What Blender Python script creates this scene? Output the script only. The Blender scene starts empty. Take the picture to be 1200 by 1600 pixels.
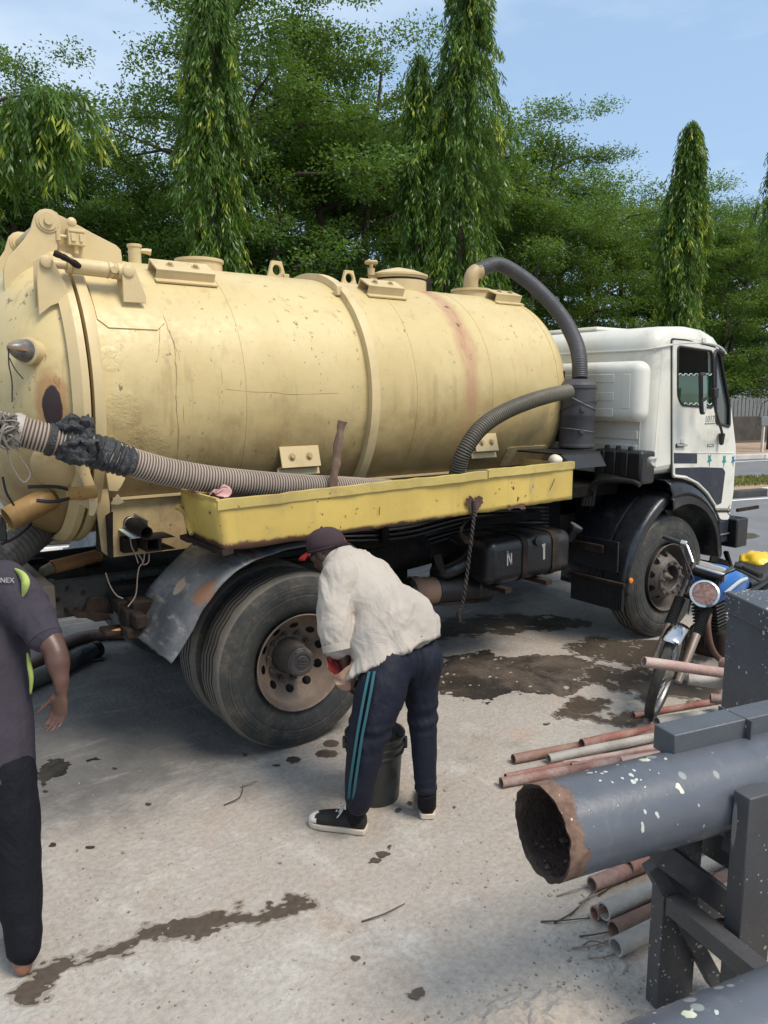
import bpy, bmesh, math, random
import numpy as np
from mathutils import Vector, Matrix
from math import sin, cos, pi, radians, sqrt
random.seed(7); rng = np.random.default_rng(7)
S = bpy.context.scene
COL = S.collection
# ------------------------------------------------------------------ camera
F_PX, PITCH, YAW, HC = 1196.36, radians(8.892), radians(54.3236), 2.0234
Fv = Vector((cos(YAW)*cos(PITCH), sin(YAW)*cos(PITCH), -sin(PITCH)))
Rv = Vector((sin(YAW), -cos(YAW), 0)); Uv = Rv.cross(Fv)
Fh = Vector((cos(YAW), sin(YAW), 0))
CAM = Vector((0, 0, HC))
cd = bpy.data.cameras.new('camera'); cam = bpy.data.objects.new('camera', cd); COL.objects.link(cam)
cam.matrix_world = Matrix.Translation(CAM) @ Matrix((Rv, Uv, -Fv)).transposed().to_4x4()
cd.sensor_fit = 'VERTICAL'; cd.sensor_height = 32.0; cd.lens = F_PX/1600*32.0
cd.clip_start = .05; cd.clip_end = 3000
S.camera = cam
S.render.resolution_x = 768; S.render.resolution_y = 1024
# ------------------------------------------------------------------ sky, sun, exposure
SUN_EL, SUN_AZ = radians(57), radians(-72)      # direction towards the sun, azimuth measured from +X
W = bpy.data.worlds.new('World'); S.world = W; W.use_nodes = True
wn = W.node_tree; wn.nodes.clear()
def WN(t, **k):
    n = wn.nodes.new(t)
    for a, b in k.items(): setattr(n, a, b)
    return n
wo = WN('ShaderNodeOutputWorld'); wb = WN('ShaderNodeBackground')
sky = WN('ShaderNodeTexSky', sky_type='NISHITA', sun_disc=False, sun_elevation=SUN_EL, sun_rotation=pi/2-SUN_AZ)
sky.air_density = 1.0; sky.dust_density = .6; sky.ozone_density = 1.4
tc = WN('ShaderNodeTexCoord'); mp = WN('ShaderNodeMapping'); mp.inputs['Scale'].default_value = (1.0, 1.0, 3.2)
mp.inputs['Location'].default_value = (.37, .9, .25)
ns = WN('ShaderNodeTexNoise'); ns.inputs['Scale'].default_value = 1.35; ns.inputs['Detail'].default_value = 7; ns.inputs['Roughness'].default_value = .52
rp = WN('ShaderNodeMapRange'); rp.inputs['From Min'].default_value = .40; rp.inputs['From Max'].default_value = .62
rp.inputs['To Min'].default_value = .0; rp.inputs['To Max'].default_value = .85
mx = WN('ShaderNodeMix', data_type='RGBA'); mx.inputs['B'].default_value = (6.0, 6.7, 7.4, 1)
L = wn.links.new
L(tc.outputs['Generated'], mp.inputs['Vector']); L(mp.outputs[0], ns.inputs['Vector']); L(ns.outputs[0], rp.inputs['Value'])
hz = WN('ShaderNodeMix', data_type='RGBA'); hz.inputs['Factor'].default_value = .62; hz.inputs['B'].default_value = (3.3, 4.75, 6.6, 1); L(sky.outputs[0], hz.inputs['A'])
L(rp.outputs[0], mx.inputs['Factor']); L(hz.outputs['Result'], mx.inputs['A']); L(mx.outputs['Result'], wb.inputs[0]); L(wb.outputs[0], wo.inputs[0])
wb.inputs[1].default_value = .092
sd = bpy.data.lights.new('sun', 'SUN'); so = bpy.data.objects.new('sun', sd); COL.objects.link(so)
sd.energy = 2.3; sd.angle = radians(24); sd.color = (1, .90, .77)
sv = Vector((cos(SUN_EL)*cos(SUN_AZ), cos(SUN_EL)*sin(SUN_AZ), sin(SUN_EL)))
so.rotation_euler = sv.to_track_quat('Z', 'Y').to_euler(); so.location = (0, -10, 20)
S.view_settings.view_transform = 'Standard'; S.view_settings.look = 'None'; S.view_settings.gamma = 1
S.view_settings.use_curve_mapping = False
S.view_settings.exposure = .74

# ------------------------------------------------------------------ pixel of the photograph -> point in the place
def ray(x, y): return Fv + Rv*((x-600)/F_PX) + Uv*((800-y)/F_PX)
def G(x, y, z=0.0):
    d = ray(x, y); return CAM + d*((z-HC)/d.z)
def AY(x, y, Y):
    d = ray(x, y); return CAM + d*(Y/d.y)
def AX(x, y, X):
    d = ray(x, y); return CAM + d*(X/d.x)
def AD(x, y, D): return CAM + ray(x, y)*D
TY, TZ, TR = 4.85, 1.989, .808           # tank axis and radius
def CY(x, y, r=TR, far=False):
    d = ray(x, y); o = CAM
    a = d.y**2+d.z**2; b = 2*((o.y-TY)*d.y+(o.z-TZ)*d.z); c = (o.y-TY)**2+(o.z-TZ)**2-r*r
    q = b*b-4*a*c
    t = (-b-sqrt(max(q, 0)))/(2*a)
    return o+d*t

DX0, DD, DR = 1.05, .44, .80             # rear door: dome base, depth, radius
def DOME(x, y, off=0.0):
    d = ray(x, y); o = CAM; A, B = DD+off, DR+off
    p = ((o.x-DX0)/A, (o.y-TY)/B, (o.z-TZ)/B); q = (d.x/A, d.y/B, d.z/B)
    a = sum(k*k for k in q); b = 2*sum(i*j for i, j in zip(p, q)); c = sum(k*k for k in p)-1
    return o+d*((-b-sqrt(max(b*b-4*a*c, 0)))/(2*a))
# ------------------------------------------------------------------ mesh helpers
def V(*a): return Vector(a)
def frame(t, up=Vector((0, 0, 1))):
    t = t.normalized()
    if abs(t.dot(up)) > .97: up = Vector((1, 0, 0)) if abs(t.x) < .9 else Vector((0, 1, 0))
    a = up.cross(t).normalized(); return a, t.cross(a).normalized()
def catmull(P, n=6):
    P = [Vector(p) for p in P]; out = []
    Q = [P[0]*2-P[1]]+P+[P[-1]*2-P[-2]]
    for i in range(1, len(Q)-2):
        p0, p1, p2, p3 = Q[i-1:i+3]
        for k in range(n):
            t = k/n
            out.append(.5*((2*p1)+(p2-p0)*t+(2*p0-5*p1+4*p2-p3)*t*t+(3*p1-p0-3*p2+p3)*t**3))
    out.append(P[-1]); return out
def wpos(o):
    v = Vector((0, 0, 0))
    while o is not None: v += o.location; o = o.parent
    return v
class MB:
    def __init__(s): s.v = []; s.f = []; s.m = []; s.cur = 0
    def add(s, vs, fs):
        b = len(s.v); s.v += [tuple(p) for p in vs]
        for f in fs: s.f.append(tuple(i+b for i in f)); s.m.append(s.cur)
        return s
    def box(s, x0, x1, y0, y1, z0, z1):
        vs = [(x, y, z) for x in (x0, x1) for y in (y0, y1) for z in (z0, z1)]
        return s.add(vs, [(0, 1, 3, 2), (4, 6, 7, 5), (0, 4, 5, 1), (2, 3, 7, 6), (0, 2, 6, 4), (1, 5, 7, 3)])
    def obox(s, c, a, b, n):
        c, a, b, n = map(Vector, (c, a, b, n))
        vs = [c+a*i+b*j+n*k for i in (-1, 1) for j in (-1, 1) for k in (-1, 1)]
        fs = [(0, 1, 3, 2), (4, 6, 7, 5), (0, 4, 5, 1), (2, 3, 7, 6), (0, 2, 6, 4), (1, 5, 7, 3)]
        if a.cross(b).dot(n) < 0: fs = [f[::-1] for f in fs]
        return s.add(vs, fs)
    def beam(s, p, q, w, h, up=Vector((0, 0, 1))):
        p, q = Vector(p), Vector(q); a, b = frame(q-p, Vector(up))
        return s.obox((p+q)/2, a*w/2, b*h/2, (q-p)/2)
    def tube(s, P, r, n=12, cap=True, up=Vector((0, 0, 1)), sx=1.0):
        P = [Vector(p) for p in P]; k = len(P); R = r if isinstance(r, (list, tuple)) else [r]*k
        vs = []; a = None
        for i in range(k):
            t = (P[min(i+1, k-1)]-P[max(i-1, 0)]).normalized()
            if a is None: a, b = frame(t, up)
            else:
                a = (a-t*a.dot(t)).normalized(); b = t.cross(a)
            for j in range(n):
                u = 2*pi*j/n; vs.append(P[i]+(a*cos(u)*sx+b*sin(u))*R[i])
        fs = [(i*n+j, i*n+(j+1) % n, (i+1)*n+(j+1) % n, (i+1)*n+j) for i in range(k-1) for j in range(n)]
        if cap: fs += [tuple(range(n))[::-1], tuple(range((k-1)*n, k*n))]
        return s.add(vs, fs)
    def lathe(s, prof, o, axis, n=32, a0=0, a1=2*pi, up=Vector((0, 0, 1)), skip=None, close=False):
        o = Vector(o); ax = Vector(axis).normalized(); a, b = frame(ax, up)
        full = abs(a1-a0-2*pi) < 1e-6; m = n if full else n+1; vs = []
        for (h, r) in prof:
            for j in range(m):
                u = a0+(a1-a0)*j/n; vs.append(o+ax*h+(a*cos(u)+b*sin(u))*r)
        fs = []; K = len(prof)
        for i in range(K-1 if not close else K):
            for j in range(n):
                if skip and skip(i, j): continue
                j2 = (j+1) % m if full else j+1; i2 = (i+1) % K
                fs.append((i*m+j, i*m+j2, i2*m+j2, i2*m+j))
        return s.add(vs, fs)
    def pipe(s, p, q, ro, ri, n=20):                       # hollow pipe with wall
        p, q = Vector(p), Vector(q); h = (q-p).length
        return s.lathe([(0, ri), (0, ro), (h, ro), (h, ri)], p, q-p, n, close=True)
    def prism(s, poly, d):
        P = [Vector(p) for p in poly]; d = Vector(d); n = len(P)
        nn = Vector((0, 0, 0))
        for i in range(n): nn += P[i].cross(P[(i+1) % n])
        if nn.dot(d) < 0: P = P[::-1]
        return s.add(P+[p+d for p in P], [tuple(range(n))[::-1], tuple(range(n, 2*n))]+[(i, (i+1) % n, n+(i+1) % n, n+i) for i in range(n)])
    def ball(s, c, r, nu=14, nv=9):
        c = Vector(c); r = Vector(r) if not isinstance(r, (int, float)) else Vector((r, r, r)); vs = []; fs = []
        for i in range(nv+1):
            t = pi*i/nv
            for j in range(nu):
                u = 2*pi*j/nu; vs.append(c+Vector((r.x*sin(t)*cos(u), r.y*sin(t)*sin(u), r.z*cos(t))))
        for i in range(nv):
            for j in range(nu): fs.append((i*nu+j, (i+1)*nu+j, (i+1)*nu+(j+1) % nu, i*nu+(j+1) % nu))
        return s.add(vs, fs)
    def build(s, name, mats, parent=None, smooth=40, bevel=0, seg=2, off=None, **tags):
        o0 = Vector(off) if off is not None else wpos(parent)
        me = bpy.data.meshes.new(name)
        me.from_pydata([(a-o0.x, b-o0.y, c-o0.z) for a, b, c in s.v], [], s.f)
        mats = mats if isinstance(mats, (list, tuple)) else [mats]
        for m in mats: me.materials.append(m)
        if len(mats) > 1: me.polygons.foreach_set('material_index', s.m)
        if smooth:
            me.polygons.foreach_set('use_smooth', [True]*len(me.polygons)); me.set_sharp_from_angle(angle=radians(smooth))
        me.update()
        o = bpy.data.objects.new(name, me); COL.objects.link(o)
        if parent is not None: o.parent = parent
        elif off is not None: o.location = o0
        if bevel:
            md = o.modifiers.new('bevel', 'BEVEL'); md.width = bevel; md.segments = seg; md.limit_method = 'ANGLE'; md.angle_limit = radians(50)
            md.harden_normals = False
        for a, b in tags.items(): o[a] = b
        return o
def thing(name, label, cat, loc=(0, 0, 0), group=None):
    o = bpy.data.objects.new(name, None); COL.objects.link(o); o.location = loc; o.empty_display_size = .2
    o['label'] = label; o['category'] = cat
    if group: o['group'] = group
    return o
def text_mesh(txt, size, depth=.001):
    c = bpy.data.curves.new('t', 'FONT'); c.body = txt; c.size = size; c.extrude = depth; c.align_x = 'CENTER'; c.align_y = 'CENTER'; c.resolution_u = 2
    o = bpy.data.objects.new('t', c); COL.objects.link(o); dg = bpy.context.evaluated_depsgraph_get()
    me = bpy.data.meshes.new_from_object(o.evaluated_get(dg)); bpy.data.objects.remove(o)
    vs = [tuple(v.co) for v in me.vertices]; fs = [tuple(p.vertices) for p in me.polygons]
    return vs, fs

# ------------------------------------------------------------------ materials
class NM:
    def __init__(s, name, rough=.6, metal=0.0, coords='Object'):
        s.mat = bpy.data.materials.new(name); s.mat.use_nodes = True; s.t = s.mat.node_tree; s.t.nodes.clear()
        s.out = s.n('ShaderNodeOutputMaterial'); s.p = s.n('ShaderNodeBsdfPrincipled')
        s.l(s.p.outputs[0], s.out.inputs[0]); s.p.inputs['Roughness'].default_value = rough; s.p.inputs['Metallic'].default_value = metal
        s.tc = s.n('ShaderNodeTexCoord'); s.co = s.tc.outputs[coords]; s.h = None
    def n(s, t, **k):
        x = s.t.nodes.new(t)
        for a, b in k.items(): setattr(x, a, b)
        return x
    def l(s, a, b): s.t.links.new(a, b)
    def put(s, sock, v):
        if isinstance(v, (int, float)): sock.default_value = v
        elif isinstance(v, (tuple, list)): sock.default_value = (*v, 1) if len(v) == 3 and sock.type == 'RGBA' else v
        else: s.l(v, sock)
    def noise(s, scale, detail=4, rough=.55, sc=(1, 1, 1), loc=(0, 0, 0), dist=0):
        m = s.n('ShaderNodeMapping'); m.inputs['Scale'].default_value = sc; m.inputs['Location'].default_value = loc; s.l(s.co, m.inputs[0])
        t = s.n('ShaderNodeTexNoise'); t.inputs['Scale'].default_value = scale; t.inputs['Detail'].default_value = detail
        t.inputs['Roughness'].default_value = rough; t.inputs['Distortion'].default_value = dist; s.l(m.outputs[0], t.inputs['Vector']); return t.outputs[0]
    def vor(s, scale, feature='F1', sc=(1, 1, 1), rand=1, warp=0):
        m = s.n('ShaderNodeMapping'); m.inputs['Scale'].default_value = sc
        if warp:
            q = s.n('ShaderNodeTexNoise'); q.inputs['Scale'].default_value = scale*1.3; q.inputs['Detail'].default_value = 3; s.l(s.co, q.inputs['Vector'])
            e = s.n('ShaderNodeVectorMath', operation='MULTIPLY_ADD'); s.l(q.outputs['Color'], e.inputs[0]); e.inputs[1].default_value = (warp,)*3; s.l(s.co, e.inputs[2]); s.l(e.outputs[0], m.inputs[0])
        else: s.l(s.co, m.inputs[0])
        t = s.n('ShaderNodeTexVoronoi', feature=feature); t.inputs['Scale'].default_value = scale; t.inputs['Randomness'].default_value = rand
        s.l(m.outputs[0], t.inputs['Vector']); return t.outputs[0]
    def rng(s, v, a, b, c=0., d=1., smooth=True):
        m = s.n('ShaderNodeMapRange'); m.interpolation_type = 'SMOOTHSTEP' if smooth else 'LINEAR'
        s.put(m.inputs[0], v); m.inputs[1].default_value = a; m.inputs[2].default_value = b; m.inputs[3].default_value = c; m.inputs[4].default_value = d; return m.outputs[0]
    def math(s, op, a, b=0.):
        m = s.n('ShaderNodeMath', operation=op); s.put(m.inputs[0], a); s.put(m.inputs[1], b); return m.outputs[0]
    def mix(s, f, a, b, mode='MIX'):
        m = s.n('ShaderNodeMix', data_type='RGBA', blend_type=mode); s.put(m.inputs['Factor'], f)
        ins = [i for i in m.inputs if i.type == 'RGBA']; s.put(ins[0], a); s.put(ins[1], b)
        return [o for o in m.outputs if o.type == 'RGBA'][0]
    def sep(s):
        x = s.n('ShaderNodeSeparateXYZ'); s.l(s.co, x.inputs[0]); return x.outputs
    def blob(s, c, r, amt=.5, nscale=6, soft=.12):
        """mask 1 inside an uneven patch at c (coords of this material) with radii r"""
        v = s.n('ShaderNodeVectorMath', operation='SUBTRACT'); s.l(s.co, v.inputs[0]); v.inputs[1].default_value = c
        w = s.n('ShaderNodeVectorMath', operation='DIVIDE'); s.l(v.outputs[0], w.inputs[0]); w.inputs[1].default_value = r
        q = s.n('ShaderNodeVectorMath', operation='LENGTH'); s.l(w.outputs[0], q.inputs[0])
        nn = s.noise(nscale, 6, .65)
        d = s.math('ADD', q.outputs['Value'], s.math('MULTIPLY', s.math('SUBTRACT', nn, .5), amt*2))
        return s.rng(d, 1+soft, 1-soft)
    def bump(s, h, strength=.3, dist=.01):
        b = s.n('ShaderNodeBump'); b.inputs['Strength'].default_value = strength; b.inputs['Distance'].default_value = dist
        s.put(b.inputs['Height'], h)
        if s.h is not None: s.l(s.h, b.inputs['Normal'])
        s.h = b.outputs[0]; s.l(s.h, s.p.inputs['Normal'])
    def col(s, c): s.put(s.p.inputs['Base Color'], c)
    def rough(s, r): s.put(s.p.inputs['Roughness'], r)
def paint(name, base, var=.12, dirt=None, dirt_amt=.5, chip=None, chip_amt=.5, rough=.5, metal=0., bump=.12, streak=0., scale=1., spec=None, dist=.004, low=None):
    """paint with tone drift, dust, small chips and fine relief"""
    m = NM(name, rough, metal)
    if spec is not None: m.p.inputs['Specular IOR Level'].default_value = spec
    n1 = m.noise(2.2*scale, 5); n2 = m.noise(26*scale, 5, .65)
    c = m.mix(m.rng(n1, .3, .7), tuple(x*(1-var) for x in base), tuple(min(1, x*(1+var)) for x in base))
    if dirt:
        d = m.rng(m.noise(3.1*scale, 8, .68, loc=(3, 1, 7)), .62-.28*dirt_amt, .78)
        d = m.math('MULTIPLY', d, m.rng(n2, .25, .65, .45, 1)); c = m.mix(m.math('MULTIPLY', d, min(1, .5+dirt_amt*.5)), c, dirt)
    if streak:
        s = m.rng(m.noise(9*scale, 6, .6, sc=(1, 1, .09)), .55, .8); c = m.mix(m.math('MULTIPLY', s, streak), c, dirt or (.05, .04, .03))
    if chip:
        k = m.rng(m.math('ADD', m.noise(17*scale, 7, .72, loc=(9, 2, 4)), m.math('MULTIPLY', n1, .22)), .86-.10*chip_amt, .875-.10*chip_amt)
        c = m.mix(k, c, chip); m.bump(m.math('SUBTRACT', 1., k), .35, .003)
    if low:
        lz = m.rng(m.math('ADD', m.sep()[2], m.math('MULTIPLY', m.math('SUBTRACT', m.noise(9, 8, .75), .5), low[3])), low[1], low[0]); c = m.mix(lz, c, low[2])
    m.col(c); m.rough(m.rng(n2, .2, .8, max(.05, rough-.12), min(1, rough+.14)))
    if bump: m.bump(m.math('ADD', n2, m.math('MULTIPLY', n1, 1.5)), bump, dist)
    return m.mat
def flat(name, base, rough=.6, metal=0., var=.08, bump=.08, scale=1.): return paint(name, base, var, rough=rough, metal=metal, bump=bump, scale=scale)

M = {}
RUST = (.115, .045, .022)
M['cream'] = None
M['yellow'] = paint('yellow_box_paint', (.56, .405, .10), .10, (.30, .24, .09), .45, (.07, .035, .022), 1.1, .5, bump=.25, streak=.45, low=(1.255, 1.275, (.11, .055, .035), .085))
M['yellow_rusty'] = paint('rusted_yellow_paint', (.50, .37, .10), .15, (.13, .06, .035), .95, (.05, .025, .018), 1.0, .7, bump=.4)
M['cream_dirty'] = paint('grimy_cream_paint', (.44, .33, .165), .2, (.13, .085, .045), .75, (.06, .035, .025), .8, .55, bump=.3, streak=.5)
M['cream_part'] = paint('cream_fitting_paint', (.56, .44, .235), .10, (.25, .17, .09), .35, (.09, .05, .03), .5, .5, bump=.2, streak=.3)
M['tan'] = paint('orange_tan_paint', (.42, .20, .07), .2, (.13, .08, .05), .6, (.06, .03, .02), .6, .6, bump=.25)
M['ochre'] = paint('ochre_rusted_paint', (.33, .19, .05), .25, (.09, .045, .035), .9, (.06, .025, .02), .9, .55, bump=.3)
M['black'] = paint('dusty_black_paint', (.011, .012, .014), .3, (.075, .062, .05), .35, None, 0, .38, bump=.2)
M['black_under'] = paint('dirty_chassis_black', (.007, .0065, .0065), .35, (.030, .022, .017), .5, None, 0, .8, bump=.5, scale=1.6, dist=.008, spec=.15)
M['rail'] = paint('dusty_chassis_rail', (.022, .025, .025), .3, (.13, .105, .08), .6, (.12, .05, .03), .5, .7, bump=.4, scale=1.4)
M['black_rust'] = paint('rusted_chassis_steel', (.022, .016, .013), .3, (.075, .048, .033), .6, (.12, .05, .03), .6, .8, bump=.5, scale=1.5, spec=.2)
M['fender_black'] = paint('scuffed_black_fender', (.012, .014, .018), .25, (.11, .10, .10), .35, None, 0, .30, bump=.18, dist=.006)
M['white'] = paint('grimy_white_cab_paint', (.64, .63, .56), .06, (.36, .32, .24), .50, (.12, .09, .06), .5, .42, bump=.05, streak=.38)
M['white_trim'] = paint('pale_grey_trim', (.55, .55, .50), .08, (.25, .22, .17), .4, None, 0, .5, bump=.1)
M['navy_panel'] = paint('dark_navy_panel', (.016, .020, .034), .2, (.06, .06, .07), .3, (.45, .45, .45), .05, .5, bump=.1)
M['rubber_trim'] = flat('black_rubber_trim', (.014, .014, .015), .6)
M['chrome'] = paint('worn_chrome', (.62, .62, .62), .1, (.20, .15, .11), .4, None, 0, .16, 1.0, bump=.05)
M['steel'] = paint('galvanised_steel', (.42, .43, .44), .15, (.20, .18, .15), .5, None, 0, .4, .8, bump=.2)
M['zinc_pale'] = paint('pale_zinc_plate', (.50, .60, .64), .08, (.30, .28, .24), .3, None, 0, .4, .2, bump=.1)
M['orange_lens'] = flat('amber_lens', (.75, .22, .02), .25)
M['teal'] = flat('teal_star_paint', (.01, .22, .20), .5)
M['blue_star'] = flat('blue_star_paint', (.02, .14, .28), .5)
M['ink'] = flat('black_lettering', (.02, .02, .02), .5)
M['grey_ink'] = flat('grey_lettering', (.16, .16, .15), .5)
M['white_mark'] = flat('white_marking_paint', (.34, .34, .32), .7, var=.3)
def glass(name, col, rough=.05, trans=0.):
    m = NM(name, rough); m.col(col); m.p.inputs['Specular IOR Level'].default_value = .8; m.p.inputs['Coat Weight'].default_value = .6; m.p.inputs['Coat Roughness'].default_value = .03
    if trans:
        t = m.n('ShaderNodeBsdfTransparent'); t.inputs[0].default_value = (.55, .62, .58, 1); x = m.n('ShaderNodeMixShader'); x.inputs[0].default_value = trans
        m.l(m.p.outputs[0], x.inputs[1]); m.l(t.outputs[0], x.inputs[2]); m.l(x.outputs[0], m.out.inputs[0])
    return m.mat
M['glass'] = glass('green_reflection_glass', (.018, .085, .035), .04, .30)  # foliage reflection painted in as a green base colour
M['glass_pale'] = glass('pale_quarter_glass', (.10, .12, .12), .06, .25)
M['mirror'] = flat('mirror_glass', (.75, .78, .8), .03, 1.0, .01, 0)
M['curtain'] = flat('pale_lace', (.50, .58, .54), .8)
M['dark_in'] = flat('dark_cab_lining', (.012, .013, .014), .8)
def rubber(name, base, dust, amt=.5):
    m = NM(name, .78); n = m.noise(5, 8, .7); f = m.noise(40, 5, .7)
    c = m.mix(m.math('MULTIPLY', m.rng(n, .62-.25*amt, .82), m.rng(f, .3, .7, .4, 1)), base, dust); m.col(c); m.bump(f, .25, .004); return m.mat
M['tyre'] = rubber('dusty_tyre_rubber', (.024, .028, .029), (.13, .108, .08), .95)
M['tyre_tread'] = rubber('worn_tread_rubber', (.105, .098, .086), (.19, .165, .13), .9)
M['groove'] = flat('tyre_groove_rubber', (.012, .011, .010), .9)
M['rubber_flap'] = rubber('black_mud_flap', (.016, .016, .017), (.06, .05, .04), .4)
M['rim_tan'] = paint('rusty_tan_rim', (.195, .145, .108), .22, (.07, .052, .04), .9, (.09, .045, .03), .4, .62, bump=.3, scale=1.8)
M['rim_dark'] = paint('dusty_dark_rim', (.085, .07, .06), .25, (.19, .14, .10), .5, (.16, .08, .05), .3, .6, bump=.3, scale=1.8)
M['hub'] = paint('greasy_hub_steel', (.10, .09, .085), .3, (.24, .19, .15), .6, None, 0, .55, .3, bump=.5, scale=2.5)

# tank paint: cream with drips, chips, grime and painted shade, a pink rust run under the manhole and a brown patch on the door
def tank_mat():
    m = NM('cream_tank_paint', .42); o = (2.04, 4.85, 0)
    def q(p): return (p.x-o[0], p.y-o[1], p.z-o[2])
    n1 = m.noise(1.3, 5); n2 = m.noise(24, 6, .65); n3 = m.noise(5.5, 7, .65, loc=(4, 4, 2))
    c = m.mix(m.rng(n1, .3, .7), (.495, .385, .175), (.58, .47, .235))
    x, y, z = m.sep()
    c = m.mix(m.math('MULTIPLY', m.rng(n3, .5, .72), .45), c, (.50, .365, .17))
    # dust, road grime and painted shade together darken the lower flank
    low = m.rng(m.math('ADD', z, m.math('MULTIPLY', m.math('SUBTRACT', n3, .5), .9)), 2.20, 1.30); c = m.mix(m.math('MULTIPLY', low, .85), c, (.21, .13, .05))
    sp = m.rng(m.noise(62, 4, .6, sc=(1, 1, .6)), .685, .71); c = m.mix(m.math('MULTIPLY', sp, m.rng(m.math('SUBTRACT', n3, m.math('MULTIPLY', z, .13)), .02, .36)), c, (.10, .06, .03))
    s = m.rng(m.noise(14, 5, .6, sc=(1, 1, .05)), .57, .72); c = m.mix(m.math('MULTIPLY', s, .42), c, (.31, .205, .09))
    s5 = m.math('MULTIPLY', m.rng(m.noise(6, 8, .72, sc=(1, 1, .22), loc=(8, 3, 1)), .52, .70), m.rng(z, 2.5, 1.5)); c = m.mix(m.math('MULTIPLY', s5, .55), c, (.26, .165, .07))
    # flaking chips
    ch = m.rng(m.math('ADD', m.noise(19, 8, .75, sc=(1, 1, .6), loc=(1, 5, 2)), m.math('MULTIPLY', n1, .18)), .722, .732)
    c = m.mix(m.math('MULTIPLY', ch, .85), c, (.14, .08, .045))
    # rust run below the manhole
    cr = m.math('ADD', x, m.math('MULTIPLY', m.math('SUBTRACT', n3, .5), .12))
    p1 = q(CY(688, 470)); p2 = q(CY(735, 640)); xc = m.rng(z, p1[2], p2[2], p1[0], p2[0], False)
    d = m.math('ABSOLUTE', m.math('SUBTRACT', cr, xc))
    w = m.rng(d, .12, .015); fz = m.rng(z, 1.35, 2.5, .18, .85); front = m.rng(y, .12, -.05); band = m.math('MULTIPLY', m.math('MULTIPLY', w, fz), front)
    c = m.mix(m.math('MULTIPLY', band, m.rng(m.noise(6, 7, .7, sc=(2.5, 1, .4)), .25, .65, .25, 1)), c, (.36, .15, .09))
    k = m.math('MULTIPLY', m.rng(d, .035, .01), m.rng(m.noise(11, 5, .7), .56, .6)); k = m.math('MULTIPLY', k, m.math('MULTIPLY', m.rng(z, 2.2, 2.45), front))
    c = m.mix(k, c, (.06, .035, .03))
    tcol = [((82, 632), (.035, .12, .115), .3, 9, (.032, .017, .018)), ]
    for (px, rr, amt, nsx, cc) in tcol:
        pp = q(DOME(*px))
        c = m.mix(m.math('MULTIPLY', m.blob(pp, (.075, .10, .17), .55, 9, .3), .75), c, (.34, .17, .06)); c = m.mix(m.blob((pp[0]+.0, pp[1], pp[2]-.02), (.045, .065, .11), amt, nsx, .06), c, cc)
    m.col(c)
    cr_ = None
    for (a, rr) in [((190, 640), .10), ((228, 697), .11), ((172, 562), .06), ((168, 697), .06)]:
        b = m.blob(q(CY(*a)), (rr, rr, rr), .35, 5, .25); cr_ = b if cr_ is None else m.math('MAXIMUM', cr_, b)
    wr = m.noise(34, 3, .5, dist=1.2)
    m.bump(m.math('MULTIPLY', wr, cr_), .55, .010); m.bump(ch, -.4, .003)
    m.bump(m.math('ADD', n2, m.math('MULTIPLY', m.noise(3, 3), 6)), .22, .004)
    m.rough(m.rng(n2, .3, .7, .34, .56)); return m.mat
M['cream'] = tank_mat()

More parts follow.
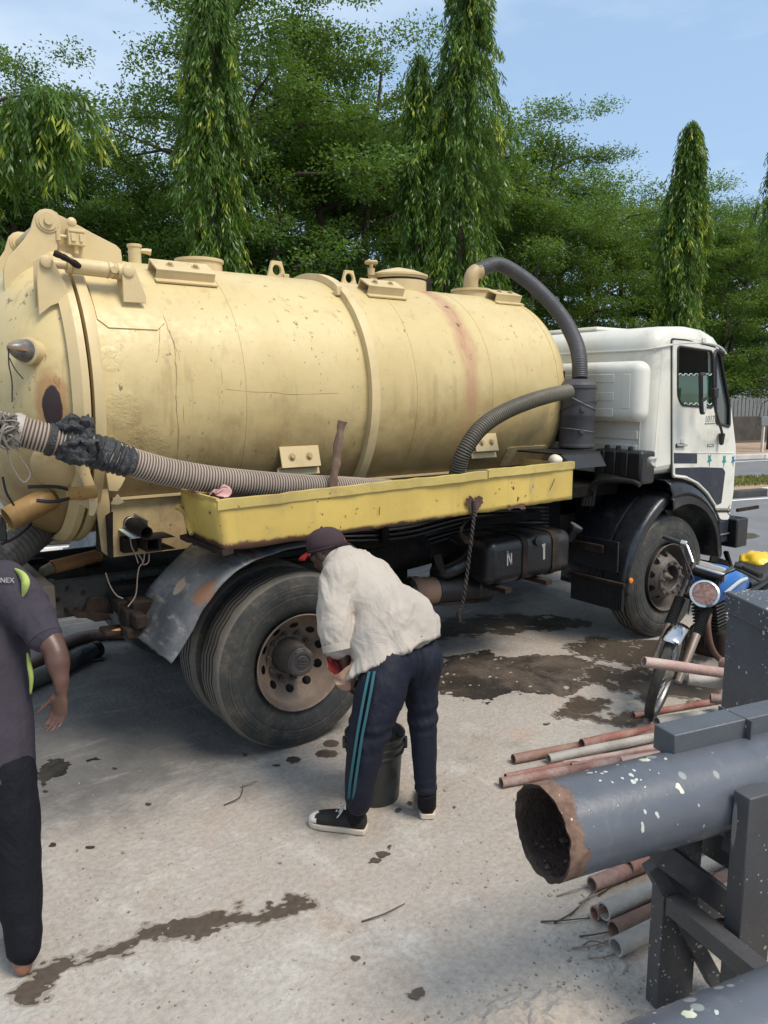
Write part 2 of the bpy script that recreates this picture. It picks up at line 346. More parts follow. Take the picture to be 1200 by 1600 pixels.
def ground_mat(name, wet=0., oil=0.):
    m = NM(name, .85); n1 = m.noise(.55, 6, .6); n2 = m.noise(3.6, 10, .74, sc=(1, .7, 1)); n3 = m.noise(38, 6, .7); n4 = m.noise(1.5, 10, .74, loc=(5, 8, 0), dist=.4)
    conc = m.mix(m.rng(n1, .3, .7), (.395, .35, .305), (.445, .415, .375))
    conc = m.mix(m.math('MULTIPLY', m.rng(n4, .50, .72), .75), conc, (.46, .345, .265))           # reddish laterite dust
    conc = m.mix(m.math('MULTIPLY', m.rng(n2, .49, .70), .75), conc, (.55, .53, .49))           # pale scoured cement
    conc = m.mix(m.math('MULTIPLY', m.rng(m.noise(2.1, 8, .7, loc=(2, 9, 0)), .52, .70), .60), conc, (.26, .24, .215))
    asp = m.mix(m.rng(n2, .3, .75), (.105, .104, .103), (.175, .168, .158))
    asp = m.mix(m.math('MULTIPLY', m.rng(m.noise(9, 5, .7, sc=(.4, 1.5, 1)), .60, .72), .35), asp, (.27, .26, .25))
    x, y, z = m.sep()
    # forecourt meets the road beside the truck; part of the dark is painted shadow
    d = m.math('ADD', m.math('SUBTRACT', y, m.math('ADD', 3.55, m.math('MULTIPLY', m.math('MAXIMUM', m.math('SUBTRACT', x, 1.9), 0.), .42))), m.math('MULTIPLY', m.math('SUBTRACT', n4, .5), 1.5))
    c = m.mix(m.rng(d, -.30, .40), conc, asp)
    pit = m.rng(m.vor(55), .0, .16); c = m.mix(m.math('MULTIPLY', m.math('SUBTRACT', 1., pit), m.rng(n1, .35, .6, .1, .5)), c, (.18, .16, .14))
    c = m.mix(m.rng(n3, .30, .66), m.mix(.34, c, (.12, .11, .10)), c)
    ck = m.vor(.9, 'DISTANCE_TO_EDGE', warp=.9); ckm = m.math('MULTIPLY', m.rng(ck, .006, .0015), m.rng(m.noise(.9, 3, loc=(4, 4, 0)), .60, .68)); c = m.mix(m.math('MULTIPLY', ckm, .35), c, (.14, .12, .10)); m.bump(m.math('SUBTRACT', 1., ckm), .3, .01)
    st = m.rng(m.noise(5, 8, .75, sc=(.35, 1.6, 1), loc=(3, 1, 0)), .52, .68); c = m.mix(m.math('MULTIPLY', st, .35), c, m.mix(.5, c, (.62, .60, .56)))
    if wet or oil:
        c = m.mix(1., c, ((.21, .18, .155) if wet > .6 else (.66, .63, .60)) if not oil else m.mix(m.rng(n4, .4, .6), (.10, .095, .09), (.34, .30, .27)), 'MULTIPLY')
        m.rough(m.rng(n3, .3, .7, .30, .55) if not oil else .5)
    m.col(c)
    if not wet: m.p.inputs['Specular IOR Level'].default_value = .25
    m.bump(m.math('ADD', n3, m.math('MULTIPLY', n2, 2.2)), .65 if not wet else .15, .014); m.bump(pit, .3, .004)
    return m.mat
M['ground'] = ground_mat('concrete_and_tarmac'); M['wet'] = ground_mat('wet_concrete', wet=1.); M['damp'] = ground_mat('damp_concrete', wet=.5); M['oil'] = ground_mat('oil_soaked_ground', oil=1.)
# ================================================================== SETTING
# road frame: e runs along the road, q points across it (away from the camera)
EX = Vector((.972, -.235, 0)).normalized(); EN = Vector((-EX.y, EX.x, 0))
def RD(a, n, z=0.0): return EX*a+EN*n+Vector((0, 0, z))
def onroad(px, n):                       # road coordinate a where the sight line of column px meets line n
    d = ray(px, 615); d = Vector((d.x, d.y, 0)); t = n/d.dot(EN); return (d*t).dot(EX)
def sheet(name, pts, mat, z, **t):
    return MB().add([(p[0], p[1], z) for p in pts], [tuple(range(len(pts)))]).build(name, mat, smooth=0, kind='structure', **t)
gm = MB(); N = 48
for i in range(N+1):
    for j in range(N+1): gm.v.append((-6+i*.42, -3+j*.42, 0))
gv = []
from mathutils import noise as mn
for (x, y, z) in gm.v: gv.append((x, y, 0.0))
gm.v = gv
for i in range(N):
    for j in range(N): gm.f.append((i*(N+1)+j, (i+1)*(N+1)+j, (i+1)*(N+1)+j+1, i*(N+1)+j+1)); gm.m.append(0)
x1, y1 = -6+N*.42, -3+N*.42; b = len(gm.v)
gm.v += [(-900, -900, 0), (900, -900, 0), (900, 900, 0), (-900, 900, 0)]
c0, c1, c2, c3 = 0, N*(N+1), N*(N+1)+N, N
for f in [(b, b+1, c1, c0), (b+1, b+2, c2, c1), (b+2, b+3, c3, c2), (b+3, b, c0, c3)]: gm.f.append(f); gm.m.append(0)
gm.build('ground', M['ground'], smooth=0, kind='structure')
M['tarmac'] = paint('grey_tarmac', (.16, .165, .175), .10, (.24, .235, .225), .5, None, 0, .8, bump=.4, scale=.5)
M['kerb_white'] = paint('limewashed_kerb', (.66, .64, .58), .08, (.28, .24, .19), .5, (.3, .26, .22), .6, .8, bump=.3)
M['kerb_black'] = paint('black_painted_kerb', (.045, .045, .045), .2, (.16, .14, .12), .5, None, 0, .8, bump=.3)
M['laterite'] = paint('dusty_laterite_verge', (.34, .24, .17), .15, (.42, .36, .29), .6, None, 0, .95, bump=.6, scale=.8)
M['pave'] = paint('dusty_paving', (.50, .48, .44), .1, (.34, .30, .25), .5, None, 0, .9, bump=.3)
M['line'] = paint('white_road_paint', (.7, .7, .68), .08, (.3, .3, .3), .5, None, 0, .7)
M['verge_soil'] = paint('dark_brown_soil', (.075, .055, .035), .2, (.13, .10, .06), .5, None, 0, .95, bump=.5)  # plain dark brown soil colour
A0, A1 = -22, 62
NK, NF = 11.0, 17.3                      # near kerb of the median, far kerb of the road
def strip(name, n0, n1, z, mat, a0=A0, a1=A1): return sheet(name, [RD(a0, n0), RD(a1, n0), RD(a1, n1), RD(a0, n1)], mat, z)
strip('road', 6.2, NK, .004, M['tarmac'], 5.2, A1); strip('road', NK+2.1, NF, .004, M['tarmac'])
blot_road = None
strip('median', NK+.18, NK+1.9, .125, M['laterite'])
strip('pavement', NF+.2, NF+4.5, .13, M['laterite'])
strip('road_line', NK-.28, NK-.16, .008, M['line'])
strip('road_line', NF-.45, NF-.33, .008, M['line'])
# kerbs of single blocks, black and white by turns
def kerb(name, n0, n1, mats, a0, a1, step, label):
    t = thing(name, label, 'kerb', RD(a0, n0)); k = 0; a = a0; protos = {}
    while a < a1:
        m = mats[k % len(mats)]
        key = m.name
        if key not in protos:
            mb = MB(); P = [RD(0.01, 0), RD(step-.01, 0), RD(step-.01, n1-n0), RD(.01, n1-n0)]
            vs = [p+Vector((0, 0, z)) for z in (0, .15) for p in P]; mb.add(vs, [(3, 2, 1, 0), (4, 5, 6, 7), (0, 1, 5, 4), (1, 2, 6, 5), (2, 3, 7, 6), (3, 0, 4, 7)])
            o = mb.build('kerb_block', m, None, smooth=0, bevel=.015); protos[key] = o
        else: o = protos[key].copy(); COL.objects.link(o)
        o.parent = t; o.location = RD(a-a0, 0, random.uniform(-.008, .008)); k += 1; a += step
    return t
kerb('kerb', NK, NK+.18, [M['kerb_white'], M['kerb_black']], -9.4, 40, 1.0, 'black and white painted kerb on the near edge of the grassy median')
kerb('kerb', NF, NF+.2, [M['kerb_white'], M['pave']], -14, 45, 1.4, 'pale worn kerb along the far side of the road below the fence')
# white dusty slabs seen below the tank
strip('paved_apron', NK-2.2, NK-.3, .010, M['pave'], -9, -.2)

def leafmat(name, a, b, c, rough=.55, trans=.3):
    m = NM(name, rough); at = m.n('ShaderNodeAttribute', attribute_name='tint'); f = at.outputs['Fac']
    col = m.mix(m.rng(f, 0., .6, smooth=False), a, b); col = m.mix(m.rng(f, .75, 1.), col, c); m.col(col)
    m.p.inputs['Specular IOR Level'].default_value = .35
    t = m.n('ShaderNodeBsdfTranslucent'); m.put(t.inputs[0], m.mix(.5, col, (.30, .42, .03))); x = m.n('ShaderNodeMixShader'); x.inputs[0].default_value = trans
    m.l(m.p.outputs[0], x.inputs[1]); m.l(t.outputs[0], x.inputs[2]); m.l(x.outputs[0], m.out.inputs[0]); return m.mat
M['leaf_ashoka'] = leafmat('drooping_glossy_leaves', (.040, .095, .018), (.105, .200, .030), (.36, .42, .05), .34, .3)
M['leaf_broad'] = leafmat('small_dark_leaves', (.034, .088, .022), (.090, .185, .036), (.20, .29, .05), .5, .35)
M['leaf_lime'] = leafmat('mid_green_leaves', (.045, .105, .018), (.105, .200, .030), (.22, .30, .05), .5, .35)
M['hedge_leaf'] = leafmat('low_hedge_leaves', (.02, .06, .012), (.04, .11, .02), (.08, .18, .03), .6, .25)
M['grass'] = leafmat('dry_grass', (.10, .13, .03), (.17, .18, .05), (.30, .27, .10), .7, .2)
M['bark'] = paint('grey_brown_bark', (.085, .065, .048), .25, (.15, .13, .10), .5, None, 0, .9, bump=.8, scale=2, dist=.02)

def quads(name, P, T, N_, ln, wd, tint, mat, parent=None, off=None, bend=.0, **tags):
    """many small leaves: P base, T direction, N_ face normal, ln length, wd width (arrays)"""
    P = np.asarray(P, float); T = T/np.linalg.norm(T, axis=1, keepdims=True); B = np.cross(N_, T); B /= np.linalg.norm(B, axis=1, keepdims=True)+1e-9
    ln = np.asarray(ln)[:, None]; wd = np.asarray(wd)[:, None]; n = len(P)
    mid = P+T*ln*.5
    if bend: mid = mid+np.cross(T, B)*ln*bend
    V_ = np.stack([P, mid-B*wd*.5, P+T*ln, mid+B*wd*.5], 1).reshape(-1, 3)
    o0 = np.array(wpos(parent)) if parent is not None else (np.array(off) if off is not None else np.zeros(3))
    V_ = V_-o0
    me = bpy.data.meshes.new(name); me.vertices.add(4*n); me.vertices.foreach_set('co', V_.astype(np.float32).ravel())
    me.loops.add(4*n); me.loops.foreach_set('vertex_index', np.arange(4*n, dtype=np.int32)); me.polygons.add(n)
    me.polygons.foreach_set('loop_start', np.arange(0, 4*n, 4, dtype=np.int32)); me.polygons.foreach_set('loop_total', np.full(n, 4, np.int32))
    a = me.attributes.new('tint', 'FLOAT', 'POINT'); a.data.foreach_set('value', np.repeat(np.clip(tint, 0, 1), 4).astype(np.float32))
    me.materials.append(mat); me.update(calc_edges=True); me.validate()
    o = bpy.data.objects.new(name, me); COL.objects.link(o)
    if parent is not None: o.parent = parent
    elif off is not None: o.location = tuple(o0)
    for k, v in tags.items(): o[k] = v
    return o

# ---- grass tufts on the median and along the far verge
def grass(n0, n1, a0, a1, n, z, h):
    a = rng.uniform(a0, a1, n); q = rng.uniform(n0, n1, n)
    P = np.array(EX)[None]*a[:, None]+np.array(EN)[None]*q[:, None]; P[:, 2] = z
    T = rng.normal(0, .35, (n, 3)); T[:, 2] = 1; Nn = rng.normal(0, 1, (n, 3)); Nn[:, 2] *= .2
    return quads('grass', P, T, Nn, rng.uniform(.4, 1, n)*h, rng.uniform(.008, .02, n)*2, rng.random(n), M['grass'], kind='stuff')
grass(NK+.6, NK+1.9, -6, 26, 26000, .12, .09)

# ---- weeping ashoka trees: tall narrow cones of long hanging leaves
def ashoka(base, H, w, nspr, label, seed, lean=(0, 0), cut=0., fork=None):
    r = np.random.default_rng(seed)
    t = thing('ashoka_tree', label, 'tree', base, 'weeping ashoka trees in a row along the road')
    B = Vector(base); Ln = Vector((lean[0], lean[1], 0))
    def axis(s): return B+Ln*s+Vector((0, 0, H*s))
    tr = MB(); tr.tube([axis(k/8) for k in range(8)]+[axis(.985)], [.13*(1-.9*k/8) for k in range(9)], 10)
    limbs = []
    for i in range(60):
        s = .10+.86*i/60+r.uniform(-.01, .01); u = r.uniform(0, 2*pi); l = w*(1.05-s)*r.uniform(.5, .95)
        p = axis(s); d = Vector((cos(u), sin(u), 0)); q = p+d*l*.6+V(0, 0, -l*.25); e = p+d*l+V(0, 0, -l*1.3-.2)
        tr.tube([p, q, e], [.022, .014, .005], 5, cap=False)
    if fork:
        f0 = axis(fork[0]); f1 = f0+Vector(fork[1]); tr.tube([f0, (f0+f1)/2+V(0, 0, .12), f1.lerp(f0, .08)], [.035, .025, .010], 6)
    tr.build('trunk', M['bark'], t)
    P = []; T = []; ti = []; ln = []
    nb = int(nspr/17); per = 15
    for i in range(nb):                      # hanging boughs: each a curtain of drooping sprays with its own tone
        s = cut+(1-cut)*((i+r.random())/nb)**.9
        prof = (1-s)**.55*(1+.20*sin(s*17+seed)+.12*sin(s*41))+.05
        u = i*2.399+r.normal(0, .35); side = 1+.22*sin(u*2+s*9+seed)
        out = w*prof*side*r.uniform(.62, 1.08); p0 = axis(min(1, s+.02)); dr = Vector((cos(u), sin(u), 0)); tan_ = Vector((-sin(u), cos(u), 0))
        drop = r.uniform(.7, 1.5)*(.45+.75*(1-s)); base_t = min(.85, max(.02, .38+r.normal(0, .22))); young = r.random() < .42
        if fork and i % 4 == 0:
            kk = r.uniform(0, 1)**.6; p0 = f0.lerp(f1, kk)+Vector((r.normal(0, .15), r.normal(0, .15), 0)); out = .25; drop = r.uniform(.5, 1.4)
        for j in range(per):
            q = (j+r.random())/per; fan = .10+.22*q
            p = p0+dr*out*(1-(1-q)**2.2)*1.0+tan_*r.normal(0, fan*.45)+dr*r.normal(0, .06)+Vector((0, 0, .10-drop*q*q-.08*q))
            L0 = r.uniform(.22, .46); m = int(r.integers(9, 14)); dd = dr*r.uniform(.02, .20); tb_ = base_t*.85+r.normal(0, .06)+.10*q
            for k in range(m):
                q2 = k/m; o = p+dd*q2+Vector((0, 0, -L0*q2))+Vector(r.normal(0, .02, 3))
                a = r.uniform(0, 2*pi); sp = r.uniform(.30, .85)*(1-.35*q2)
                P.append(o); T.append((cos(a)*sp+dr.x*.25, sin(a)*sp+dr.y*.25, -1)); ln.append(r.uniform(.13, .235)); ti.append(tb_+r.normal(0, .08)+(.46 if young and q > .55 and k > m*.4 else 0))
    n = len(P); T = np.array(T); N_ = r.normal(0, 1, (n, 3))
    quads('crown', np.array([tuple(p) for p in P]), T, N_, np.array(ln), np.array(ln)*.19, np.array(ti), M['leaf_ashoka'], t, bend=.06)
    return t
def ash_at(px, top_px, n, w, nspr, label, seed, toppx_x=None, cut=0., fork=None):
    a = onroad(px, n); b = RD(a, n, .12); dep = (b-CAM).dot(Fh)
    H = HC + (615-top_px)/F_PX*dep*1.03 - .12
    ln = Rv*(((toppx_x or px)-px)/F_PX*dep)
    return ashoka(b, H, w, nspr, label, seed, (ln.x, ln.y), cut, fork)
ash_at(332, -190, NF+1.0, .86, 3700, 'tall weeping ashoka tree rising behind the middle of the tank with unbroken top', 11, 358, .12)
ash_at(706, -170, NF+1.0, 1.25, 4600, 'broadest weeping ashoka tree behind the manhole with bare brown twigs showing', 5, 728, .12)
ash_at(648, 150, NF+1.35, .72, 1900, 'shorter weeping ashoka with a curved bare limb beside the broadest ashoka', 8, 652, .12)
ash_at(1046, 238, NF+1.4, 1.0, 3400, 'solitary pointed weeping ashoka tree standing behind the white cab roof', 21, 1058, .10)
ash_at(1210, 30, NF+1.6, 1.15, 2600, 'weeping ashoka cut by the right edge of the photo', 31, 1218, .46)
# leaning crown at the left edge of the picture
ash_at(-40, 105, NF-2.6, .66, 2100, 'weeping ashoka with a drooping branch tip at the left edge of the photo', 44, -26, .42, (.82, (1.35, -.95, .35)))

# ---- broad trees behind: tiers of small leaves on spreading limbs
def broad_mesh(seed, H, W_, nclump, per):
    r = np.random.default_rng(seed); tr = MB(); C_ = []
    nst = 3
    stems = []
    for k in range(nst):
        u = 2*pi*k/nst+r.uniform(-.5, .5); top = Vector((cos(u)*W_*.28, sin(u)*W_*.28, H*r.uniform(.72, .84)))
        pts = catmull([(0, 0, -.2), (cos(u)*.3, sin(u)*.3, H*.2), (top.x*.6, top.y*.6, H*.5), top], 4); stems.append(pts)
        tr.tube(pts, [.24*(1-.85*i/(len(pts)-1)) for i in range(len(pts))], 8)
    for i in range(54):
        st = stems[i % nst]; s = r.uniform(.25, 1); p = st[int(s*(len(st)-1))]; u = r.uniform(0, 2*pi); zr = p.z/H
        l = W_*(1.12-.75*abs(zr-.42)-.35*zr)*r.uniform(.5, 1)
        e = p+Vector((cos(u)*l, sin(u)*l, l*r.uniform(.05, .38))); m_ = p.lerp(e, .5)+V(0, 0, .12*l)
        tr.tube([p, m_, e], [.07, .045, .012], 6, cap=False)
        for q in (.45, .7, .88, 1.0):
            c = p.lerp(e, q)+Vector((r.normal(0, .25), r.normal(0, .25), .1))
            C_.append((c, r.uniform(.55, 1.15)*(1.2-.4*q)))
            for k in range(2):
                c2 = c+Vector((r.normal(0, .75), r.normal(0, .75), r.normal(0, .28))); C_.append((c2, r.uniform(.35, .8)))
    for st in stems:
        for q in range(26): C_.append((st[-1]+Vector((r.normal(0, W_*.20), r.normal(0, W_*.20), r.uniform(-1.6, 1.2))), r.uniform(.45, .95)))
    r.shuffle(C_)
    C_ = C_[:nclump]; P = []; T = []; N_ = []; ti = []
    for c, s in C_:
        n = int(per*s*s*2.5)+45; c = np.array(c); base = np.clip(r.normal(.42, .16), .05, .9)
        d = r.normal(0, 1, (n, 3)); d /= np.linalg.norm(d, axis=1, keepdims=True); rad = r.uniform(.15, 1, n)**.6*s
        # ragged outline: directional lobes
        ph = r.uniform(0, 6.28, 3); lob = 1+.35*np.sin(3*np.arctan2(d[:, 1], d[:, 0])+ph[0])+.25*np.sin(5*np.arctan2(d[:, 1], d[:, 0])+ph[1])
        p = c+d*rad[:, None]*np.array([1, 1, .42])*lob[:, None]
        P.append(p); t = d*np.array([1, 1, .3])+r.normal(0, .5, (n, 3)); T.append(t)
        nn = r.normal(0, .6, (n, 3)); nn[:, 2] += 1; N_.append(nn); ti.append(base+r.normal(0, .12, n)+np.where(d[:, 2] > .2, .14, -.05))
    P = np.concatenate(P); T = np.concatenate(T); N_ = np.concatenate(N_); ti = np.concatenate(ti); n = len(P)
    return tr, P, T, N_, ti
PROTO = []
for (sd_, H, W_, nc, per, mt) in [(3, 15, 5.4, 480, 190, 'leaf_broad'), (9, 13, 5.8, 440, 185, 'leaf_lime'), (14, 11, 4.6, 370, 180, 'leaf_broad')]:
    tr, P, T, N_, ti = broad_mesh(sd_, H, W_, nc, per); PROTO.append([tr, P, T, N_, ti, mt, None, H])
def broad_tree(px, n, k, sc, rot, label, zs=1.0):
    tr, P, T, N_, ti, mt, ex, H = PROTO[k]; a = onroad(px, n)
    t = thing('shade_tree', label, 'tree', RD(a, n, .1), 'broad shade trees in rows beyond the road'); t.scale = (sc, sc, sc*zs); t.rotation_euler = (0, 0, rot)
    if ex is None:
        r = np.random.default_rng(k); m = len(P)
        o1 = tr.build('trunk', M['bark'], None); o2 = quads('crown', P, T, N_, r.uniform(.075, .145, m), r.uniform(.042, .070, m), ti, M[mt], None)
        PROTO[k][6] = (o1, o2)
    else:
        o1, o2 = ex[0].copy(), ex[1].copy(); COL.objects.link(o1); COL.objects.link(o2)
    o1.parent = t; o2.parent = t
    return t
BT = [(60, 23.5, 0, .80, .3, 'leafy shade tree at the far left beyond the drooping ashoka'),
      (-150, 25, 1, 1.0, 1.2, 'shade tree outside the left edge past the ashoka branch'),
      (215, 25.5, 1, .74, 2.2, 'shade tree left of the tallest ashoka with sky showing through it'),
      (405, 23, 0, 1.06, 4.0, 'tallest dark shade tree right of the tallest ashoka'),
      (545, 24.5, 0, 1.02, 5.3, 'dense dark shade tree above the left lifting lug'),
      (655, 27, 1, 1.08, .7, 'shade tree behind the forked ashoka pair'),
      (800, 24, 0, .88, 3.3, 'shade tree right of the broadest ashoka sloping down to the cab'),
      (905, 27, 1, .90, 1.9, 'mid green shade tree above the curved black hose'),
      (985, 30, 2, 1.12, 2.7, 'olive shade tree between the black hose and the solitary ashoka'),
      (1120, 27.5, 1, .90, 4.4, 'layered shade tree right of the solitary ashoka'),
      (1235, 30, 2, 1.15, 5.6, 'shade tree at the right edge above the fence'),
      (1075, 36, 0, .95, 1.1, 'distant shade tree behind the solitary ashoka'),
      (300, 33, 2, 1.15, .1, 'distant shade tree behind the left of the tank'),
      (480, 35, 1, 1.15, 3.9, 'distant shade tree low behind the tank middle'),
      (730, 35, 2, 1.4, 2.0, 'distant shade tree low behind the manhole')]
for i, b_ in enumerate(BT): broad_tree(*b_)
# low hedge and undergrowth filling the verge
def hedge(a0, a1, n0, z0, h, dep, cnt, label):
    t = thing('hedge', label, 'hedge', RD(a0, n0, .1)); r = np.random.default_rng(int(abs(a0)*7+cnt) % 991)
    nn = int((a1-a0)*1.5); cl = [(r.uniform(a0, a1), r.uniform(-dep, dep), r.uniform(.35, 1)*h) for _ in range(nn)]
    P = []; T = []; ti = []
    for (a, q, hh) in cl:
        m = cnt//nn; d = r.normal(0, 1, (m, 3)); d /= np.linalg.norm(d, axis=1, keepdims=True); c = np.array(RD(a, n0+q, z0+hh*.55)); b = r.uniform(.2, .7)
        P.append(c+d*np.array([.8, .8, hh*.6])*(r.random((m, 1))**.4)); T.append(d+r.normal(0, .5, (m, 3))+np.array([0, 0, .4])); ti.append(b+r.normal(0, .15, m))
    P = np.concatenate(P); T = np.concatenate(T); ti = np.concatenate(ti); m = len(P)
    quads('foliage', P, T, r.normal(0, 1, (m, 3)), r.uniform(.10, .2, m), r.uniform(.05, .09, m), ti, M['hedge_leaf'], t)
    for (a, q, hh) in cl: MB().tube([RD(a, n0+q, .0), RD(a, n0+q, z0+hh*.6)], [.03, .015], 5).build('stem', M['bark'], t)
hedge(-12, 9, 24.0, .1, 2.6, 1.4, 42000, 'dark undergrowth below the shade trees on the left')
hedge(9, 30, 28.5, .1, 3.4, 1.4, 36000, 'dark undergrowth below the shade trees on the right')
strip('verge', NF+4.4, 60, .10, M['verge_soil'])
# pale fence on a dark wall at the right
M['fence_pale'] = paint('grey_fence_paint', (.17, .18, .18), .1, (.12, .12, .11), .5, None, 0, .7)
M['wall_dark'] = paint('stained_low_wall', (.07, .06, .05), .25, (.13, .10, .08), .5, None, 0, .9, bump=.5)
fa0, fa1, fn = 14.0, 34.0, 23.2
fw = thing('boundary_wall', 'dark low boundary wall with pale railings beyond the road at right', 'wall', RD(fa0, fn))
mb = MB()
P = [RD(fa0, fn), RD(fa1, fn), RD(fa1, fn+.2), RD(fa0, fn+.2)]
mb.prism([p for p in P], V(0, 0, 1.05)); mb.build('wall', M['wall_dark'], fw, smooth=0)
pk = None; a = fa0+.05
while a < fa1:
    if pk is None:
        mb = MB(); p = RD(fa0+.05, fn+.08); mb.prism([p+V(0, 0, 1.06), p+EX*.16+V(0, 0, 1.06), p+EX*.16+V(0, 0, 1.72), p+EX*.08+V(0, 0, 1.80), p+V(0, 0, 1.72)], EN*.03); pk = mb.build('railing_board', M['fence_pale'], fw, smooth=0); base_l = Vector((0, 0, 0))
    else:
        o = pk.copy(); COL.objects.link(o); o.parent = fw; o.location = EX*(a-fa0-.05)
    a += .205
mb = MB(); mb.beam(RD(fa0, fn+.13, 1.25), RD(fa1, fn+.13, 1.25), .04, .08); mb.beam(RD(fa0, fn+.13, 1.6), RD(fa1, fn+.13, 1.6), .04, .08); mb.build('rail', M['fence_pale'], fw, smooth=0)
# small sign post and kerb stone by the far kerb at right
b = RD(onroad(1197, NF+.9), NF+.9, .13)
sg = thing('roadside_post', 'short pale post with a small grey box beside the far kerb', 'post', b)
mb = MB(); mb.beam(b, b+V(0, 0, .85), .07, .07); mb.build('post', M['kerb_white'], sg, smooth=0)
mb = MB(); mb.obox(b+V(0, 0, .98), EX*.17, EN*.06, V(0, 0, .15)); mb.build('box', M['fence_pale'], sg, bevel=.02)

# ---- wet marks on the ground, traced where they lie
BZ = [.0008]
def blot(pts, z=None, mat=None, name='water_patch', jag=.018, label=None, cell=None, holes=0.):
    BZ[0] += .00022; z = BZ[0]
    P = [G(*p) for p in pts]; n = len(P); x0, x1 = min(p.x for p in P)-.08, max(p.x for p in P)+.08; y0, y1 = min(p.y for p in P)-.08, max(p.y for p in P)+.08
    c = cell or max(.004, min(.011, .35*sqrt((x1-x0)*(y1-y0))/70)); X = np.arange(x0, x1, c); Y = np.arange(y0, y1, c); gx, gy = np.meshgrid(X, Y, indexing='ij')
    # uneven edge: shift the sample points by layered noise
    def fld(f, o):
        rr = np.random.default_rng(int(f*10)+o+int(abs(pts[0][0])*7) % 977); g = np.zeros_like(gx)
        for k in range(7):
            a = rr.uniform(0, 6.28); kx, ky = f*rr.uniform(.6, 1.5)*cos(a), f*rr.uniform(.6, 1.5)*sin(a); g += np.sin(gx*kx+gy*ky+rr.uniform(0, 6.28))
        return g/7**.5
    dx = jag*(1.5*fld(18, 1)+.9*fld(55, 2)+.6*fld(150, 3)); dy = jag*(1.5*fld(18, 4)+.9*fld(55, 5)+.6*fld(150, 6)); px_, py_ = gx+dx+c/2, gy+dy+c/2
    ins = np.zeros(gx.shape, bool)
    for i in range(n):
        a, b = P[i], P[(i+1) % n]
        if a.y == b.y: continue
        cond = ((a.y > py_) != (b.y > py_)) & (px_ < (b.x-a.x)*(py_-a.y)/(b.y-a.y)+a.x); ins ^= cond
    if holes: ins &= (fld(30, 8)+.6*fld(90, 9)) < 2.2-holes
    idx = np.argwhere(ins[:-1, :-1])
    if not len(idx): return
    if mat is None and len(idx) > 400:       # damp margin round the wet mark
        dm = ins.copy(); rim = fld(40, 11)
        for k in range(4):
            g2 = dm.copy(); g2[1:, :] |= dm[:-1, :]; g2[:-1, :] |= dm[1:, :]; g2[:, 1:] |= dm[:, :-1]; g2[:, :-1] |= dm[:, 1:]; dm = dm | (g2 & (rim > -1.2+.55*k))
        ring = np.argwhere((dm & ~ins)[:-1, :-1]); mm = MB(); vs = []; fs = []
        for i, j in ring:
            b = len(vs); vs += [(float(X[i]), float(Y[j]), z-.0001), (float(X[i+1]), float(Y[j]), z-.0001), (float(X[i+1]), float(Y[j+1]), z-.0001), (float(X[i]), float(Y[j+1]), z-.0001)]; fs.append((b, b+1, b+2, b+3))
        if len(ring): mm.add(vs, fs).build('damp_margin', M['damp'], None, smooth=0, kind='structure')
    m = MB(); key = {}; vs = []; fs = []
    for i, j in idx:
        f = []
        for a, b in ((i, j), (i+1, j), (i+1, j+1), (i, j+1)):
            k = (int(a), int(b))
            if k not in key: key[k] = len(vs); vs.append((float(X[min(a, len(X)-1)]), float(Y[min(b, len(Y)-1)]), z))
            f.append(key[k])
        fs.append(tuple(f))
    m.add(vs, fs); o = m.build(name, mat or M['wet'], None, smooth=0, kind='structure'); return o
blot([(2, 1548), (30, 1530), (60, 1520), (85, 1495), (118, 1488), (118, 1500), (150, 1485), (180, 1480), (215, 1455), (240, 1448), (258, 1440), (290, 1436), (325, 1425), (365, 1420), (400, 1418), (440, 1402), (474, 1400), (470, 1420), (440, 1432), (395, 1440), (350, 1440), (318, 1465), (270, 1475), (220, 1480), (215, 1492), (160, 1500), (110, 1512), (75, 1535), (55, 1560), (20, 1562)])
blot([(640, 985), (700, 968), (800, 960), (900, 965), (940, 975), (880, 985), (790, 990), (700, 996), (650, 1000)], mat=M['oil'], jag=.03, holes=.9)
blot([(60, 1210), (80, 1185), (98, 1182), (108, 1192), (95, 1212), (72, 1226), (62, 1220)], mat=M['oil'], jag=.012)
blot([(132, 1188), (150, 1183), (155, 1187), (134, 1192)], mat=M['oil'], jag=.006)
for (x, y, a, b) in [(457, 1188, 12, 6), (510, 1178, 19, 6), (518, 1162, 13, 6), (433, 1196, 6, 2), (232, 1257, 5, 2), (84, 1320, 6, 3), (140, 1325, 8, 3), (384, 1180, 4, 2), (180, 1201, 4, 1.5), (70, 1237, 5, 2)]:
    blot([(x+a*cos(k*pi/4), y+b*sin(k*pi/4)) for k in range(8)], mat=M['oil'], jag=.003)
blot([(690, 1090), (685, 1050), (700, 1025), (760, 1020), (820, 1030), (870, 1022), (925, 1035), (980, 1050), (1000, 1075), (960, 1072), (915, 1070), (885, 1092), (850, 1085), (840, 1080), (800, 1082), (760, 1095), (715, 1095)], mat=M['oil'], jag=.022, holes=.6)
blot([(930, 1045), (975, 1050), (1015, 1040), (1040, 1060), (1120, 1070), (1132, 1100), (1080, 1095), (1040, 1085), (1010, 1100), (985, 1082), (945, 1075), (900, 1066)], jag=.024, holes=.8)
blot([(870, 1118), (885, 1100), (905, 1088), (945, 1092), (952, 1100), (930, 1106), (955, 1112), (915, 1117), (950, 1125), (1000, 1110), (1010, 1120), (975, 1133), (925, 1128), (885, 1122)], jag=.02)
blot([(880, 1010), (930, 998), (1000, 1000), (1060, 1005), (1100, 1030), (1040, 1042), (985, 1040), (930, 1030), (905, 1020)], jag=.024, holes=.7)
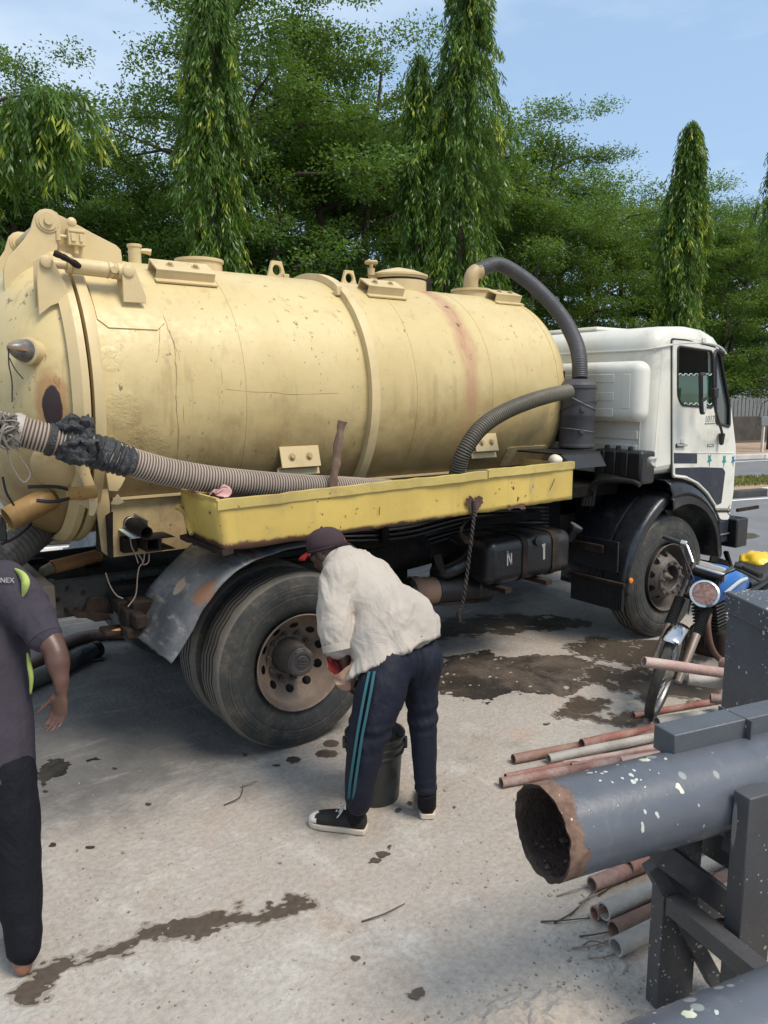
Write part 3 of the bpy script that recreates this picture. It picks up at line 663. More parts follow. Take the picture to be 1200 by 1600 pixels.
for (x, y, a, b) in [(598, 1335, 12, 4), (588, 1345, 9, 3), (612, 1326, 6, 2.5), (640, 1255, 5, 3), (630, 1268, 7, 3), (1165, 838, 22, 5), (855, 1132, 5, 2), (710, 1262, 3, 1.5), (722, 1275, 3, 1.2), (560, 1497, 8, 4), (650, 1560, 12, 8), (600, 1238, 4, 2), (655, 1115, 4, 2)]:
    blot([(x+a*cos(k*pi/4), y+b*sin(k*pi/4)) for k in range(8)], mat=M['wet'], jag=.008)
# low cement crust lumps on the forecourt
M['crust'] = paint('scoured_cement_crust', (.50, .48, .44), .12, (.34, .26, .20), .6, None, 0, .95, bump=.9, scale=3, dist=.02)
def crust(poly, h, label):
    P = [G(*p) for p in poly]; c = sum(P, Vector((0, 0, 0)))/len(P); mb = MB(); rings = 22; n = 110; vs = []
    C2 = catmull(P+[P[0]], 8)
    C2 = [C2[int(i*(len(C2)-1)/n)] for i in range(n)]
    for i in range(rings+1):
        t = i/rings
        for q in C2:
            p = c.lerp(q, 1-t); z = h*(1-(1-t)**2)*(.75+.9*mn.noise(p*7))+.020*mn.noise(p*26)*min(1, t*4)+.01*mn.noise(p*60)*min(1, t*4)
            vs.append((p.x+.02*mn.noise(p*15), p.y+.02*mn.noise(p*15+V(4, 0, 0)), max(z, -.01 if i == 0 else .002)))
    fs = [(i*n+j, i*n+(j+1) % n, (i+1)*n+(j+1) % n, (i+1)*n+j) for i in range(rings) for j in range(n)]
    mb.add(vs, fs); o = mb.build('cement_crust', M['ground'], smooth=60); o['label'] = label; o['category'] = 'cement'; return o
crust([(700, 1600), (760, 1565), (850, 1545), (930, 1555), (945, 1580), (910, 1620), (800, 1640), (700, 1640)], .035, 'rough broken crust of cement at the bottom edge of the forecourt')
crust([(940, 1512), (955, 1502), (975, 1505), (983, 1515), (970, 1523), (948, 1522)], .03, 'small smooth cement lump below the grey pipe ends')
# ================================================================== TANKER TRUCK
TRK = thing('tanker_truck', 'old cream vacuum tanker truck with white cab and yellow side tray', 'truck', (2.04, 4.85, 0))
cream, creamp, creamd = M['cream'], M['cream_part'], M['cream_dirty']
def tb(mb, name, mat, bevel=0, parent=None, smooth=40, **k): return mb.build(name, mat, parent or TRK, smooth=smooth, bevel=bevel, **k)
TO = V(0, TY, TZ); XA = V(1, 0, 0)
def topx(px, py=430): return AY(px, py, TY).x
# --- tank shell with domed front
prof = [(1.10, TR-.02), (1.10, TR)]+[(1.1+i*.25, TR) for i in range(1, 14)]+[(4.56, TR)]
prof += [(4.56+.33*sin(t), TR*cos(t)**.75) for t in [k*pi/2/12 for k in range(1, 12)]]+[(4.89, .02)]
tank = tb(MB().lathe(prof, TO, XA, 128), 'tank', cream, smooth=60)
# rear door dome, rim and flanges
prof = [(DX0+.03, DR+.0), (DX0, DR)]+[(DX0-DD*sin(t), DR*cos(t)) for t in [k*pi/2/16 for k in range(1, 16)]]+[(DX0-DD, .01)]
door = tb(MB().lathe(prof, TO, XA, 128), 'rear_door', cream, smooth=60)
tb(MB().lathe([(1.00, .80), (.985, .822), (1.03, .853), (1.065, .853), (1.065, .80)], TO, XA, 128), 'door_rim', creamp, parent=door, smooth=30)
tb(MB().lathe([(1.085, .80), (1.085, .853), (1.13, .853), (1.14, .848), (1.15, .808)], TO, XA, 128), 'tank_flange', creamp, smooth=30)
def ring(x0, x1, r, name, mat): tb(MB().lathe([(x0, TR-.003), (x0+.004, r), (x1-.004, r), (x1, TR-.003)], TO, XA, 128), name, mat, smooth=30)
XB = 2.83
tb(MB().lathe([(XB-.05, TR), (XB-.05, .853), (XB+.012, .853), (XB+.014, TR)], TO, XA, 128), 'stiffening_ring', creamp, smooth=30)
tb(MB().lathe([(XB+.014, TR+.006), (XB+.15, TR+.006), (XB+.155, TR-.002)], TO, XA, 128), 'band_strap', cream, smooth=30)
for p in [(386, 620), (652, 600), (770, 600)]:
    x = CY(*p).x; ring(x-.006, x+.006, TR+.0028, 'weld_seam', cream)
ring(4.545, 4.565, TR+.004, 'weld_seam', cream)
# lengthwise scratch seam on the flank
def cyl_patch(x0, x1, f0, f1, r, th, n=14, round_=0.0):
    vs = []; fs = []; m = n+1
    for s_ in (0, th):
        for i in range(m):
            f = f0+(f1-f0)*i/n; e = 0
            if round_:
                q = min(i, n-i)/n*abs(f1-f0)*r
                e = max(0, round_-sqrt(max(0, round_**2-(round_-min(round_, q))**2)))
            for x in (x0+e, x1-e): vs.append((x, TY-(r+s_)*cos(f), TZ+(r+s_)*sin(f)))
    K = 2*m
    for i in range(n):
        fs += [(K+2*i, K+2*i+1, K+2*i+3, K+2*i+2), (2*i, 2*i+2, K+2*i+2, K+2*i), (2*i+1, K+2*i+1, K+2*i+3, 2*i+3)]
    fs += [(0, K, K+1, 1), (2*n, 2*n+1, K+2*n+1, K+2*n)]
    return vs, fs
def ang(p): return math.atan2(p.z-TZ, TY-p.y)
mb = MB(); mb.add(*cyl_patch(CY(147, 480).x, CY(250, 480).x, ang(CY(200, 514)), ang(CY(200, 425))+.25, TR-.001, .008, round_=.05)); tb(mb, 'doubler_plate', cream, smooth=30)
mb = MB(); mb.add(*cyl_patch(CY(788, 710).x, CY(848, 710).x, ang(CY(820, 724)), ang(CY(820, 697)), TR-.001, .010, round_=.02)); tb(mb, 'patch_plate', creamd, smooth=30)
# crack-like weld runs and drips
def run(pts, r, name='weld_run'):
    P = [CY(*p, TR+.0005) for p in pts]; P = catmull(P, 6)
    P = [p+Vector((random.uniform(-.004, .004), 0, 0)) for p in P]; tb(MB().tube(P, [r*random.uniform(.25, .85) for _ in P], 5), name, M['run'], smooth=60)
M['run'] = paint('brown_drip_line', (.40, .28, .13), .3, (.16, .09, .05), .6, None, 0, .6)
run([(236, 447), (250, 480), (262, 510), (272, 540), (275, 580), (276, 630), (280, 680), (277, 715)], .0045)
run([(232, 447), (246, 490), (250, 530), (245, 565)], .0028); run([(258, 480), (266, 520), (280, 560), (287, 640), (290, 700)], .0020)
run([(352, 608), (395, 612), (430, 613), (455, 616), (530, 614)], .0020)
run([(334, 520), (346, 580), (347, 630)], .0016)
# --- bolted channels on the tank
def channel(px, py, L_, w, h, name='mounting_bracket', tilt=0., mat=None, bolts=2):
    c = CY(px, py); n = Vector((0, c.y-TY, c.z-TZ)).normalized(); t = XA.cross(n).normalized()   # t points round the shell
    if t.z < 0: t = -t
    n2 = (n+t*tilt).normalized(); t2 = n2.cross(XA).normalized(); t2 = t2 if t2.dot(t) > 0 else -t2
    mb = MB(); th = .006
    mb.obox(c+n2*h, XA*L_/2, t2*w/2, n2*th)
    for s_ in (-1, 1): mb.obox(c+n2*(h/2-.012)+t2*s_*(w/2-.006), XA*L_/2, t2*.006, n2*(h/2+.006))
    mb.obox(c+n2*.004-t2*(w/2+.02), XA*(L_/2+.01), t2*.02, n2*.006)
    o = tb(mb, name, mat or creamp, bevel=.002)
    for k in range(bolts):
        mb = MB(); q = c+XA*(L_*(-.22+.44*k/(max(1, bolts-1))))+n2*(h+th)
        mb.lathe([(0, .024), (.004, .024), (.004, .014), (.016, .013), (.016, .001)], q, n2, 10)
        tb(mb, 'bolt', creamd, parent=o)
    return o
channel(283, 432, .35, .15, .055); channel(594, 457, .30, .14, .06); channel(785, 470, .27, .13, .06)
channel(463, 716, .27, .13, .05, tilt=.9); channel(752, 694, .22, .13, .05, tilt=.9)
# --- fittings along the crown
top = TZ+TR
def topat(px, dy=0): return V(topx(px), TY+dy, top)
c = topat(622); mh = tb(MB().lathe([(-.03, .215), (.085, .215), (.088, .228), (.102, .228), (.106, .215), (.135, .14), (.160, .03), (.163, .001)], c, V(0, 0, 1), 48), 'manhole', creamp, smooth=25)
tb(MB().lathe([(.055, .2155), (.062, .219), (.07, .2155)], c, V(0, 0, 1), 48), 'seal', M['black_rust'], parent=mh)
# hand wheel and clamp of the manhole
hc = c+V(-.27, -.03, .06); mb = MB(); mb.tube([hc+V(0, 0, -.08), hc+V(0, 0, .10)], .014, 8)
mb.lathe([(0, .045), (.012, .052), (.024, .045), (.012, .038)], hc+V(0, 0, .10), V(0, 0, 1), 20, close=True)
for k in range(3): mb.beam(hc+V(0, 0, .112), hc+V(.045*cos(k*2.1), .045*sin(k*2.1), .112), .01, .01)
mb.obox(hc+V(.01, 0, -.03), (.03, 0, 0), (0, .02, 0), (0, 0, .03)); mb.lathe([(0, .001), (0, .028), (.05, .028), (.05, .001)], hc+V(0, 0, .02), V(0, 0, 1), 10); tb(mb, 'hand_wheel', creamd, parent=mh)
hc = c+V(.235, -.05, .03); mb = MB(); mb.obox(hc, (.022, 0, 0), (0, .03, 0), (0, 0, .05)); mb.obox(hc+V(.0, 0, .06), (.025, 0, 0), (0, .03, 0), (0, 0, .012)); mb.tube([hc+V(0, 0, -.05), hc+V(0, 0, .10)], .010, 8)
tb(mb, 'clamp', M['black_rust'], parent=mh, bevel=.003)
def lug(px, dy, w, h):
    c = topat(px, dy)+V(0, 0, -.02); bm = bmesh.new(); out = [(-w/2, 0), (w/2, 0), (w*.24, h), (-w*.24, h)]
    vo = [bm.verts.new((x, 0, z)) for x, z in out]; vi = [bm.verts.new((.034*cos(2*pi*k/16), 0, h*.56+.036*sin(2*pi*k/16))) for k in range(16)]
    ed = [bm.edges.new((vo[i], vo[(i+1) % 4])) for i in range(4)]+[bm.edges.new((vi[i], vi[(i+1) % 16])) for i in range(16)]
    bmesh.ops.triangle_fill(bm, use_beauty=True, edges=ed)
    r = bmesh.ops.extrude_face_region(bm, geom=bm.faces[:]); bmesh.ops.translate(bm, verts=[v for v in r['geom'] if isinstance(v, bmesh.types.BMVert)], vec=(0, .022, 0))
    bmesh.ops.recalc_face_normals(bm, faces=bm.faces[:])
    me = bpy.data.meshes.new('lifting_lug'); bmesh.ops.translate(bm, verts=bm.verts[:], vec=c-wpos(TRK)); bm.to_mesh(me); bm.free(); me.materials.append(creamp)
    o = bpy.data.objects.new('lifting_lug', me); COL.objects.link(o); o.parent = TRK
lug(433, .0, .155, .135); lug(546, .0, .145, .125)
c = topat(312); tb(MB().lathe([(-.05, .145), (.045, .145), (.047, .155), (.065, .155), (.067, .145), (.072, .001)], c, V(0, 0, 1), 36), 'crown_neck', creamp, smooth=25)
c = topat(212); mb = MB().lathe([(-.05, .038), (.10, .038), (.102, .044), (.118, .044), (.118, .001)], c, V(0, 0, 1), 16); mb.tube([c+V(.03, 0, .085), c+V(.07, 0, .085), c+V(.10, -.01, .08)], [.012, .018, .02], 8); tb(mb, 'relief_valve', creamp)
c = topat(445, -.02); tb(MB().box(c.x-.02, c.x+.02, c.y-.01, c.y+.01, top-.01, top+.03), 'small_tab', creamp, bevel=.004)
mb = MB(); q = CY(532, 450, .853); mb.obox(q+V(-.02, 0, -.02), (.02, 0, 0), (0, .02, 0), (0, 0, .03)); tb(mb, 'small_tab', creamp, bevel=.004)
c = topat(736); fl = tb(MB().lathe([(-.04, .15), (.035, .15), (.037, .165), (.055, .165), (.06, .085), (.06, .001)], c, V(0, 0, 1), 32), 'outlet_flange', creamp, smooth=25)
c2 = topat(775, -.03); tb(MB().box(c2.x-.09, c2.x+.09, c2.y-.05, c2.y+.09, top-.03, top+.045), 'crown_box', creamp, bevel=.006)
tb(MB().tube(catmull([c+V(0, 0, .04), c+V(0, 0, .13), c+V(.03, 0, .19), c+V(.09, 0, .215)], 5), .062, 18), 'outlet_elbow', creamd, parent=fl, smooth=60)
# --- black breather hose to the canister
can_c = AY(900, 700, 3.98); cr = .137; can_h = AY(900, 592, 3.98).z-can_c.z
cx, cy, cz = can_c
def ribbed(P, r, pitch, amp, mats, n=16, name='hose', parent=None, steps=4):
    P = catmull(P, 10); L_ = [0]
    for i in range(1, len(P)): L_.append(L_[-1]+(P[i]-P[i-1]).length)
    m = int(L_[-1]/pitch)*steps; Q = []; R = []; k = 0
    for i in range(m+1):
        d = L_[-1]*i/m
        while k < len(L_)-2 and L_[k+1] < d: k += 1
        Q.append(P[k].lerp(P[k+1], (d-L_[k])/(L_[k+1]-L_[k]+1e-9))); R.append(r+amp*(.5-.5*cos(2*pi*i/steps)))
    mb = MB(); mb.tube(Q, R, n)
    if len(mats) > 1: mb.m = [0 if (i//n) % steps in (1, 2) and i < m*n else 1 for i in range(len(mb.f))]
    return mb.build(name, mats, parent if parent is not None else TRK, smooth=80)
M['hose_black'] = paint('dull_black_hose', (.045, .045, .05), .2, (.13, .11, .09), .6, None, 0, .55, bump=.3)
M['hose_dark_rib'] = paint('olive_grey_hose_rib', (.115, .105, .075), .2, (.22, .18, .11), .6, None, 0, .5, bump=.3)
M['hose_groove'] = flat('dark_hose_groove', (.045, .038, .03), .7)
M['hose_ivory'] = paint('ivory_hose_rib', (.43, .37, .31), .12, (.22, .17, .13), .5, None, 0, .5, bump=.2)
M['hose_ivory_groove'] = paint('brown_hose_groove', (.135, .09, .07), .2, (.08, .06, .05), .5, None, 0, .7)
M['tape'] = paint('wrapped_black_plastic', (.035, .038, .042), .25, (.13, .13, .13), .5, None, 0, .38, bump=.9, scale=1.5, dist=.02)
P = [c+V(.05, 0, .208)]+[AY(x, y, Y) for x, y, Y in [(778, 413, 4.84), (812, 430, 4.72), (846, 458, 4.55), (878, 495, 4.35), (898, 532, 4.15), (905, 560, 4.02), (906, 592, 3.98)]]
ribbed(P, .057, .016, .0035, [M['hose_black']], name='breather_hose')
can = tb(MB().lathe([(0, .001), (0, cr-.015), (.012, cr), (.03, cr), (.034, cr-.006), (can_h*.45, cr-.006), (can_h*.46, cr-.002), (can_h*.50, cr-.002), (can_h-.075, cr-.004), (can_h-.07, cr+.003), (can_h-.045, cr+.002), (can_h-.01, cr-.03), (can_h, cr-.06), (can_h, .001)], can_c, V(0, 0, 1), 40), 'filter_canister', M['can'] if 'can' in M else M['hose_black'])
def loopwire(z0, z1, r, ph, mat, nm='tie_wire', parent=None, cc=None):
    cc = cc or can_c; P = [cc+V((cr+.003)*cos(u), (cr+.003)*sin(u), z0+(z1-z0)*(.5-.5*cos(u+ph))) for u in [k*2*pi/40 for k in range(41)]]
    tb(MB().tube(P, r, 5, cap=False), nm, mat, parent=parent)
wire_m = flat('thin_steel_wire', (.35, .35, .34), .35, .8)
loopwire(can_h*.56, can_h*.84, .0022, .9, wire_m, parent=can); loopwire(can_h*.57, can_h*.82, .002, .9, wire_m, parent=can); loopwire(can_h*.22, can_h*.30, .0022, .2, wire_m, parent=can); loopwire(can_h*.46, can_h*.68, .002, -1.5, M['rubber_trim'], parent=can)
mb = MB()
for h_ in (.25, .56): mb.lathe([(0, .022), (.012, .018), (.014, .001)], can_c+V(-cr*.55, -cr*.82, can_h*h_), V(-.55, -.82, 0), 12)
tb(mb, 'boss', M['hose_black'], parent=can)
q = AY(878, 590, 4.1); tb(MB().beam(q+V(0, 0, .05), AY(872, 690, 4.1), .05, .012), 'mounting_strap', M['black_rust'])
ribbed([AY(x, y, Y) for x, y, Y in [(888, 612, 3.90), (862, 617, 3.84), (825, 628, 3.80), (785, 645, 3.78), (752, 668, 3.78), (728, 700, 3.80), (716, 730, 3.84), (712, 760, 3.88)]], .050, .0165, .0065, [M['hose_dark_rib'], M['hose_groove']], name='corrugated_hose', steps=4)
# shelf under the canister
z_ = can_c.z-.005; SXM = AY(938, 702, 3.70).x
mb = MB(); mb.prism([V(4.22, 3.70, z_), V(SXM, 3.70, z_), V(SXM, 4.7, z_), V(4.22, 4.7, z_)], V(0, 0, -.012)); mb.prism([V(4.22, 3.70, z_-.012), V(SXM, 3.70, z_-.012), V(SXM-.05, 3.60, z_-.10), V(4.26, 3.60, z_-.10)], V(0, .01, .002)); tb(mb, 'equipment_shelf', M['black'], smooth=20)
# --- rear hinge plates
def plate(pts, Y, th, name, mat, parent=None, bevel=.003, dy=0):
    P = [AY(x, y, Y)+V(0, dy, 0) for x, y in pts]; return tb(MB().prism(P, V(0, th, 0)), name, mat, parent=parent, bevel=bevel, smooth=30)
arm = [(52, 343), (55, 334), (62, 328), (70, 326), (80, 327), (89, 332), (95, 340), (97, 350), (95, 362), (90, 374), (90, 388), (86, 398), (74, 404), (58, 414), (47, 424), (38, 438), (31, 462), (26, 486), (21, 506), (13, 503), (10, 480), (6, 440), (6, 420), (12, 404), (24, 390), (38, 374), (48, 358)]
arm2 = [(88, 334), (98, 338), (145, 364), (182, 383), (189, 390), (191, 402), (191, 435), (150, 440), (100, 436), (84, 400), (90, 374)]
for Y in (4.50, 5.22):
    dx = 0 if Y < 4.6 else 0
    P0 = [AY(x, y, 4.50) for x, y in arm]; P1 = [AY(x, y, 4.53) for x, y in arm2]
    tb(MB().prism([V(p.x, Y, p.z) for p in P0], V(0, .028, 0)), 'hinge_arm', creamp, parent=None, bevel=.003)
    tb(MB().prism([V(p.x, Y+.034, p.z) for p in P1], V(0, .028, 0)), 'hinge_plate', creamp, bevel=.003)
    h = AY(74, 346, 4.50); h = V(h.x, Y, h.z)
    mb = MB(); mb.lathe([(0, .001), (0, .058), (.006, .058), (.008, .045), (.014, .045), (.014, .022), (.028, .020), (.028, .001)], h, V(0, -1, 0), 24); mb.tube([h+V(0, 0, 0), h+V(0, .08, 0)], .03, 12); tb(mb, 'hinge_pin', creamp)
hp = AY(74, 346, 4.5); tb(MB().tube([V(hp.x, 4.50, hp.z), V(hp.x, 5.24, hp.z)], .028, 14), 'hinge_shaft', creamp)
# small valve block on the plate
q = AY(116, 373, 4.53)
mb = MB(); mb.obox(q+V(0, -.03, 0), (.045, 0, 0), (0, .03, 0), (0, 0, .042)); mb.obox(q+V(0, -.062, .03), (.04, 0, 0), (0, .004, 0), (0, 0, .006)); mb.obox(q+V(-.02, -.064, -.005), (.012, 0, 0), (0, .005, 0), (0, 0, .02)); mb.obox(q+V(.02, -.064, -.005), (.008, 0, 0), (0, .005, 0), (0, 0, .02))
mb.tube([q+V(-.045, -.03, .0), q+V(-.10, -.03, -.0)], .010, 8); mb.tube([q+V(-.09, -.03, -.025), q+V(-.09, -.03, .03)], .014, 8); mb.tube([q+V(.0, -.03, -.04), q+V(0, -.03, -.085)], .012, 8)
mb.lathe([(0, .02), (.02, .026), (.03, .012), (.03, .001)], q+V(-.02, -.03, .075), V(0, -1, .1), 10); tb(mb, 'valve_block', creamp, bevel=.002)
# hydraulic ram between two ears
ya = CY(86, 480).y; ya = min(ya, 4.30)
for k, Y in enumerate((ya, ya+.075)):
    plate([(58, 404), (66, 399), (77, 400), (84, 408), (112, 464), (113, 472), (96, 472), (80, 478), (70, 486), (61, 493), (58, 440)], ya, .012, 'ram_ear', creamp, dy=Y-ya)
ba = [(191, 418), (196, 412), (206, 413), (212, 421), (228, 462), (228, 474), (193, 472)]
for k, Y in enumerate((ya-.01, ya+.08)): plate(ba, ya-.01, .012, 'ram_ear', creamp, dy=Y-ya+.01)
p = AY(73, 409, ya); q = AY(201, 424, ya); p.y = q.y = ya+.035; d = (q-p).normalized()
ram = tb(MB().tube([p+d*.10, q], .041, 20), 'hydraulic_ram', creamp, smooth=50)
tb(MB().tube([p, p+d*.12], .022, 14), 'piston_rod', creamp, parent=ram)
L_ = (q-p).length
for s_ in (.12, .30, .33, L_-.06): tb(MB().lathe([(0, .041), (.002, .0435), (.008, .0435), (.010, .041)], p+d*s_, d, 20), 'ram_collar', creamd, parent=ram)
mb = MB(); mb.lathe([(0, .018), (.02, .018), (.02, .001)], p+d*(L_-.08)+V(0, -.035, -.005), V(0, -1, .1), 12); tb(mb, 'oil_port', creamd, parent=ram)
for (x, y) in ((73, 409), (201, 424)):
    u = AY(x, y, ya-.012); tb(MB().lathe([(0, .001), (0, .030), (.014, .030), (.018, .024), (.018, .001)], V(u.x, ya-.004, u.z), V(0, -1, 0), 20), 'pivot_pin', creamp)
P = [AY(84, 395, ya-.05), AY(100, 402, ya-.06), AY(112, 409, ya-.05), AY(124, 416, ya-.02)]; tb(MB().tube(catmull(P, 4), [.015, .017, .016, .015, .017, .015, .014, .013, .015, .018, .018, .016, .014][:len(catmull(P, 4))], 8), 'ram_hose', M['black_rust'])
# --- lamp on the door
c = DOME(52, 551); n = Vector(((c.x-DX0)/DD**2, (c.y-TY)/DR**2, (c.z-TZ)/DR**2)).normalized(); ax = (n*.55+V(-.55, -.35, 0)).normalized()
lmp = tb(MB().lathe([(-.05, .062), (.03, .062), (.035, .070), (.050, .070), (.055, .06), (.055, .001)], c, ax, 26), 'rear_lamp', creamp)
tb(MB().lathe([(.055, .057), (.10, .048), (.15, .026), (.165, .008), (.166, .001)], c, ax, 26), 'lamp_lens', paint('smoky_dirty_lens', (.05, .045, .045), .3, (.45, .42, .38), .8, None, 0, .3), parent=lmp)
mb = MB(); mb.beam(c+ax*.168+V(0, 0, .0), c+ax*.06+V(.0, -.07, .0), .016, .012); mb.beam(c+ax*.168, c+ax*.06+V(0, .07, 0), .016, .012); tb(mb, 'lamp_guard', M['ochre'], parent=lmp)
w0 = c+ax*.165; tb(MB().tube(catmull([w0, w0+V(-.004, 0, -.08), w0+V(.004, 0, -.16), w0+V(-.002, 0, -.26)], 5), .0035, 5), 'loose_wire', M['rubber_trim'], parent=lmp)
tb(MB().tube(catmull([w0+V(0, 0, -.05), w0+V(.02, -.0, -.10), w0+V(.055, 0, -.15)], 4), .003, 5), 'loose_wire', M['rubber_trim'], parent=lmp)
# domed boss plate lower on the door
c = DOME(88, 730); n = Vector(((c.x-DX0)/DD**2, (c.y-TY)/DR**2, (c.z-TZ)/DR**2)).normalized(); tb(MB().lathe([(-.05, .13), (-.004, .13), (.004, .127), (.02, .10), (.028, .05), (.030, .001)], c, n, 36), 'door_boss', creamd)
# --- clamps, straps and outlets at the rear
tb(MB().beam(AD(6, 690, 4.36), AD(38, 785, 4.44), .035, .012, up=(1, 0, 0)).beam(AD(-6, 690, 4.42), AD(24, 785, 4.5), .05, .012, up=(0, 1, 0)), 'door_strut', creamp, bevel=.003)
yk = 4.06
plate([(108, 706), (133, 712), (140, 735), (153, 770), (153, 792), (147, 806), (140, 806), (139, 770)], yk, .02, 'door_clamp', creamp)
plate([(112, 712), (118, 712), (140, 768), (143, 772), (137, 772)], yk-.02, .02, 'clamp_web', creamp)
plate([(146, 778), (153, 778), (153, 804), (118, 784), (125, 781)], yk+.01, .015, 'clamp_gusset', creamd)
tb(MB().tube([AY(106, 772, yk-.02), AY(150, 768, yk-.02)], .033, 16), 'clamp_bar', M['ochre'])
tb(MB().tube(catmull([AY(43, 761, yk-.06), AY(70, 760, yk-.06), AY(92, 761, yk-.05), AY(108, 765, yk-.02)], 4), .009, 8), 'clamp_handle', M['black'])
tb(MB().tube(catmull([AY(57, 782, yk-.08), AY(80, 784, yk-.08), AY(100, 781, yk-.06), AY(112, 777, yk-.02)], 4), .009, 8), 'clamp_handle', M['black'])
tb(MB().beam(AD(52, 752, 4.2), AD(83, 803, 4.2), .008, .03, up=(1, 0, 0)), 'clamp_blade', M['black_rust'], bevel=.002)
dz_ = (DOME(62, 780)-CAM).dot(Fv); p = AD(80, 777, dz_-.02); q = AD(12, 812, dz_-.16); o = tb(MB().pipe(q, p, .066, .058, 28), 'outlet_pipe', M['ochre'])
tb(MB().lathe([(0, .001), (0, .05), (.05, .066), (.12, .068), (.16, .05)], p+(p-q).normalized()*.02, (p-q), 20), 'outlet_neck', creamd, parent=o)
for f_, g_, z0, z1 in [(DX0-.02, .25, 0, 0)]:
    pass
mb = MB(); P = [DOME(102+18*cos(t), 770+40*sin(t)) for t in [k*pi/8-.6 for k in range(9)]]
plate([(165, 729), (172, 728), (193, 735), (196, 748), (190, 760), (184, 768), (170, 767)], 4.04, .012, 'octagon_plate', creamp)
plate([(184, 772), (195, 785), (185, 789), (173, 788), (178, 780)], 4.04, .012, 'small_gusset', creamp)
tb(MB().prism([AY(*p, 4.20) for p in [(152, 730), (164, 730), (172, 788), (173, 872), (160, 862), (152, 800)]], V(.0, .02, 0)), 'tank_saddle_post', creamd, bevel=.003)
tb(MB().prism([AX(x, y, 1.16) for x, y in [(150, 815), (150, 860), (173, 872), (173, 800)]], V(.012, 0, 0)), 'saddle_rib', M['black_rust'])
# cradle side skirt below the tank with two ribs
xs0 = AY(174, 800, 4.27).x; mb = MB(); z0 = AY(200, 868, 4.27).z
for (a, b) in ((xs0, 2.0), (2.0, 2.95), (2.95, 3.9), (3.9, 4.6)): mb = MB().box(a+.001, b-.001, 4.27, 4.285, z0, 1.46); tb(mb, 'skirt_panel', M['skirt'] if 'skirt' in M else creamd)
for y in (742, 778): 
    zz = AY(200, y, 4.24).z; tb(MB().box(xs0-.0, 4.55, 4.225, 4.268, zz-.008, zz+.008), 'skirt_rib', creamp, bevel=.002)
tb(MB().box(xs0, 4.6, 4.27, 5.43, .92, .94), 'sub_frame', M['black_under'])
# stub tubes tied with wire
p = AD(176, 800, 4.46); q = AD(229, 833, 4.14); d = (q-p).normalized()
st = tb(MB().pipe(q, p, .036, .031, 20), 'stub_tube', M['steel_dark'] if 'steel_dark' in M else M['black_rust'])
mb = MB(); a_, b_ = frame(d); mb.obox(p.lerp(q, .62)-V(0, 0, .035)-a_*.02, d*.12, a_*.045, b_*.003); tb(mb, 'zinc_plate', M['zinc_pale'], parent=st)
mb = MB(); mb.obox(p.lerp(q, .6)+V(0, 0, .03)+a_*.03, d*.13, a_*.004, b_*.022); tb(mb, 'zinc_plate', M['steel'], parent=st)
tb(MB().lathe([(0, .037), (.002, .040), (.006, .040), (.008, .037)], p.lerp(q, .55), d, 16), 'tie_wire', wire_m, parent=st)
q2 = AY(240, 845, 4.20); mb = MB(); bw, bh = .030, .035
for s_ in (-1, 1): mb.box(q2.x-.20, q2.x+.0, q2.y+s_*bw-.003, q2.y+s_*bw+.003, q2.z-bh, q2.z+bh); mb.box(q2.x-.20, q2.x, q2.y-bw, q2.y+bw, q2.z+s_*bh-.003, q2.z+s_*bh+.003)
mb2 = MB()
for (a, b, c3, d3) in [(-bw, bw, bh-.004, bh), (-bw, bw, -bh, -bh+.004)]: mb2.box(q2.x-.08, q2.x+.08, q2.y-.12, q2.y+.1, q2.z+c3, q2.z+d3)
mb2.box(q2.x-.08, q2.x-.076, q2.y-.12, q2.y+.1, q2.z-bh+.004, q2.z+bh-.004); mb2.box(q2.x-.012, q2.x-.008+.012, q2.y-.12, q2.y+.1, q2.z-bh+.004, q2.z+bh-.004); tb(mb2, 'square_stub', M['black_rust'])
tb(MB().box(AY(188, 840, 4.24).x, AY(212, 840, 4.24).x, 4.20, 4.265, AY(200, 862, 4.24).z, AY(200, 838, 4.24).z), 'lamp_box', M['black_rust'], bevel=.008)
for i, pts in enumerate([[(203, 840), (206, 855), (211, 865), (216, 880)], [(216, 866), (222, 875), (224, 882), (232, 878), (233, 860)], [(226, 862), (224, 878), (218, 886), (215, 900), (212, 930), (200, 948)], [(165, 895), (172, 915), (182, 930), (192, 935)]]):
    tb(MB().tube(catmull([AY(x, y, 4.10) for x, y in pts], 5), .0035, 5), 'dangling_wire', paint('rusty_wire', (.20, .15, .12), .2) if i == 0 else bpy.data.materials['rusty_wire'])
# --- ladder frame, cross members and running gear
zt = AY(150, 903, 4.43).z; zb = AY(150, 957, 4.43).z; xr = AY(80, 930, 4.43).x
def rail_(Y, s_):
    mb = MB(); mb.box(xr, 6.3, Y-.004, Y+.004, zb, zt); mb.box(xr, 6.3, Y+.004*s_, Y+.075*s_, zt-.008, zt) if s_ > 0 else mb.box(xr, 6.3, Y-.075, Y-.004, zt-.008, zt)
    if s_ > 0: mb.box(xr, 6.3, Y+.004, Y+.075, zb, zb+.008)
    else: mb.box(xr, 6.3, Y-.075, Y-.004, zb, zb+.008)
    tb(mb, 'chassis_rail', M['rail'])
rail_(4.43, 1); rail_(5.27, -1)
mb = MB()
for (x, y, r) in [(90, 936, .012), (103, 952, .014), (118, 952, .014), (132, 950, .014), (105, 918, .01), (130, 925, .014), (165, 930, .012), (190, 905, .012), (212, 905, .012)]:
    c = AY(x, y, 4.43); mb.lathe([(0, r), (.012, r*.9), (.012, .001)], V(c.x, 4.426, c.z), V(0, -1, 0), 6)
tb(mb, 'rail_bolts', M['black_rust'], kind='stuff')
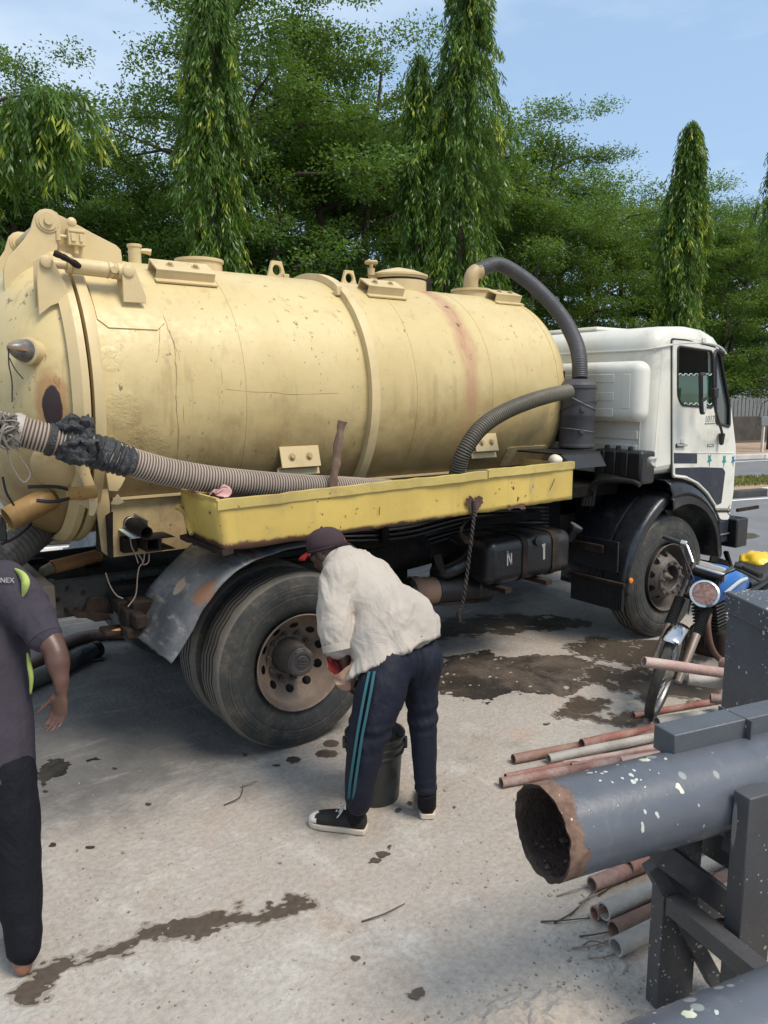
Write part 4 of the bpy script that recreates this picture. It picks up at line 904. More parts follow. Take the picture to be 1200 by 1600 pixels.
tb(MB().box(xr-.10, xr-.004, 4.30, 5.40, zb-.005, zt+.02), 'rear_cross_member', paint('dusty_brown_steel', (.15, .12, .095), .2, (.24, .19, .14), .6, (.08, .04, .03), .5, .8, bump=.5), bevel=.008)
plate([(77, 905), (86, 905), (86, 952), (77, 955)], 4.40, .02, 'end_plate', M['black'])
mb = MB(); P = [AY(x, y, 4.42) for x, y in [(133, 942), (140, 932), (165, 931), (176, 945), (176, 958), (133, 955)]]; mb.prism(P, V(0, -.02, 0)); tb(mb, 'spring_bracket', M['black_rust'], bevel=.004)
mb = MB(); P = [AY(x, y, 4.35) for x, y in [(108, 957), (150, 958), (168, 960), (176, 968), (150, 972), (135, 966), (120, 966)]]; mb.prism(P, V(0, .06, 0)); tb(mb, 'tow_bracket', M['black_rust'], bevel=.004)
for (x0, x1, z0, z1) in [(1.5, 1.6, zb, zt), (2.5, 2.6, zb, zt), (3.4, 3.5, zb, zt), (4.5, 4.6, zb, zt)]: tb(MB().box(x0, x1, 4.5, 5.2, z0, z1), 'cross_member', M['black_under'])
def spring(xc, Y):
    mb = MB()
    for k in range(7):
        L_ = .72-k*.085; z = .53-k*.013; pts = [V(xc+L_*t, Y, z+.16*t*t*1.0) for t in [-1+i/5 for i in range(11)]]
        for i in range(10): mb.beam(pts[i], pts[i+1], .07, .011)
    for t in (-1, 1): mb.obox((xc+.0+t*.09, Y, .50), (.012, 0, 0), (0, .05, 0), (0, 0, .11))
    tb(mb, 'leaf_spring', M['black_rust'])
spring(2.045, 4.32); spring(2.045, 5.38); spring(5.518, 4.32); spring(5.518, 5.38)
mb = MB(); mb.tube([V(2.045, 3.95, .51), V(2.045, 5.75, .51)], .085, 16); mb.ball((2.045, 4.85, .51), (.20, .24, .23)); mb.tube([V(2.2, 4.85, .52), V(4.7, 4.85, .72)], .05, 12); tb(mb, 'rear_axle', M['black_under'])
tb(MB().beam(V(5.518, 3.9, .47), V(5.518, 5.8, .47), .09, .11), 'front_axle', M['black_under'], bevel=.01)
mb = MB(); mb.box(4.8, 5.9, 4.55, 5.15, .55, 1.25); mb.box(4.5, 4.85, 4.65, 5.05, .6, 1.0); tb(mb, 'engine_block', M['black_under'], bevel=.04)
# greasy odds and ends below the rail near the spring hanger
r2 = random.Random(4)
for i, (x, y, Y, a, b) in enumerate([(205, 962, 4.2, .05, .05), (212, 985, 4.15, .07, .03), (195, 945, 4.3, .06, .04), (225, 950, 4.2, .08, .06), (185, 985, 4.25, .09, .018), (215, 968, 4.1, .03, .04)]):
    c = AY(x, y, Y); tb(MB().obox(c, V(a, 0, .1*a*r2.uniform(-1, 1)), (0, .07, 0), (0, 0, b)), 'hanger_piece', M['black_rust'], bevel=.012)
tb(MB().tube(catmull([AY(170, 990, 4.2), AY(190, 985, 4.2), AY(215, 987, 4.2)], 4), .014, 8), 'brake_rod', M['tan'])
# dark gear between the axles seen under the tray
tb(MB().box(2.75, 2.95, 4.0, 4.35, .62, 1.02), 'air_tank_bracket', M['black_under'], bevel=.01)
tb(MB().lathe([(0, .001), (0, .08), (.03, .12), (.55, .12), (.58, .08), (.58, .001)], (2.85, 4.28, .9), XA, 24), 'air_tank', M['black_under'])
for (x0, x1, Y, z0, z1) in [(2.35, 4.4, 4.36, 1.02, 1.18), (3.2, 3.3, 4.3, .6, 1.1), (3.0, 3.06, 4.2, .7, 1.2), (4.35, 4.8, 4.2, .75, 1.15)]:
    tb(MB().box(x0, x1, Y, Y+.04, z0, z1), 'frame_bracket', M['black_under'], bevel=.006)
for i in range(7):
    z = .95+.03*i; tb(MB().tube(catmull([V(2.6, 4.3, z), V(3.2, 4.22+.02*(i % 3), z-.03), V(3.9, 4.25, z+.02), V(4.6, 4.15, z-.02)], 5), .011, 6), 'air_line', M['rubber_trim'])
# silencer
s0 = AY(636, 926, 4.05); s1 = AY(762, 917, 4.05); d = (s1-s0); Lm = d.length; d.normalize(); sr = .098
mf = tb(MB().lathe([(0, .001), (0, sr-.02), (.03, sr)]+[(Lm*.30, sr), (Lm*.30, sr+.01), (Lm*.32, sr+.01), (Lm*.32, sr)]+[(Lm*.78, sr)]+sum([[(Lm*(.80+.04*k), sr+.012), (Lm*(.82+.04*k), sr+.0)] for k in range(5)], [])+[(Lm, sr-.02), (Lm, .001)], s0, d, 32), 'silencer', M['black'], smooth=30)
tb(MB().lathe([(.0, sr+.002), (Lm*.02, sr+.013), (Lm*.05, sr+.002), (Lm*.08, sr+.013), (Lm*.11, sr+.003), (Lm*.29, sr+.003)], s0+d*.02, d, 32), 'silencer_shell', paint('baked_brown_metal', (.17, .105, .075), .2, (.09, .06, .05), .5, None, 0, .6), parent=mf)
tb(MB().beam(s0+d*.05+V(0, -.07, -.085), s1-d*.1+V(0, -.07, -.085), .012, .018), 'silencer_stay', M['black_rust'], parent=mf)
p = AY(730, 875, 4.0); q = AY(700, 893, 4.0); tb(MB().tube(catmull([p+V(.1, .1, .05), p, q, q+V(-.05, .1, -.02)], 4), .052, 14), 'exhaust_elbow', M['black'])
plate([(678, 868), (690, 865), (693, 878), (697, 897), (690, 897), (680, 880)], 3.95, .012, 'heat_shield', M['zinc_dull'] if 'zinc_dull' in M else M['black_rust'])
# fuel tank
fx0, fx1 = AY(762, 870, 3.80).x, AY(892, 860, 3.80).x; fz1 = AY(820, 838, 3.80).z; fz0 = AY(820, 906, 3.80).z
mb = MB(); mb.box(fx0, fx1, 3.78, 4.28, fz0, fz1); ft = tb(mb, 'fuel_tank', M['black'], bevel=.075, seg=6, smooth=30)
for x in (fx0+(fx1-fx0)*.40, fx0+(fx1-fx0)*.76):
    mb = MB(); w = .026
    for (a, b, c3, d3) in [(3.772, 3.778, fz0+.07, fz1-.07), (3.85, 4.2, fz1+.001, fz1+.007), (3.85, 4.2, fz0-.007, fz0-.001)]: mb.box(x-w, x+w, a, b, c3, d3)
    for (cy_, cz_, a0_, a1_) in [(3.855, fz1-.077, 0, pi/2), (3.855, fz0+.077, 0, -pi/2)]:
        for k in range(6):
            u0, u1 = a0_+(a1_-a0_)*k/6, a0_+(a1_-a0_)*(k+1)/6; r_ = .081
            mb.beam(V(x, cy_-r_*cos(u0), cz_+r_*sin(u0)), V(x, cy_-r_*cos(u1), cz_+r_*sin(u1)), .052, .006, up=(1, 0, 0)) if False else mb.obox(V(x, cy_-r_*cos((u0+u1)/2), cz_+r_*sin((u0+u1)/2)), (w, 0, 0), V(0, sin((u0+u1)/2), cos((u0+u1)/2))*.0115, V(0, -cos((u0+u1)/2), sin((u0+u1)/2))*.003)
    tb(mb, 'tank_strap', M['black_rust'], parent=ft)
c = AY(893, 830, 3.95); tb(MB().lathe([(0, .045), (.09, .045), (.095, .058), (.12, .058), (.125, .05), (.125, .001)], c-V(.04, 0, .06), V(.35, -.45, 1), 24), 'filler_neck', M['black'], parent=ft)
tb(MB().lathe([(.126, .001), (.126, .052), (.13, .052), (.131, .001)], c-V(.04, 0, .06), V(.35, -.45, 1), 24), 'filler_cap', M['steel'], parent=ft)
tb(MB().lathe([(0, .001), (0, .035), (.012, .033), (.014, .001)], AY(840, 845, 3.775)+V(0, .0, 0), V(0, -1, .1), 18), 'sender_cap', M['black'], parent=ft)
def mark(txt, px, py, Y, size, mat, name, parent=None, tilt=0., sx=1.0, yoff=-.001, depth=.0008):
    vs, fs = text_mesh(txt, size, depth); c = AY(px, py, Y)
    mb = MB(); mb.add([(c.x+x*sx, c.y+yoff-z, c.z+y+x*tilt) for x, y, z in vs], fs); return tb(mb, name, mat, parent=parent, smooth=0)
def strokes(segs, Y, w, mat, name, parent=None):
    mb = MB()
    for a, b in segs: mb.beam(AY(*a, Y), AY(*b, Y), .0016, w, up=(0, 1, 0)) if False else mb.obox((AY(*a, Y)+AY(*b, Y))/2, (AY(*b, Y)-AY(*a, Y))/2, ((AY(*b, Y)-AY(*a, Y)).cross(V(0, 1, 0))).normalized()*w/2, (0, .0012, 0))
    return tb(mb, name, mat, parent=parent, smooth=0)
strokes([((793, 861), (793, 884)), ((793, 862), (799, 883)), ((799, 864), (799, 883))], 3.7775, .012, M['white_mark'], 'painted_mark', ft)
strokes([((850, 852), (850, 874)), ((847, 853), (852, 851))], 3.7775, .020, M['white_mark'], 'painted_mark', ft)
tb(MB().box(fx0+.1, fx0+.16, 3.72, 4.3, fz0-.045, fz0-.012), 'tank_bearer', M['black_rust']); tb(MB().box(fx1-.35, fx1-.29, 3.72, 4.3, fz0-.045, fz0-.012), 'tank_bearer', M['black_rust'])
tb(MB().box(fx0-.05, fx0+.02, 4.25, 4.35, .45, .8), 'hanger_post', M['black_under'])
tb(MB().box(fx0+.02, fx1-.1, 4.0, 4.1, fz1+.06, fz1+.12), 'step_tread', M['black_under'], bevel=.01)
# --- yellow side tray (open-topped box)
YT = 3.55; TL, TRt, BL, BR = AY(340, 783, YT), AY(895, 722, YT), AY(350, 862, YT), AY(893, 780, YT)
yb = AX(283, 768, TL.x).y
def dent(p, s=1.): return mn.noise(p*2.3)*.012*s+mn.noise(p*6)*.004*s
mb = MB(); NX, NZ = 60, 8; edge = []
for j in range(NZ+1):
    for i in range(NX+1):
        u, v = i/NX, j/NZ; p = BL.lerp(BR, u).lerp(TL.lerp(TRt, u), v); eg = min(1, u*14, (1-u)*14)
        if j == 0: p = p+V(0, 0, .012*mn.noise(V(u*25, 0, 3))+.006*mn.noise(V(u*80, 1, 3)))
        mb.v.append((p.x, p.y+dent(p*1.0)*eg+(0.007 if .5 < u < .93 else 0), p.z))
for j in range(NZ):
    for i in range(NX): mb.f.append((j*(NX+1)+i, j*(NX+1)+i+1, (j+1)*(NX+1)+i+1, (j+1)*(NX+1)+i)); mb.m.append(0)
M['tray'] = M['yellow']
fp = tb(mb, 'tray_side', M['yellow'], smooth=60); sm = fp.modifiers.new('s', 'SOLIDIFY'); sm.thickness = .006; sm.offset = 0
h_ = .045
def lip(p, q, w=.012, name='tray_lip', mat=M['yellow_rusty']):
    k = 26; vs = []; fs = []
    for i in range(k+1):
        c = p.lerp(q, i/k); e = .004*mn.noise(c*11)
        for (dy, dz) in [(-w+e, -h_), (-w+e, .004+e), (.012, .006+e), (.012, -.002)]: vs.append((c.x, c.y+dy, c.z+dz+e))
    for i in range(k):
        for j in range(4): fs.append((4*i+j, 4*i+4+j, 4*i+4+(j+1) % 4, 4*i+(j+1) % 4))
    fs += [(3, 2, 1, 0), (4*k, 4*k+1, 4*k+2, 4*k+3)]
    return tb(MB().add(vs, fs), name, mat, smooth=30)
M['yellow_lip'] = paint('chipped_yellow_lip', (.50, .39, .12), .15, (.20, .12, .06), .7, (.06, .03, .02), .9, .55, bump=.4)
mid = TL.lerp(TRt, .69); lip(TL+V(-.005, 0, 0), mid, mat=M['yellow_lip']); lip(mid+V(.004, -.004, .006), TRt+V(.006, 0, 0), .014, mat=M['yellow_lip'])
mb = MB(); k = 8; vs = []
eBL = AX(290, 850, TL.x)
for j in range(5):
    for i in range(k+1):
        u, v = i/k, j/4; p = V(BL.x, YT, BL.z).lerp(V(BL.x, yb, BL.z+.02), u).lerp(V(TL.x, YT, TL.z).lerp(V(TL.x, yb, TL.z+.01), u), v); vs.append((p.x+(.008*mn.noise(p*5)-(.012*sin(pi*v)))*min(1, u*4), p.y, p.z+(.02*mn.noise(p*17) if j == 0 else 0)))
mb.add(vs, [(j*(k+1)+i, (j+1)*(k+1)+i, (j+1)*(k+1)+i+1, j*(k+1)+i+1) for j in range(4) for i in range(k)]); o = tb(mb, 'tray_end', M['yellow'], smooth=60); sm = o.modifiers.new('s', 'SOLIDIFY'); sm.thickness = .005
tb(MB().box(TL.x-.004, TL.x+.014, YT+.01, yb, TL.z-.008, TL.z+.012), 'tray_lip', M['yellow_rusty'])
mb = MB(); mb.add([BL+V(0, .01, .01), BR+V(0, .01, .01), V(BR.x, yb, BR.z+.02), V(BL.x, yb, BL.z+.02)], [(0, 1, 2, 3)]); o = tb(mb, 'tray_floor', M['black_rust'], smooth=0); sm = o.modifiers.new('s', 'SOLIDIFY'); sm.thickness = .006
mb = MB(); mb.add([V(BL.x, yb, BL.z+.02), V(BR.x, yb, BR.z+.02), V(TRt.x, yb, TRt.z-.15), V(TL.x, yb, TL.z-.02)], [(0, 1, 2, 3)]); o = tb(mb, 'tray_back', M['black_rust'], smooth=0); sm = o.modifiers.new('s', 'SOLIDIFY'); sm.thickness = .006
tb(MB().box(TRt.x-.006, TRt.x, YT+.006, yb, BR.z, TRt.z-.01), 'tray_end', M['yellow_rusty'])
tb(MB().tube(catmull([AY(278, 792, 4.05), AY(290, 803, 4.0), AY(297, 822, 3.98), AY(300, 835, 3.95)], 4), [.02, .014, .012, .012, .012, .014, .02, .022, .024, .02, .018, .016, .014], 8), 'tray_stay', M['yellow_rusty'])
# ragged rust fringe under the tray corner
mb = MB()
for i in range(16):
    u = i/15; a = AX(286, 838, TL.x).lerp(BL, u); mb.obox(a+V(.02, .01, -.004+.008*mn.noise(V(i*.9, 0, 0))), (.03, 0, .004), (0, .016, 0), (0, .0, .012+.008*abs(mn.noise(V(i*1.7, 2, 0)))))
tb(mb, 'rust_fringe', M['black_rust'], kind='stuff', bevel=.003)
# rust burst with the rope hole on the tray side
def irregular(cx_, cy_, rx, ry, n, sd, Y, name, mat, parent=None, th=.0016):
    rr = random.Random(sd); P = []
    for k in range(n):
        u = 2*pi*k/n; f = 1+.28*sin(3*u+sd)+rr.uniform(-.22, .22); P.append(AY(cx_+rx*f*cos(u), cy_+ry*f*sin(u), Y))
    return tb(MB().prism(P, V(0, -th, 0)), name, mat, parent=parent, smooth=0)
M['rust_patch'] = paint('bare_rust_scab', (.085, .040, .032), .3, (.16, .085, .06), .5, (.04, .02, .02), .8, .85, bump=.6, scale=2)
irregular(741, 789, 11, 15, 34, 3, YT-.008, 'rust_scab', M['rust_patch']); irregular(812, 791, 9, 4, 22, 5, YT-.010, 'rust_scab', M['rust_patch']); irregular(797, 793, 4, 4, 14, 8, YT-.010, 'rust_scab', M['rust_patch'])
strokes([((833, 757), (833, 763))], YT-.012, .008, flat('blue_paint_fleck', (.05, .2, .6), .5), 'paint_fleck'); strokes([((867, 748), (862, 760)), ((862, 760), (859, 766))], YT-.013, .004, M['ink'], 'scratch'); strokes([((593, 792), (593, 805))], YT-.010, .003, M['ink'], 'scratch')
# --- bent rear mudguard
near = [(262, 1034), (274, 1012), (292, 978), (314, 940), (342, 905), (372, 880), (405, 863), (440, 853), (478, 848), (520, 848), (560, 852)]
XZ = [AY(x, y, 3.60) for x, y in near]; XZ = catmull(XZ, 4); mb = MB(); K = 10; vs = []
for i, p in enumerate(XZ):
    for j in range(K+1):
        v = j/K; e = .020*mn.noise(V(p.x*3, v*2.5, p.z*3))*1.2+.006*mn.noise(V(p.x*12, v*9, p.z*12)); t = (XZ[min(i+1, len(XZ)-1)]-XZ[max(i-1, 0)]).normalized(); n = V(-t.z, 0, t.x)
        nar = .66+.04*sin(i*.3); q = V(p.x, 3.60+nar*v, p.z)+n*(e-.022*max(0, .12-v)/.12)
        if i == 0: q.z += .02*mn.noise(V(v*6, 4, 4))
        vs.append(q)
mb.add(vs, [(i*(K+1)+j, (i+1)*(K+1)+j, (i+1)*(K+1)+j+1, i*(K+1)+j+1) for i in range(len(XZ)-1) for j in range(K)])
def fender_mat():
    m = NM('scraped_mudguard', .42); n1 = m.noise(2.5, 7, .65); n2 = m.noise(28, 6, .7); s = m.noise(16, 7, .7, sc=(1, .25, 1))
    c = m.mix(m.rng(n1, .35, .65), (.050, .054, .060), (.13, .132, .135)); c = m.mix(m.math('MULTIPLY', m.rng(s, .52, .66), .55), c, (.30, .285, .26))
    c = m.mix(m.math('MULTIPLY', m.rng(m.noise(4, 8, .7, loc=(7, 0, 3)), .58, .72), .7), c, (.20, .15, .11))
    o = V(2.04, 4.85, 0)
    for (a, b, r, cc) in [((343, 913), 3.72, (.075, .08, .05), (.26, .075, .03)), ((395, 875), 3.68, (.05, .05, .05), (.28, .10, .05)), ((322, 930), 3.66, (.07, .06, .08), (.16, .08, .04)), ((278, 914), 3.9, (.05, .06, .05), (.30, .22, .16))]:
        p = AY(*a, b)-o; c = m.mix(m.math('MULTIPLY', m.blob(tuple(p), r, 1.3, 17, .1), .9), c, cc)
    m.col(c); m.rough(m.rng(n2, .3, .7, .3, .6)); m.bump(n2, .3, .006); return m.mat
M['mudguard'] = fender_mat(); o = tb(mb, 'rear_mudguard', M['mudguard'], smooth=60); sm = o.modifiers.new('s', 'SOLIDIFY'); sm.thickness = .006; sm.offset = -1
g = o.copy(); COL.objects.link(g); g.parent = TRK; g.location = (0, 0, 0); g.scale = (1, -1, 1); g.name = 'rear_mudguard'

# --- wheels
def tyre_mesh(width=.27, R=.51, seg=176):
    P = [(.030, .283), (.018, .30), (.004, .33), (-.003, .36), (-.005, .385), (-.0035, .388), (-.0035, .398), (-.006, .401), (-.004, .43), (-.001, .433), (.0, .446), (.004, .449), (.010, .468), (.016, .481), (.022, .492), (.030, .500), (.040, .5055)]
    tread = []; w0, w1 = .040, width-.040; ng = 4; gw = .0135; x = w0; step = (w1-w0-.0)/(ng+1)
    for k in range(ng):
        gx = w0+step*(k+1)
        tread += [(gx-gw/2, R, 1), (gx-gw/2+.002, R-.013, 1), (gx+gw/2-.002, R-.013, 1), (gx+gw/2, R, 1)]
    full = [(a, b, 0) for a, b in P]+tread+[(width-a, b, 0) for a, b in P[::-1]]
    mb = MB(); m = len(full); vs = []
    for j in range(seg):
        u = 2*pi*j/seg; zz = .0062*(abs((j % 8)-4)/2-1)
        for (a, r, f) in full:
            rr = r+ (0.0 if f else 0); vs.append(((rr)*cos(u), a+(zz if f else 0), rr*sin(u)))
    fs = []; ms = []
    for j in range(seg):
        for i in range(m-1): fs.append((j*m+i, j*m+i+1, ((j+1) % seg)*m+i+1, ((j+1) % seg)*m+i)); ms.append(2 if 17 <= i < m-17 and (i-17) % 4 != 3 else (1 if 14 <= i < m-15 else 0))
    mb.add(vs, fs); mb.m = ms; return mb
def rim_mesh(front):
    mb = MB(); n = 160
    if front: P = [(-.004, .283), (-.008, .279), (-.004, .274), (.012, .268), (.05, .262), (.085, .254), (.105, .240), (.10, .232)]+[(.10-.006*k, .232-.00425*k) for k in range(1, 17)]+[(-.002, .155), (-.012, .150), (-.014, .143), (-.014, .112), (-.008, .106), (.05, .102), (.055, .06), (.052, .001)]; h0, h1, rh = 8, 23, .030
    else: P = [(-.004, .283), (-.008, .279), (-.004, .274), (.010, .267), (.03, .262), (.055, .254), (.075, .242)]+[(.075+.00575*k, .242-.00675*k) for k in range(1, 17)]+[(.172, .125), (.172, .100), (.172, .001)]; h0, h1, rh = 7, 22, .027
    cen = []
    for k in range(10):
        u = 2*pi*k/10+.2; i = (h0+h1)//2; cen.append((u, P[i][1]))
    def skip(i, j):
        if not (h0-1 <= i <= h1): return False
        u = 2*pi*(j+.5)/n; r = (P[i][1]+P[i+1][1])/2; s_ = 1.15 if front else 1.35
        for (uc, rc) in cen:
            du = (u-uc+pi) % (2*pi)-pi
            if (du*r/rh)**2+((r-rc)*s_/rh)**2 < 1: return True
        return False
    mb.lathe(P, (0, 0, 0), V(0, 1, 0), n, skip=skip); a_, b_ = frame(V(0, 1, 0)); S_ = 1.15 if front else 1.35
    for i in range(h0-1, h1+2):                    # round the hand holes: draw the edge vertices onto the hole outline
        for j in range(n):
            u = 2*pi*j/n; h, r = P[i]
            for (uc, rc) in cen:
                du = (u-uc+pi) % (2*pi)-pi; dx, dr = du*r/rh, (r-rc)*S_/rh; d = sqrt(dx*dx+dr*dr)
                if .70 < d < 1.28:
                    r2 = rc+(r-rc)/d; u2 = uc+du/d; t = (P[h0][1]-r2)/(P[h0][1]-P[h1][1]+1e-9); h2 = P[h0][0]+(P[h1][0]-P[h0][0])*t; mb.v[i*n+j] = tuple(V(0, 1, 0)*h2+(a_*cos(u2)+b_*sin(u2))*r2)
    return mb
TYm, TYt = M['tyre'], M['tyre_tread']
def make_wheel(pos, front, inner=False, flip=False, protos={}):
    key = (front, inner); s_ = -1 if flip else 1
    rm = M['rim_dark'] if front else M['rim_tan']
    if key not in protos:
        w = rim_mesh(front).build('wheel', rm, None, smooth=35); t = tyre_mesh().build('tyre', [TYm, TYt, M['groove']], None, smooth=28)
        hb = MB()
        if front:
            for k in range(10):
                u = 2*pi*k/10; c = V(.128*cos(u), -.014, .128*sin(u)); hb.lathe([(0, .020), (-.006, .020), (-.006, .0155), (-.026, .0150), (-.028, .008), (-.036, .008), (-.036, .001)], c, V(0, 1, 0), 8)
            hb.lathe([(.05, .05), (.02, .045), (.0, .025), (-.03, .012), (-.034, .001)], (0, 0, 0), V(0, 1, 0), 16)
            hb.lathe([(-.0145, .150), (-.021, .146), (-.021, .108), (-.0145, .104)], (0, 0, 0), V(0, 1, 0), 48)
        elif not inner:
            hb.lathe([(.172, .105), (.12, .100), (.06, .088), (.02, .083), (.012, .083), (.008, .078), (.0, .076), (-.006, .068), (-.006, .052), (.0, .048), (.0, .040), (-.004, .036), (-.004, .001)], (0, 0, 0), V(0, 1, 0), 40)
            for k in range(10):
                u = 2*pi*k/10+.1; c = V(.137*cos(u), .168, .137*sin(u)); hb.lathe([(0, .019), (-.008, .019), (-.008, .0145), (-.03, .014), (-.032, .007), (-.05, .007), (-.05, .001)], c, V(0, 1, 0), 8)
            for k in range(8):
                u = 2*pi*k/8; c = V(.073*cos(u), .004, .073*sin(u)); hb.lathe([(0, .008), (-.008, .008), (-.008, .001)], c, V(0, 1, 0), 6)
            for k in range(-1, 2): hb.obox(V(0, -.007, k*.017), (.030, 0, 0), (0, .0025, 0), (0, 0, .0035))
        hb.lathe([(.12 if front else .19, .001), (.12 if front else .19, .262), (.26, .262), (.26, .001)], (0, 0, 0), V(0, 1, 0), 40) if not inner else hb.lathe([(.19, .001), (.19, .26)], (0, 0, 0), V(0, 1, 0), 24)
        h = hb.build('hub', M['hub'], None, smooth=35); protos[key] = (w, t, h); w2, t2, h2 = w, t, h
    else:
        w2, t2, h2 = [x.copy() for x in protos[key]]
        for x in (w2, t2, h2): COL.objects.link(x)
    w2.parent = TRK; w2.location = Vector(pos)-Vector((2.04, 4.85, 0)); t2.parent = w2; h2.parent = w2
    w2.rotation_euler = (0, random.uniform(0, .3), pi if flip else 0)
    return w2
WY = 3.644
make_wheel((2.045, WY, .51), False); make_wheel((2.045, WY+.325, .51), False, True)
make_wheel((5.518, WY, .51), True)
FY = 9.70-WY
make_wheel((2.045, FY, .51), False, flip=True); make_wheel((2.045, FY-.325, .51), False, True, flip=True); make_wheel((5.518, FY, .51), True, flip=True)
# ================================================================== CAB
def crumple2(mb_): mb_.v = [tuple(Vector(p)+Vector((mn.noise(Vector(p)*25), mn.noise(Vector(p)*25+V(0, 5, 9)), mn.noise(Vector(p)*25+V(3, 1, 0))))*.03) for p in mb_.v]
CYN, CYF = 3.62, 6.08
prof2 = [(5.120, 1.37), (5.120, 2.28), (5.125, 2.37), (5.150, 2.44), (5.210, 2.49), (5.320, 2.53), (5.600, 2.545), (5.829, 2.53), (5.966, 2.49), (6.049, 2.43), (6.113, 2.35), (6.177, 2.22), (6.369, 1.60), (6.415, 1.36), (6.415, 1.08), (6.388, .97), (6.094, .97), (6.058, 1.10), (5.966, 1.22), (5.829, 1.32), (5.600, 1.37)]
def inset(P, d):
    n = len(P); out = []
    for i in range(n):
        a, b, c = [Vector(P[(i+k) % n]) for k in (-1, 0, 1)]; t = ((b-a).normalized()+(c-b).normalized()).normalized(); nn = Vector((t.y, -t.x))   # polygon is clockwise
        out.append((b.x+nn.x*d, b.y+nn.y*d))
    return out
secs = [(0, .10), (.012, .062), (.035, .028), (.075, .006), (.12, 0), (2.34, 0), (2.385, .006), (2.425, .028), (2.448, .062), (2.46, .10)]
mb = MB(); n = len(prof2); vs = []
for (dy, d) in secs:
    for (x, z) in inset(prof2, d): vs.append((x, CYN+dy, z))
fs = [(k*n+i, (k+1)*n+i, (k+1)*n+(i+1) % n, k*n+(i+1) % n) for k in range(len(secs)-1) for i in range(n)]
mb.add(vs, fs); cab = tb(mb, 'cab_body', M['white'], smooth=50)
def holed(name, outer, holes, Y, th, mat, parent=None, bevel=0):
    """flat plate in the plane Y with openings; outer and holes are lists of (x, z)"""
    bm = bmesh.new(); ed = []
    for loop in [outer]+holes:
        v = [bm.verts.new((x, Y, z)) for x, z in loop]; ed += [bm.edges.new((v[i], v[(i+1) % len(v)])) for i in range(len(v))]
    bmesh.ops.triangle_fill(bm, use_beauty=True, edges=ed)
    bmesh.ops.dissolve_limit(bm, angle_limit=.01, verts=bm.verts[:], edges=bm.edges[:]) if False else None
    r = bmesh.ops.extrude_face_region(bm, geom=bm.faces[:]); bmesh.ops.translate(bm, verts=[v for v in r['geom'] if isinstance(v, bmesh.types.BMVert)], vec=(0, th, 0))
    bmesh.ops.recalc_face_normals(bm, faces=bm.faces[:]); bmesh.ops.translate(bm, verts=bm.verts[:], vec=-wpos(parent or TRK))
    me = bpy.data.meshes.new(name); bm.to_mesh(me); bm.free(); me.materials.append(mat)
    o = bpy.data.objects.new(name, me); COL.objects.link(o); o.parent = parent or TRK
    if bevel: md = o.modifiers.new('b', 'BEVEL'); md.width = bevel; md.segments = 2; md.limit_method = 'ANGLE'; md.angle_limit = radians(60)
    return o
def px2(pts, Y): return [(p.x, p.z) for p in [AY(x, y, Y) for x, y in pts]]
def rounded(pts, r, k=4):
    out = []; n = len(pts); P = [Vector(p) for p in pts]
    for i in range(n):
        a, b, c = P[i-1], P[i], P[(i+1) % n]; da = (a-b).normalized(); dc = (c-b).normalized(); q = min(r, (a-b).length*.45, (c-b).length*.45)
        s_, e = b+da*q, b+dc*q
        for j in range(k+1): t = j/k; out.append(tuple(s_*(1-t)**2+b*2*t*(1-t)+e*t*t))
    return out
win = rounded(px2([(1057, 541), (1111, 549), (1112, 637), (1063, 633), (1057, 618)], 3.61), .035)
qtr = rounded(px2([(1116, 548), (1123, 551), (1138, 632), (1138, 667), (1117, 661)], 3.61), .03)
side = inset(prof2, .10)
big = rounded([(5.42, 1.95), (5.42, 2.40), (6.12, 2.30), (6.30, 1.8), (6.28, 1.7), (5.9, 1.78)], .03)
qw = [(x, z) for x, z in inset(win[::1], 0)]
holed('side_wall', side, [win, qtr], CYN-.002, .02, M['white'], cab); 
far_side = holed('side_wall', side, [win, qtr], CYF-.018, .02, M['white'], cab)
door = px2([(1052, 531), (1075, 533), (1122, 545), (1128, 560), (1143, 640), (1150, 700), (1146, 770), (1139, 812), (1126, 812), (1118, 793), (1104, 772), (1086, 755), (1068, 748), (1052, 746)], 3.60)
def shrink(P, d):
    c = Vector((sum(p[0] for p in P)/len(P), sum(p[1] for p in P)/len(P))); return [tuple(c+(Vector(p)-c)*(1-d)) for p in P]
door = rounded(door, .03, 3)
holed('door_gap', shrink(door, -.018), [win, qtr], CYN-.006, .003, M['rubber_trim'], cab)
dr = holed('cab_door', door, [win, qtr], CYN-.020, .013, M['white'], TRK, bevel=.005)
def trim(loop, w, Y, th, name, mat, parent=None):
    # frame following a loop
    P = [V(x, Y, z) for x, z in loop]; P.append(P[0]); return tb(MB().tube(P, w, 6, cap=False), name, mat, parent=parent)
trim(win, .010, CYN-.02, 0, 'window_seal', M['rubber_trim'], dr); trim(qtr, .013, CYN-.02, 0, 'window_seal', M['rubber_trim'], dr)
def pane(loop, Y, name, mat, parent): return tb(MB().prism([V(x, Y, z) for x, z in loop], V(0, .004, 0)), name, mat, parent=parent, smooth=0)
gl = px2([(1057, 586), (1062, 583), (1068, 587), (1075, 584), (1082, 587), (1090, 583), (1098, 586), (1106, 583), (1111, 586), (1112, 637), (1063, 633), (1057, 618)], 3.61)
pane(gl, CYN-.004, 'window_glass', M['glass'], dr); pane(qtr, CYN-.004, 'quarter_glass', M['glass_pale'], dr)
